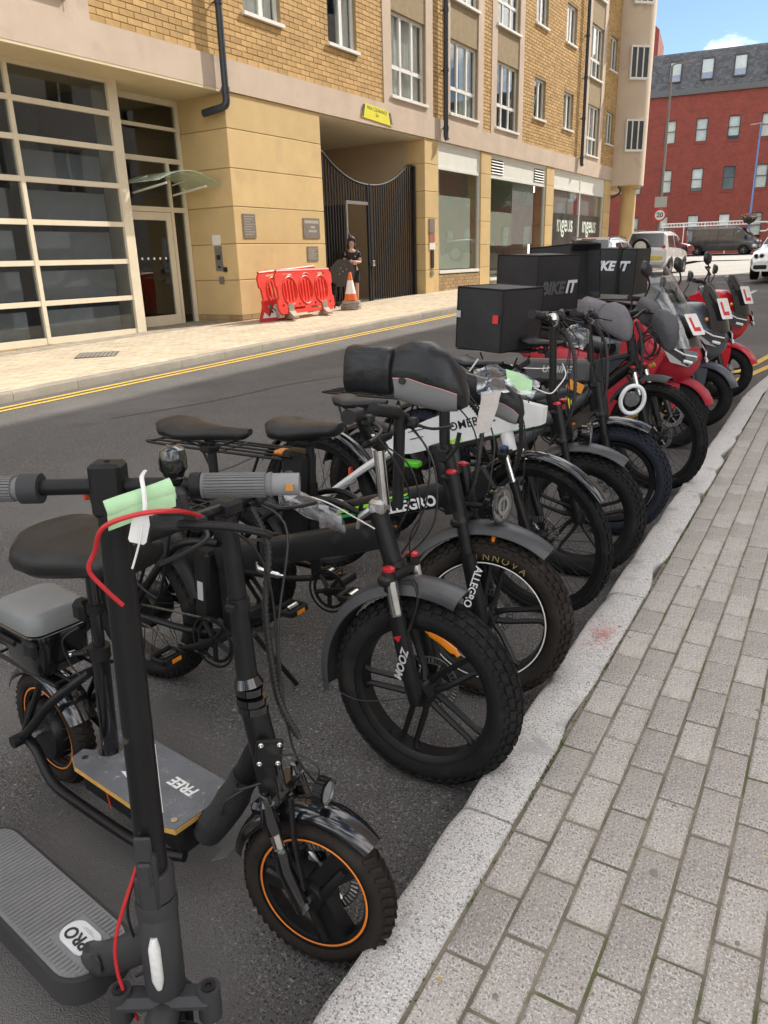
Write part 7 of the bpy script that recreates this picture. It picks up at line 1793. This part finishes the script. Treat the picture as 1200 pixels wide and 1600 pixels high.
def car1_extra(k):
    for s_ in (-1, 1):
        b = MB(); b.cbox((.12, s_ * .74, .92), (.2, .14, .16), .03); part('tail_lamp', b, M_TAILR, k)
        b = MB(); b.cbox((2.9, s_ * .97, 1.0), (.14, .17, .13), .04); part('mirror', b, M_BLK2, k)
        b = MB(); b.tube(cr([(.35, s_ * .60, 1.50), (.6, s_ * .62, 1.575), (1.6, s_ * .63, 1.60), (2.3, s_ * .61, 1.56)], 4), .018, 6); part('roof_rail', b, M_BLK2, k)
    b = MB(); b.cbox((.25, 0, 1.525), (.03, .50, .035), .01); part('brake_light', b, M_TAILR, k)
    b = MB(); b.cbox((-.0, 0, .75), (.03, .52, .12), .004); part('number_plate', b, mat('yellow_plate', (.70, .55, .06), .5), k)
car('silver_crossover', 'silver crossover car with tinted rear window, parked just behind the delivery boxes', 'car', (-8.05, 24.6, gz(24.6) + camber(-7.8)), 90,
    [(0, .40, .86, .90, .84, .74), (.06, .34, .95, 1.0, .88, .78), (.20, .30, .98, 1.20, .90, .74), (.42, .29, .99, 1.50, .91, .66), (.8, .28, .99, 1.56, .915, .64), (1.6, .27, .98, 1.585, .92, .64), (2.3, .27, .97, 1.52, .92, .64), (2.7, .27, .96, 1.34, .92, .67), (3.2, .28, .95, 1.02, .915, .72), (3.8, .30, .86, .92, .89, .72), (4.2, .34, .74, .78, .84, .66), (4.35, .40, .60, .62, .76, .6)],
    M_SILV, (.82, 3.45), .34, [[(.62, .25), (1.35, .12), (1.35, .92), (.75, .9)], [(1.44, .12), (2.28, .10), (2.15, .93), (1.44, .93)], [(2.36, .10), (2.98, .08), (2.62, .78), (2.25, .92)]],
    [(.10, 1.06, .70, .405, 1.48, .58), (3.12, 1.05, .70, 2.42, 1.48, .56)], None, car1_extra)
def van_extra(k):
    for s_ in (-1, 1):
        b = MB(); b.cbox((.03, s_ * .88, 1.10), (.06, .10, .55), .02); part('tail_lamp', b, M_TAILR, k)
        b = MB(); b.cbox((4.10, s_ * 1.05, 1.22), (.16, .18, .26), .05); part('mirror', b, M_BLK2, k)
        b = MB(); b.cbox((4.80, s_ * .72, .90), (.28, .26, .20), .06); part('headlamp', b, mat('clear_headlamp', (.62, .64, .66), .15, .2, .1, 20, coat=1), k)
    b = MB(); b.cbox((5.0, 0, .55), (.10, 1.3, .26), .05); part('bumper', b, mat('pale_bumper', (.55, .55, .53), .4), k)
    b = MB(); b.lim(2.2, 2.215, -.965, -.955, .5, 1.75); b.lim(3.22, 3.235, -.965, -.955, .5, 1.75); b.lim(.4, 2.2, -.968, -.96, .86, .90); part('panel_gap', b, M_BLACKM, k)
car('grey_van', 'dark grey panel van driving across the junction in front of the red building', 'van', (-12.75, 63.2, gz(63.2)), 0,
    [(0, .42, 1.15, 1.90, .90, .80), (.05, .36, 1.18, 1.95, .93, .84), (.5, .34, 1.2, 1.985, .95, .85), (2.0, .33, 1.2, 1.99, .955, .85), (3.3, .33, 1.2, 1.97, .955, .84), (3.75, .33, 1.18, 1.86, .955, .80), (4.35, .33, 1.12, 1.36, .95, .78), (4.62, .34, 1.05, 1.14, .94, .78), (4.88, .38, .86, .98, .90, .74), (5.02, .45, .66, .74, .84, .66)],
    M_VANG, (.85, 4.0), .34, [[(3.02, .12), (4.22, .05), (3.72, .86), (3.02, .90)], [(.5, .25), (1.6, .25), (1.6, .85), (.5, .85)], [(1.75, .25), (2.75, .25), (2.75, .85), (1.75, .85)]],
    [(4.34, 1.36, .76, 3.74, 1.85, .70)], None, van_extra, .86)
def bmw_extra(k):
    for s_ in (-1, 1):
        b = MB(); b.cbox((4.25, s_ * .62, .70), (.22, .30, .13), .04); hl_ = part('headlamp', b, mat('clear_headlamp', (.62, .64, .66), .15), k)
        for dy in (-.07, .07): b = MB(); b.lathe([(0, .03), (.035, .03), (.055, .0), (.055, -.02)], T(4.35, s_ * .62 + dy, .70) @ AXX, 16); part('lamp_ring', b, M_BLK2, hl_)
        b = MB(); b.cbox((4.42, s_ * .55, .38), (.06, .36, .12), .04); part('air_intake', b, M_BLK2, k)
        b = MB(); b.cbox((2.95, s_ * .95, .98), (.14, .17, .12), .04); part('mirror', b, M_SILV, k)
        b = MB(); b.cbox((4.38, s_ * .15, .66), (.07, .22, .13), .03); part('grille', b, M_BLK2, k)
    b = MB(); b.cbox((4.42, 0, .47), (.03, .52, .11), .004); part('number_plate', b, M_WFRAME, k)
car('silver_saloon', 'silver saloon car facing the camera at the right edge of the road', 'car', (-2.52, 29.9, gz(29.9)), -90,
    [(0, .42, .86, .92, .76, .66), (.1, .34, .90, .98, .82, .70), (.6, .30, .92, 1.0, .86, .70), (1.1, .28, .92, 1.25, .87, .62), (1.6, .27, .92, 1.40, .875, .58), (2.4, .27, .91, 1.41, .875, .58), (2.75, .27, .90, 1.28, .875, .62), (3.2, .28, .88, .96, .87, .70), (3.9, .30, .80, .86, .86, .68), (4.28, .30, .66, .76, .84, .62), (4.42, .26, .50, .56, .78, .56)],
    M_SILV, (.85, 3.55), .32, [[(1.15, .2), (1.8, .12), (1.8, .9), (1.5, .9)], [(1.9, .12), (3.0, .1), (2.6, .8), (1.9, .92)]], [(3.15, 1.0, .68, 2.5, 1.38, .54)], None, bmw_extra)
car('dark_red_car', 'dark red car waiting behind the grey van', 'car', (-15.4, 58.5, gz(58.5)), 20,
    [(0, .4, .9, .95, .8, .7), (.1, .3, .95, 1.2, .85, .7), (.4, .3, .95, 1.5, .86, .62), (1.5, .3, .95, 1.54, .86, .62), (2.3, .3, .93, 1.45, .86, .62), (2.9, .3, .9, .98, .86, .7), (3.7, .34, .75, .8, .8, .66), (3.9, .4, .6, .62, .74, .6)],
    mat('dark_red_car_paint', (.22, .02, .03), .25, .1, .05, 3, coat=.6), (.7, 3.1), .31, [[(.6, .12), (1.4, .1), (1.4, .9), (.8, .9)], [(1.5, .1), (2.7, .1), (2.3, .85), (1.5, .92)]], [(2.85, 1.0, .68, 2.35, 1.42, .56), (.12, 1.15, .66, .36, 1.46, .58)])

# ------------------------------------------------------------------ lamp post, speed sign, flower pole, railing
def vpole(name, label, x, y, h, r0, r1, m, cat='pole'):
    k = thing(name, label, cat, (x, y, gz(y) + .03)); b = MB()
    b.tube([(0, 0, 0), (0, 0, .02), (0, 0, 1.2), (0, 0, 1.25), (0, 0, h)], [r0 * 1.5, r0 * 1.5, r0 * 1.5, r0, r1], 14); part('shaft', b, m, k, 40); return k
M_GALV = mat('galvanised_steel', (.22, .21, .195), .6, 0, .1, 5)
lp = vpole('street_lamp', 'tall grey street lamp with the 20 sign on its column', -9.62, 40.5, 8.75, .07, .05, M_GALV, 'street lamp')
b = MB(); b.tube(cr([(0, 0, 8.72), (.10, 0, 8.80), (.30, 0, 8.83)], 4), .035, 8); part('bracket', b, M_GALV, lp)
b = MB(); b.loft([[(x, y * hw, z) for (y, z) in ((-1, 8.80), (1, 8.80), (.8, 8.86), (-.8, 8.86))] for (x, hw) in ((.22, .05), (.35, .12), (.75, .11), (.85, .05))]); part('lantern', b, mat('lantern_grey', (.20, .20, .20), .5), lp)
sp = thing('speed_limit_sign', 'round white 20 sign with red border on the lamp column', 'road sign', (-9.60, 40.40, gz(40.4) + 2.36), (0, 0, 14))
FY = RX(90)
b = MB(); b.lathe([(0, 0), (.295, 0), (.30, .004), (.30, .016), (0, .016)], RX(90), 36); part('backing', b, mat('sign_red', (.52, .03, .035), .5), sp)
b = MB(); b.lathe([(0, 0), (.225, 0), (.225, .003), (0, .003)], T(0, -.016, 0) @ RX(90), 36); part('face', b, mat('sign_white', (.72, .72, .70), .5), sp)
text('lettering', '20', .30, T(0, -.0202, -.005) @ RX(90), M_BLACKM, sp, bold=.008)
sp2 = thing('sign_plate', 'small grey rectangular plate above the 20 sign', 'sign', (-9.60, 40.41, gz(40.4) + 2.95), (0, 0, 14))
b = MB(); b.cbox((0, 0, 0), (.56, .012, .48), .004); part('plate', b, mat('grey_sign_plate', (.40, .41, .38), .5, 0, .05, 4), sp2)
b = MB(); b.box((0, .03, .1), (.5, .03, .03)); b.box((0, .03, -.1), (.5, .03, .03)); part('rail', b, M_GALV, sp2)
bp = vpole('blue_lamp_post', 'blue painted post with a flower basket in front of the red building', -9.25, 67.4, 9.2, .075, .055, mat('blue_pole_paint', (.10, .20, .42), .4, 0, .08, 5), 'post')
b = MB(); b.tube([(-.35, 0, 9.15), (.05, 0, 9.2)], .05, 8); b.loft([[(x, y, z) for (y, z) in ((-.12, 9.1), (.12, 9.1), (.1, 9.2), (-.1, 9.2))] for x in (-.7, -.3)]); part('lantern', b, mat('rusty_lantern', (.30, .20, .15), .6), bp)
fb_ = thing('flower_basket', 'round basket of pink flowers on the blue post', 'flower basket', (-9.25, 67.25, gz(67) + 2.55))
b = MB(); b.lathe([(.05, -.35), (.38, -.18), (.55, .12), (.50, .12), (.3, -.1)], None, 20); part('bowl', b, mat('dark_basket', (.03, .035, .025), .8), fb_)
rnd = random.Random(9)
for (nm, m_, cnt) in (('foliage', mat('basket_leaf', (.06, .11, .03), .7, 0, .3, 9), 260), ('blossom', mat('pink_petal', (.55, .24, .30), .7, 0, .3, 9), 160)):
    b = MB()
    for _ in range(cnt):
        a = rnd.uniform(0, 2 * PI); q = rnd.uniform(0, .72) ** .6; z = .12 + rnd.uniform(-.18, .38) * (1 - q * .6); c = Vector((q * math.cos(a), q * math.sin(a), z)); s_ = rnd.uniform(.03, .07)
        u = Vector((rnd.gauss(0, 1), rnd.gauss(0, 1), rnd.gauss(0, 1))).normalized() * s_; v_ = u.cross(Vector((rnd.gauss(0, 1), rnd.gauss(0, 1), rnd.gauss(0, 1)))).normalized() * s_ * .7
        b.add([c - u, c + v_, c + u, c - v_], [(0, 1, 2, 3)])
    part(nm, b, m_, fb_, 0)
rl = thing('white_railing', 'white tubular railing along the raised walk behind the grey van', 'railing', (-13.5, 68.0, gz(68) + .05))
M_WRAIL = mat('white_rail_paint', (.74, .73, .70), .5, 0, .05, 4)
for z in (2.45, 2.2): b = MB(); b.tube([(-2.5, 0, z), (4.4, .6, z)], .05, 8); part('rail', b, M_WRAIL, rl)
for i in range(30):
    b = MB(); x = -2.4 + i * .232; b.box((x, (x + 2.5) * .087, 2.32), (.07, .02, .3)); part('picket', b, M_WRAIL, rl)
for i in range(5): b = MB(); x = -2.3 + i * 1.6; b.cyl((x, (x + 2.5) * .087, 0), (x, (x + 2.5) * .087, 2.45), .04, 8); part('post', b, M_WRAIL, rl)
b = MB(); b.tube(cr([(4.4, .6, 2.3), (5.3, .7, 2.3), (5.55, .72, 2.1), (5.4, .72, 1.7), (4.9, .7, 1.65)], 5), .06, 8); part('end_loop', b, M_WRAIL, rl)

# ------------------------------------------------------------------ red brick building closing the street
def red_brick():
    m = mat('red_brick_wall', (.235, .050, .036), .85, 0, .14, 1.2, .3, 40)
    nb = m.node_tree.nodes; ls = m.node_tree.links
    br = nb.new('ShaderNodeTexBrick'); br.inputs['Scale'].default_value = 1.0; br.inputs['Brick Width'].default_value = .23; br.inputs['Row Height'].default_value = .075; br.inputs['Mortar Size'].default_value = .008
    br.inputs['Color1'].default_value = (1.1, 1.05, 1.0, 1); br.inputs['Color2'].default_value = (.78, .8, .82, 1); br.inputs['Mortar'].default_value = (.9, 1.15, 1.2, 1)
    tcn = [q for q in nb if q.type == 'TEX_COORD'][0]; mp_ = nb.new('ShaderNodeMapping'); mp_.inputs['Rotation'].default_value = (rad(90), 0, 0)
    ls.new(tcn.outputs['Object'], mp_.inputs[0]); ls.new(mp_.outputs[0], br.inputs['Vector'])
    pb = nb['Principled BSDF']; src = pb.inputs['Base Color'].links[0].from_socket
    mu = nb.new('ShaderNodeMixRGB'); mu.blend_type = 'MULTIPLY'; mu.inputs[0].default_value = 1; ls.new(src, mu.inputs[1]); ls.new(br.outputs[0], mu.inputs[2]); ls.new(mu.outputs[0], pb.inputs['Base Color'])
    return m
M_RB = red_brick()
ra = math.degrees(math.atan2(.169, .986))
rb = thing('red_brick_building', 'red brick building with slate mansard roof and dark-framed sash windows', 'building', (-13.5, 74.0, gz(74)), (0, 0, ra))
g0 = gz(74); EAV = 14.0 - g0
cols_ = [-13.7 + 2.5 * i for i in range(0, 21)]; RE = 38.5
rows_ = [(10.35, 12.15), (6.45, 8.3), (2.45, 4.55)]
XZ = Matrix(((1, 0, 0, 0), (0, 0, -1, 0), (0, 1, 0, 0), (0, 0, 0, 1)))      # local xy -> xz, facing -y
hl = [rect(c - .46, c + .46, a - g0, e - g0) for c in cols_ for (a, e) in rows_]
b = MB(); b.plate(rect(-15, RE, -.3, EAV), hl, .35, T(0, .175, 0) @ XZ); part('wall', b, M_RB, rb)
M_DKF = mat('dark_window_frame', (.035, .037, .04), .5); M_NET = mat('window_net', (.70, .72, .71), .8, 0, .12, 2)
rnd = random.Random(4)
wf_me = None
for ci_, c in enumerate(cols_):
    for ri_, (a, e) in enumerate(rows_):
        a -= g0; e -= g0
        f = MB(); f.lim(c - .46, c + .46, .05, .12, a, a + .06); f.lim(c - .46, c + .46, .05, .12, e - .06, e); f.lim(c - .46, c - .40, .051, .121, a + .06, e - .06); f.lim(c + .40, c + .46, .051, .121, a + .06, e - .06); zm = a + (e - a) * .52; f.lim(c - .40, c + .40, .045, .115, zm - .025, zm + .025)
        w_ = part('window', f, M_DKF, rb, 0)
        for (z0_, z1_) in ((a + .06, zm - .025), (zm + .025, e - .06)):
            q = MB(); q.lim(c - .40, c + .40, .085, .095, z0_, z1_); part('pane', q, M_GLASS, w_, 0)
        if not (ri_ == 1 and ci_ % 4 == 2):
            q = MB(); n = 24; z0_ = a + .06 + (.25 if (ci_ + ri_) % 3 == 0 else 0); q.add([(c - .40 + .8 * k / n, .17 + .015 * math.sin(k * 1.9), z) for z in (z0_, e - .06) for k in range(n + 1)], [(k, k + 1, n + 2 + k, n + 1 + k) for k in range(n)]); part('curtain', q, M_NET, w_, 60)
        s_ = MB(); s_.lim(c - .56, c + .56, -.03, .06, a - .20, a - .02); part('sill', s_, mat('red_brick_sill', (.20, .042, .03), .85, 0, .1, 3), w_, 0)
b = MB(); b.lim(-15, RE, 1.6, 1.7, -.2, EAV + 3); part('room_wall', b, M_ROOM, rb)
for zz in (0, 4.9, 8.9, 12.6): b = MB(); b.lim(-15, RE, .36, 1.6, zz - .1, zz); part('floor_slab', b, M_ROOM, rb)
b = MB(); b.lim(-15.1, RE + .1, -.18, .34, EAV, EAV + .42); part('gutter_band', b, mat('lead_grey', (.10, .105, .11), .6), rb)
# mansard with individual slate rows
mh, mb2 = 2.95, .75
b = MB(); b.add([(-15, .1, EAV + .4), (RE, .1, EAV + .4), (RE, .1 + mb2, EAV + mh + .4), (-15, .1 + mb2, EAV + mh + .4)], [(0, 1, 2, 3)]); b.lim(-15, RE, .1 + mb2, 9, EAV + mh + .3, EAV + mh + .4); rf = part('roof', b, mat('lead_grey', (.10, .105, .11), .6), rb)
b = MB(); rnd = random.Random(6); rowh = .17
for r_ in range(int(mh / rowh)):
    x = -15 - (.15 if r_ % 2 else 0)
    while x < RE:
        wd = .24; t0 = r_ * rowh / mh; t1 = t0 + rowh * 1.05 / mh; o_ = rnd.uniform(0, .012)
        y0_, y1_ = .1 + mb2 * t0 - .035 - o_, .1 + mb2 * t1 - .012; z0_, z1_ = EAV + .4 + mh * t0, EAV + .4 + mh * t1
        b.add([(x + .01, y0_, z0_), (x + wd - .01, y0_, z0_), (x + wd - .01, y1_, z1_), (x + .01, y1_, z1_), (x + .01, y0_ + .03, z0_), (x + wd - .01, y0_ + .03, z0_)], [(0, 1, 2, 3), (4, 5, 1, 0)]); x += wd
part('slate', b, mat('roof_slate', (.095, .10, .11), .6, 0, .2, 2, .3, 30, island=.3), rf, 0, kind='stuff')
for c in cols_:
    Mw = T(c, .1 + mb2 * .5 - .06, EAV + .4 + 1.47) @ RX(-math.degrees(math.atan2(mb2, mh)))
    f = MB(Mw)
    for (x0, x1, z0_, z1_) in ((-.5, .5, -.88, -.78), (-.5, .5, .78, .88), (-.5, -.42, -.78, .78), (.42, .5, -.78, .78)): f.lim(x0, x1, -.06, .2, z0_, z1_)
    w_ = part('roof_window', f, M_DKF, rb, 0)
    q = MB(Mw); q.lim(-.42, .42, -.03, -.02, -.78, .78); part('pane', q, M_GLASS, w_, 0)
    q = MB(Mw); q.lim(-.42, .42, .0, .01, -.25, .78); part('blind', q, mat('white_blind', (.72, .74, .77), .8), w_, 0)
    q = MB(Mw); q.lim(-.42, .42, .012, .02, -.78, -.25); part('lower_blind', q, mat('mauve_blind', (.42, .44, .60), .8), w_, 0)
b = MB(); b.tube([(5.55, -.06, 0), (5.55, -.06, EAV)], .055, 8); part('downpipe', b, mat('brown_pipe', (.22, .08, .06), .5), rb)
# taller red gable behind
gb_ = thing('red_gable_building', 'taller red brick gable rising behind the slate roof', 'building', (-28.2, 92.0, gz(90)), (0, 0, ra))
b = MB(); b.prism([(-6, 0), (4.6, 0), (4.6, 22.6), (2.6, 24.6), (-6, 26)], 8, T(0, 4, 0) @ RX(90)); part('wall', b, M_RB, gb_)
for (x, z) in ((3.3, 21.2), (2.6, 23)): b = MB(); b.lim(x - .3, x + .3, -.04, .0, z, z + 1.1); part('window', b, M_DKF, gb_)

# ------------------------------------------------------------------ building on the camera's side (shades the parking bay, shows in the windows opposite)
nb_ = thing('near_side_building', 'tall pale rendered building on the camera side, seen only as reflection and shade', 'building', (2.65, 12.0, gz(12)))
HB, Y0, Y1 = 23.6, -7.0, 37.8
b = MB(); wy = [Y0 + 2 + i * 3.4 for i in range(13)]; wz = [4.2 + 3.2 * j for j in range(6)]
NX = Matrix(((0, 0, -1, 0), (-1, 0, 0, 0), (0, 1, 0, 0), (0, 0, 0, 1)))
b.plate([(-Y1, -1), (-Y0, -1), (-Y0, HB), (-Y1, HB)], [rect(-y - 1.4, -y, z, z + 1.7) for y in wy for z in wz], .4, T(.2, 0, 0) @ NX); part('wall', b, mat('pale_render', (.66, .62, .56), .9, 0, .06, 1.5, .2, 40), nb_)
b = MB(); b.lim(.4, 14, Y0, Y1, HB - .3, HB); b.lim(13.6, 14, Y0, Y1, -1, HB - .3); b.lim(.4, 13.6, Y0, Y0 + .3, -1, HB - .3); b.lim(.4, 13.6, Y1 - .3, Y1, -1, HB - .3); part('roof', b, M_STONE, nb_)
gm = MB(); gm.lim(-.01, .01, 0, 1.4, 0, 1.7); gme = mesh(gm, 0); gme.materials.append(M_GLASS_D)
fm_ = MB(); fm_.lim(-.03, .03, 0, 1.4, 0, .07); fm_.lim(-.03, .03, 0, 1.4, 1.63, 1.7); fm_.lim(-.031, .031, 0, .07, .07, 1.63); fm_.lim(-.031, .031, 1.33, 1.4, .07, 1.63); fm_.lim(-.029, .029, .66, .74, .07, 1.63); fme = mesh(fm_, 0)
for y in wy:
    for z in wz:
        o = link('window', fme, M_WFRAME, nb_); o.location = (.14, y, z)
        q = link('pane', gme, None, o)
b = MB(); b.lim(1.8, 1.9, Y0, Y1, 0, HB - .4); part('room_wall', b, M_ROOM, nb_)

# street tree that shows in the shop windows
tr = thing('street_tree', 'leafy street tree farther up the near pavement, reflected in the shop windows', 'tree', (3.6, 61.0, gz(61)))
b = MB(); b.tube(cr([(0, 0, 0), (.05, .02, 1.6), (-.05, .05, 3.2), (.1, 0, 5)], 4), [.22, .17, .15, .10], 12)
limbs = []
rnd = random.Random(21)
for i in range(11):
    a = i * 2.4; z = 2.8 + i * .3; e = Vector((math.cos(a) * rnd.uniform(1.4, 2.4), math.sin(a) * rnd.uniform(1.4, 2.4), z + rnd.uniform(1.2, 2.6))); limbs.append(e)
    b.tube(cr([(0, 0, z), (e.x * .4, e.y * .4, z + .5), tuple(e)], 4), [.07, .05, .02], 7)
part('trunk', b, mat('bark', (.10, .08, .06), .9, 0, .3, 6, .6, 40), tr, 60)
b = MB()
for i in range(8000):
    e = limbs[i % len(limbs)] if rnd.random() < .75 else Vector((0, 0, 5.6)); c = e + Vector((rnd.gauss(0, .75), rnd.gauss(0, .75), rnd.gauss(0, .62))); s_ = rnd.uniform(.07, .14)
    u = Vector((rnd.gauss(0, 1), rnd.gauss(0, 1), rnd.gauss(0, .6))).normalized() * s_; v_ = u.cross(Vector((rnd.gauss(0, 1), rnd.gauss(0, 1), rnd.gauss(0, 1)))).normalized() * s_ * .6
    b.add([c - u, c + v_, c + u, c - v_], [(0, 1, 2, 3)])
part('crown', b, mat('tree_leaf', (.055, .10, .025), .6, 0, .3, 3, island=.4), tr, 0)

# ------------------------------------------------------------------ person in the wicket door
def skin_mesh(verts, edges, radii, root=0, sub=2):
    me = bpy.data.meshes.new('skin'); me.from_pydata(verts, edges, [])
    o = bpy.data.objects.new('skin', me); COL.objects.link(o)
    o.modifiers.new('Skin', 'SKIN'); sd_ = o.modifiers.new('Sub', 'SUBSURF'); sd_.levels = sub; sd_.render_levels = sub
    for i, r_ in enumerate(radii):
        me.skin_vertices[0].data[i].radius = r_ if isinstance(r_, tuple) else (r_, r_); me.skin_vertices[0].data[i].use_root = (i == root)
    bpy.context.view_layer.update()
    ev = o.evaluated_get(bpy.context.evaluated_depsgraph_get())
    out = bpy.data.meshes.new_from_object(ev); bpy.data.objects.remove(o)
    out.polygons.foreach_set('use_smooth', [True] * len(out.polygons))
    return out
pr = thing('person', 'person in black T-shirt and shorts standing in the gate opening, arms folded', 'person', (-12.05, 17.42, gz(17.4) + .02), (0, 0, -52))
# facing local +x; hips at .88
V = [(0, 0, .90), (0, 0, 1.05), (.0, 0, 1.22), (.0, 0, 1.36), (.0, 0, 1.43), (.012, 0, 1.49), (.03, 0, 1.56), (.02, 0, 1.66),
     (0, .10, .86), (.015, .105, .48), (-.01, .11, .09), (.12, .125, .035),
     (0, -.10, .86), (.03, -.10, .48), (.0, -.11, .09), (.13, -.13, .035),
     (0, .17, 1.36), (.02, .22, 1.10), (.20, .08, 1.12), (.245, .0, 1.13),
     (0, -.17, 1.36), (.02, -.22, 1.10), (.21, -.09, 1.07), (.26, -.01, 1.07)]
E_ = [(0, 1), (1, 2), (2, 3), (3, 4), (4, 5), (5, 6), (6, 7), (0, 8), (8, 9), (9, 10), (10, 11), (0, 12), (12, 13), (13, 14), (14, 15), (3, 16), (16, 17), (17, 18), (18, 19), (3, 20), (20, 21), (21, 22), (22, 23)]
Rr = [(.15, .11), (.135, .10), (.15, .105), (.13, .095), .055, .052, .085, .075, .085, .056, .036, .034, .085, .056, .036, .034, .055, .042, .033, .026, .055, .042, .033, .026]
M_SKIN = mat('skin', (.52, .30, .22), .55, 0, .06, 12, .1, 90)
link('body', skin_mesh(V, E_, Rr), M_SKIN, pr)
M_TEE = mat('black_cotton', (.016, .016, .018), .85, 0, .2, 9, .3, 40)
link('t_shirt', skin_mesh([(0, 0, .80), (0, 0, .94), (0, 0, 1.08), (0, 0, 1.24), (0, 0, 1.385), (.005, 0, 1.425), (0, .165, 1.37), (.01, .205, 1.20), (0, -.165, 1.37), (.01, -.205, 1.20)], [(0, 1), (1, 2), (2, 3), (3, 4), (4, 5), (4, 6), (6, 7), (4, 8), (8, 9)], [(.175, .14), (.172, .138), (.158, .128), (.17, .128), (.12, .11), .062, .076, .068, .076, .068]), M_TEE, pr)
link('shorts', skin_mesh([(0, 0, .90), (0, .10, .82), (.01, .115, .55), (0, -.10, .82), (.02, -.115, .55)], [(0, 1), (1, 2), (0, 3), (3, 4)], [(.165, .13), .108, .088, .108, .088]), M_TEE, pr)
for s_ in (-1, 1):
    b = MB(); b.loft([ring((.03 + .05 * i - .06, s_ * .12, h / 2), w_ / 2, h / 2, 12, 3) for i, (w_, h) in enumerate(((.06, .06), (.085, .10), (.09, .085), (.09, .07), (.06, .045)))]); sh = part('shoe', b, mat('dark_shoe', (.03, .03, .032), .7), pr, 60)
    b = MB(); b.loft([ring((.03 + .05 * i - .06, s_ * .12, .008), w_ / 2 + .004, .012, 12, 3) for i, w_ in enumerate((.06, .085, .09, .09, .06))]); part('sole', b, M_WFRAME, sh)
b = MB(); b.ico((.005, 0, 1.645), .112, None, 3, (1.0, 1.0, 1.12)); b.ico((-.05, .06, 1.52), .06, None, 2, (1, 1, 1.8)); b.ico((-.05, -.06, 1.52), .06, None, 2, (1, 1, 1.8)); b.ico((-.07, 0, 1.52), .07, None, 2, (1, 1, 1.7)); b.tube([(.0, -.03, 1.74), (.01, -.05, 1.80), (.02, -.06, 1.86)], [.05, .03, .006], 8); b.tube([(-.03, .03, 1.72), (-.05, .04, 1.75), (-.06, .05, 1.765)], [.05, .035, .012], 8)
for v_ in b.v:
    if v_.x > .055 and v_.z < 1.68: v_.x = .055
ho = part('hair', b, mat('dark_hair', (.022, .016, .014), .6, 0, .3, 30, .6, 90), pr, 60); crumple(ho, .012, 30)
b = MB(); b.ico((.118, 0, 1.585), .016, None, 2, (1, .8, 1.4)); part('nose', b, M_SKIN, pr, 60)
b = MB()
for s_ in (-1, 1): b.ico((.103, s_ * .032, 1.607), .011, None, 2, (.6, 1.2, .7))
b.tube([(.106, -.022, 1.545), (.112, 0, 1.543), (.106, .022, 1.545)], .004, 6); part('eyes_and_mouth', b, mat('dark_features', (.08, .04, .035), .5), pr, 60)
for (sx, z0_, sgn) in ((.27, 1.13, 1), (.28, 1.07, -1)):     # folded hands: palm with five curled fingers
    b = MB(); base = Vector((sx - .02, -.03 * sgn, z0_)); b.ico(base, .034, None, 2, (.6, 1.1, 1))
    for i in range(4): y_ = -.045 * sgn; b.tube([base + Vector((.01, y_ * .5, .022 - .015 * i)), base + Vector((.012, y_ * 1.4, .024 - .016 * i)), base + Vector((-.004, y_ * (2.0 - .12 * abs(i - 1)), .020 - .015 * i))], [.009, .0085, .007], 6)
    b.tube([base + Vector((.0, .01 * sgn, .028)), base + Vector((.015, -.015 * sgn, .050))], [.010, .008], 6); part('hand', b, M_SKIN, pr, 60)
b = MB(); b.ico((.128, .06, 1.25), .035, None, 2, (.08, 1, .8)); part('shirt_print', b, M_GREYP, pr, 60)

# ------------------------------------------------------------------ done: drop helper data
for m_ in list(bpy.data.meshes):
    if m_.users == 0: bpy.data.meshes.remove(m_)
for c_ in list(bpy.data.curves):
    if c_.users == 0: bpy.data.curves.remove(c_)
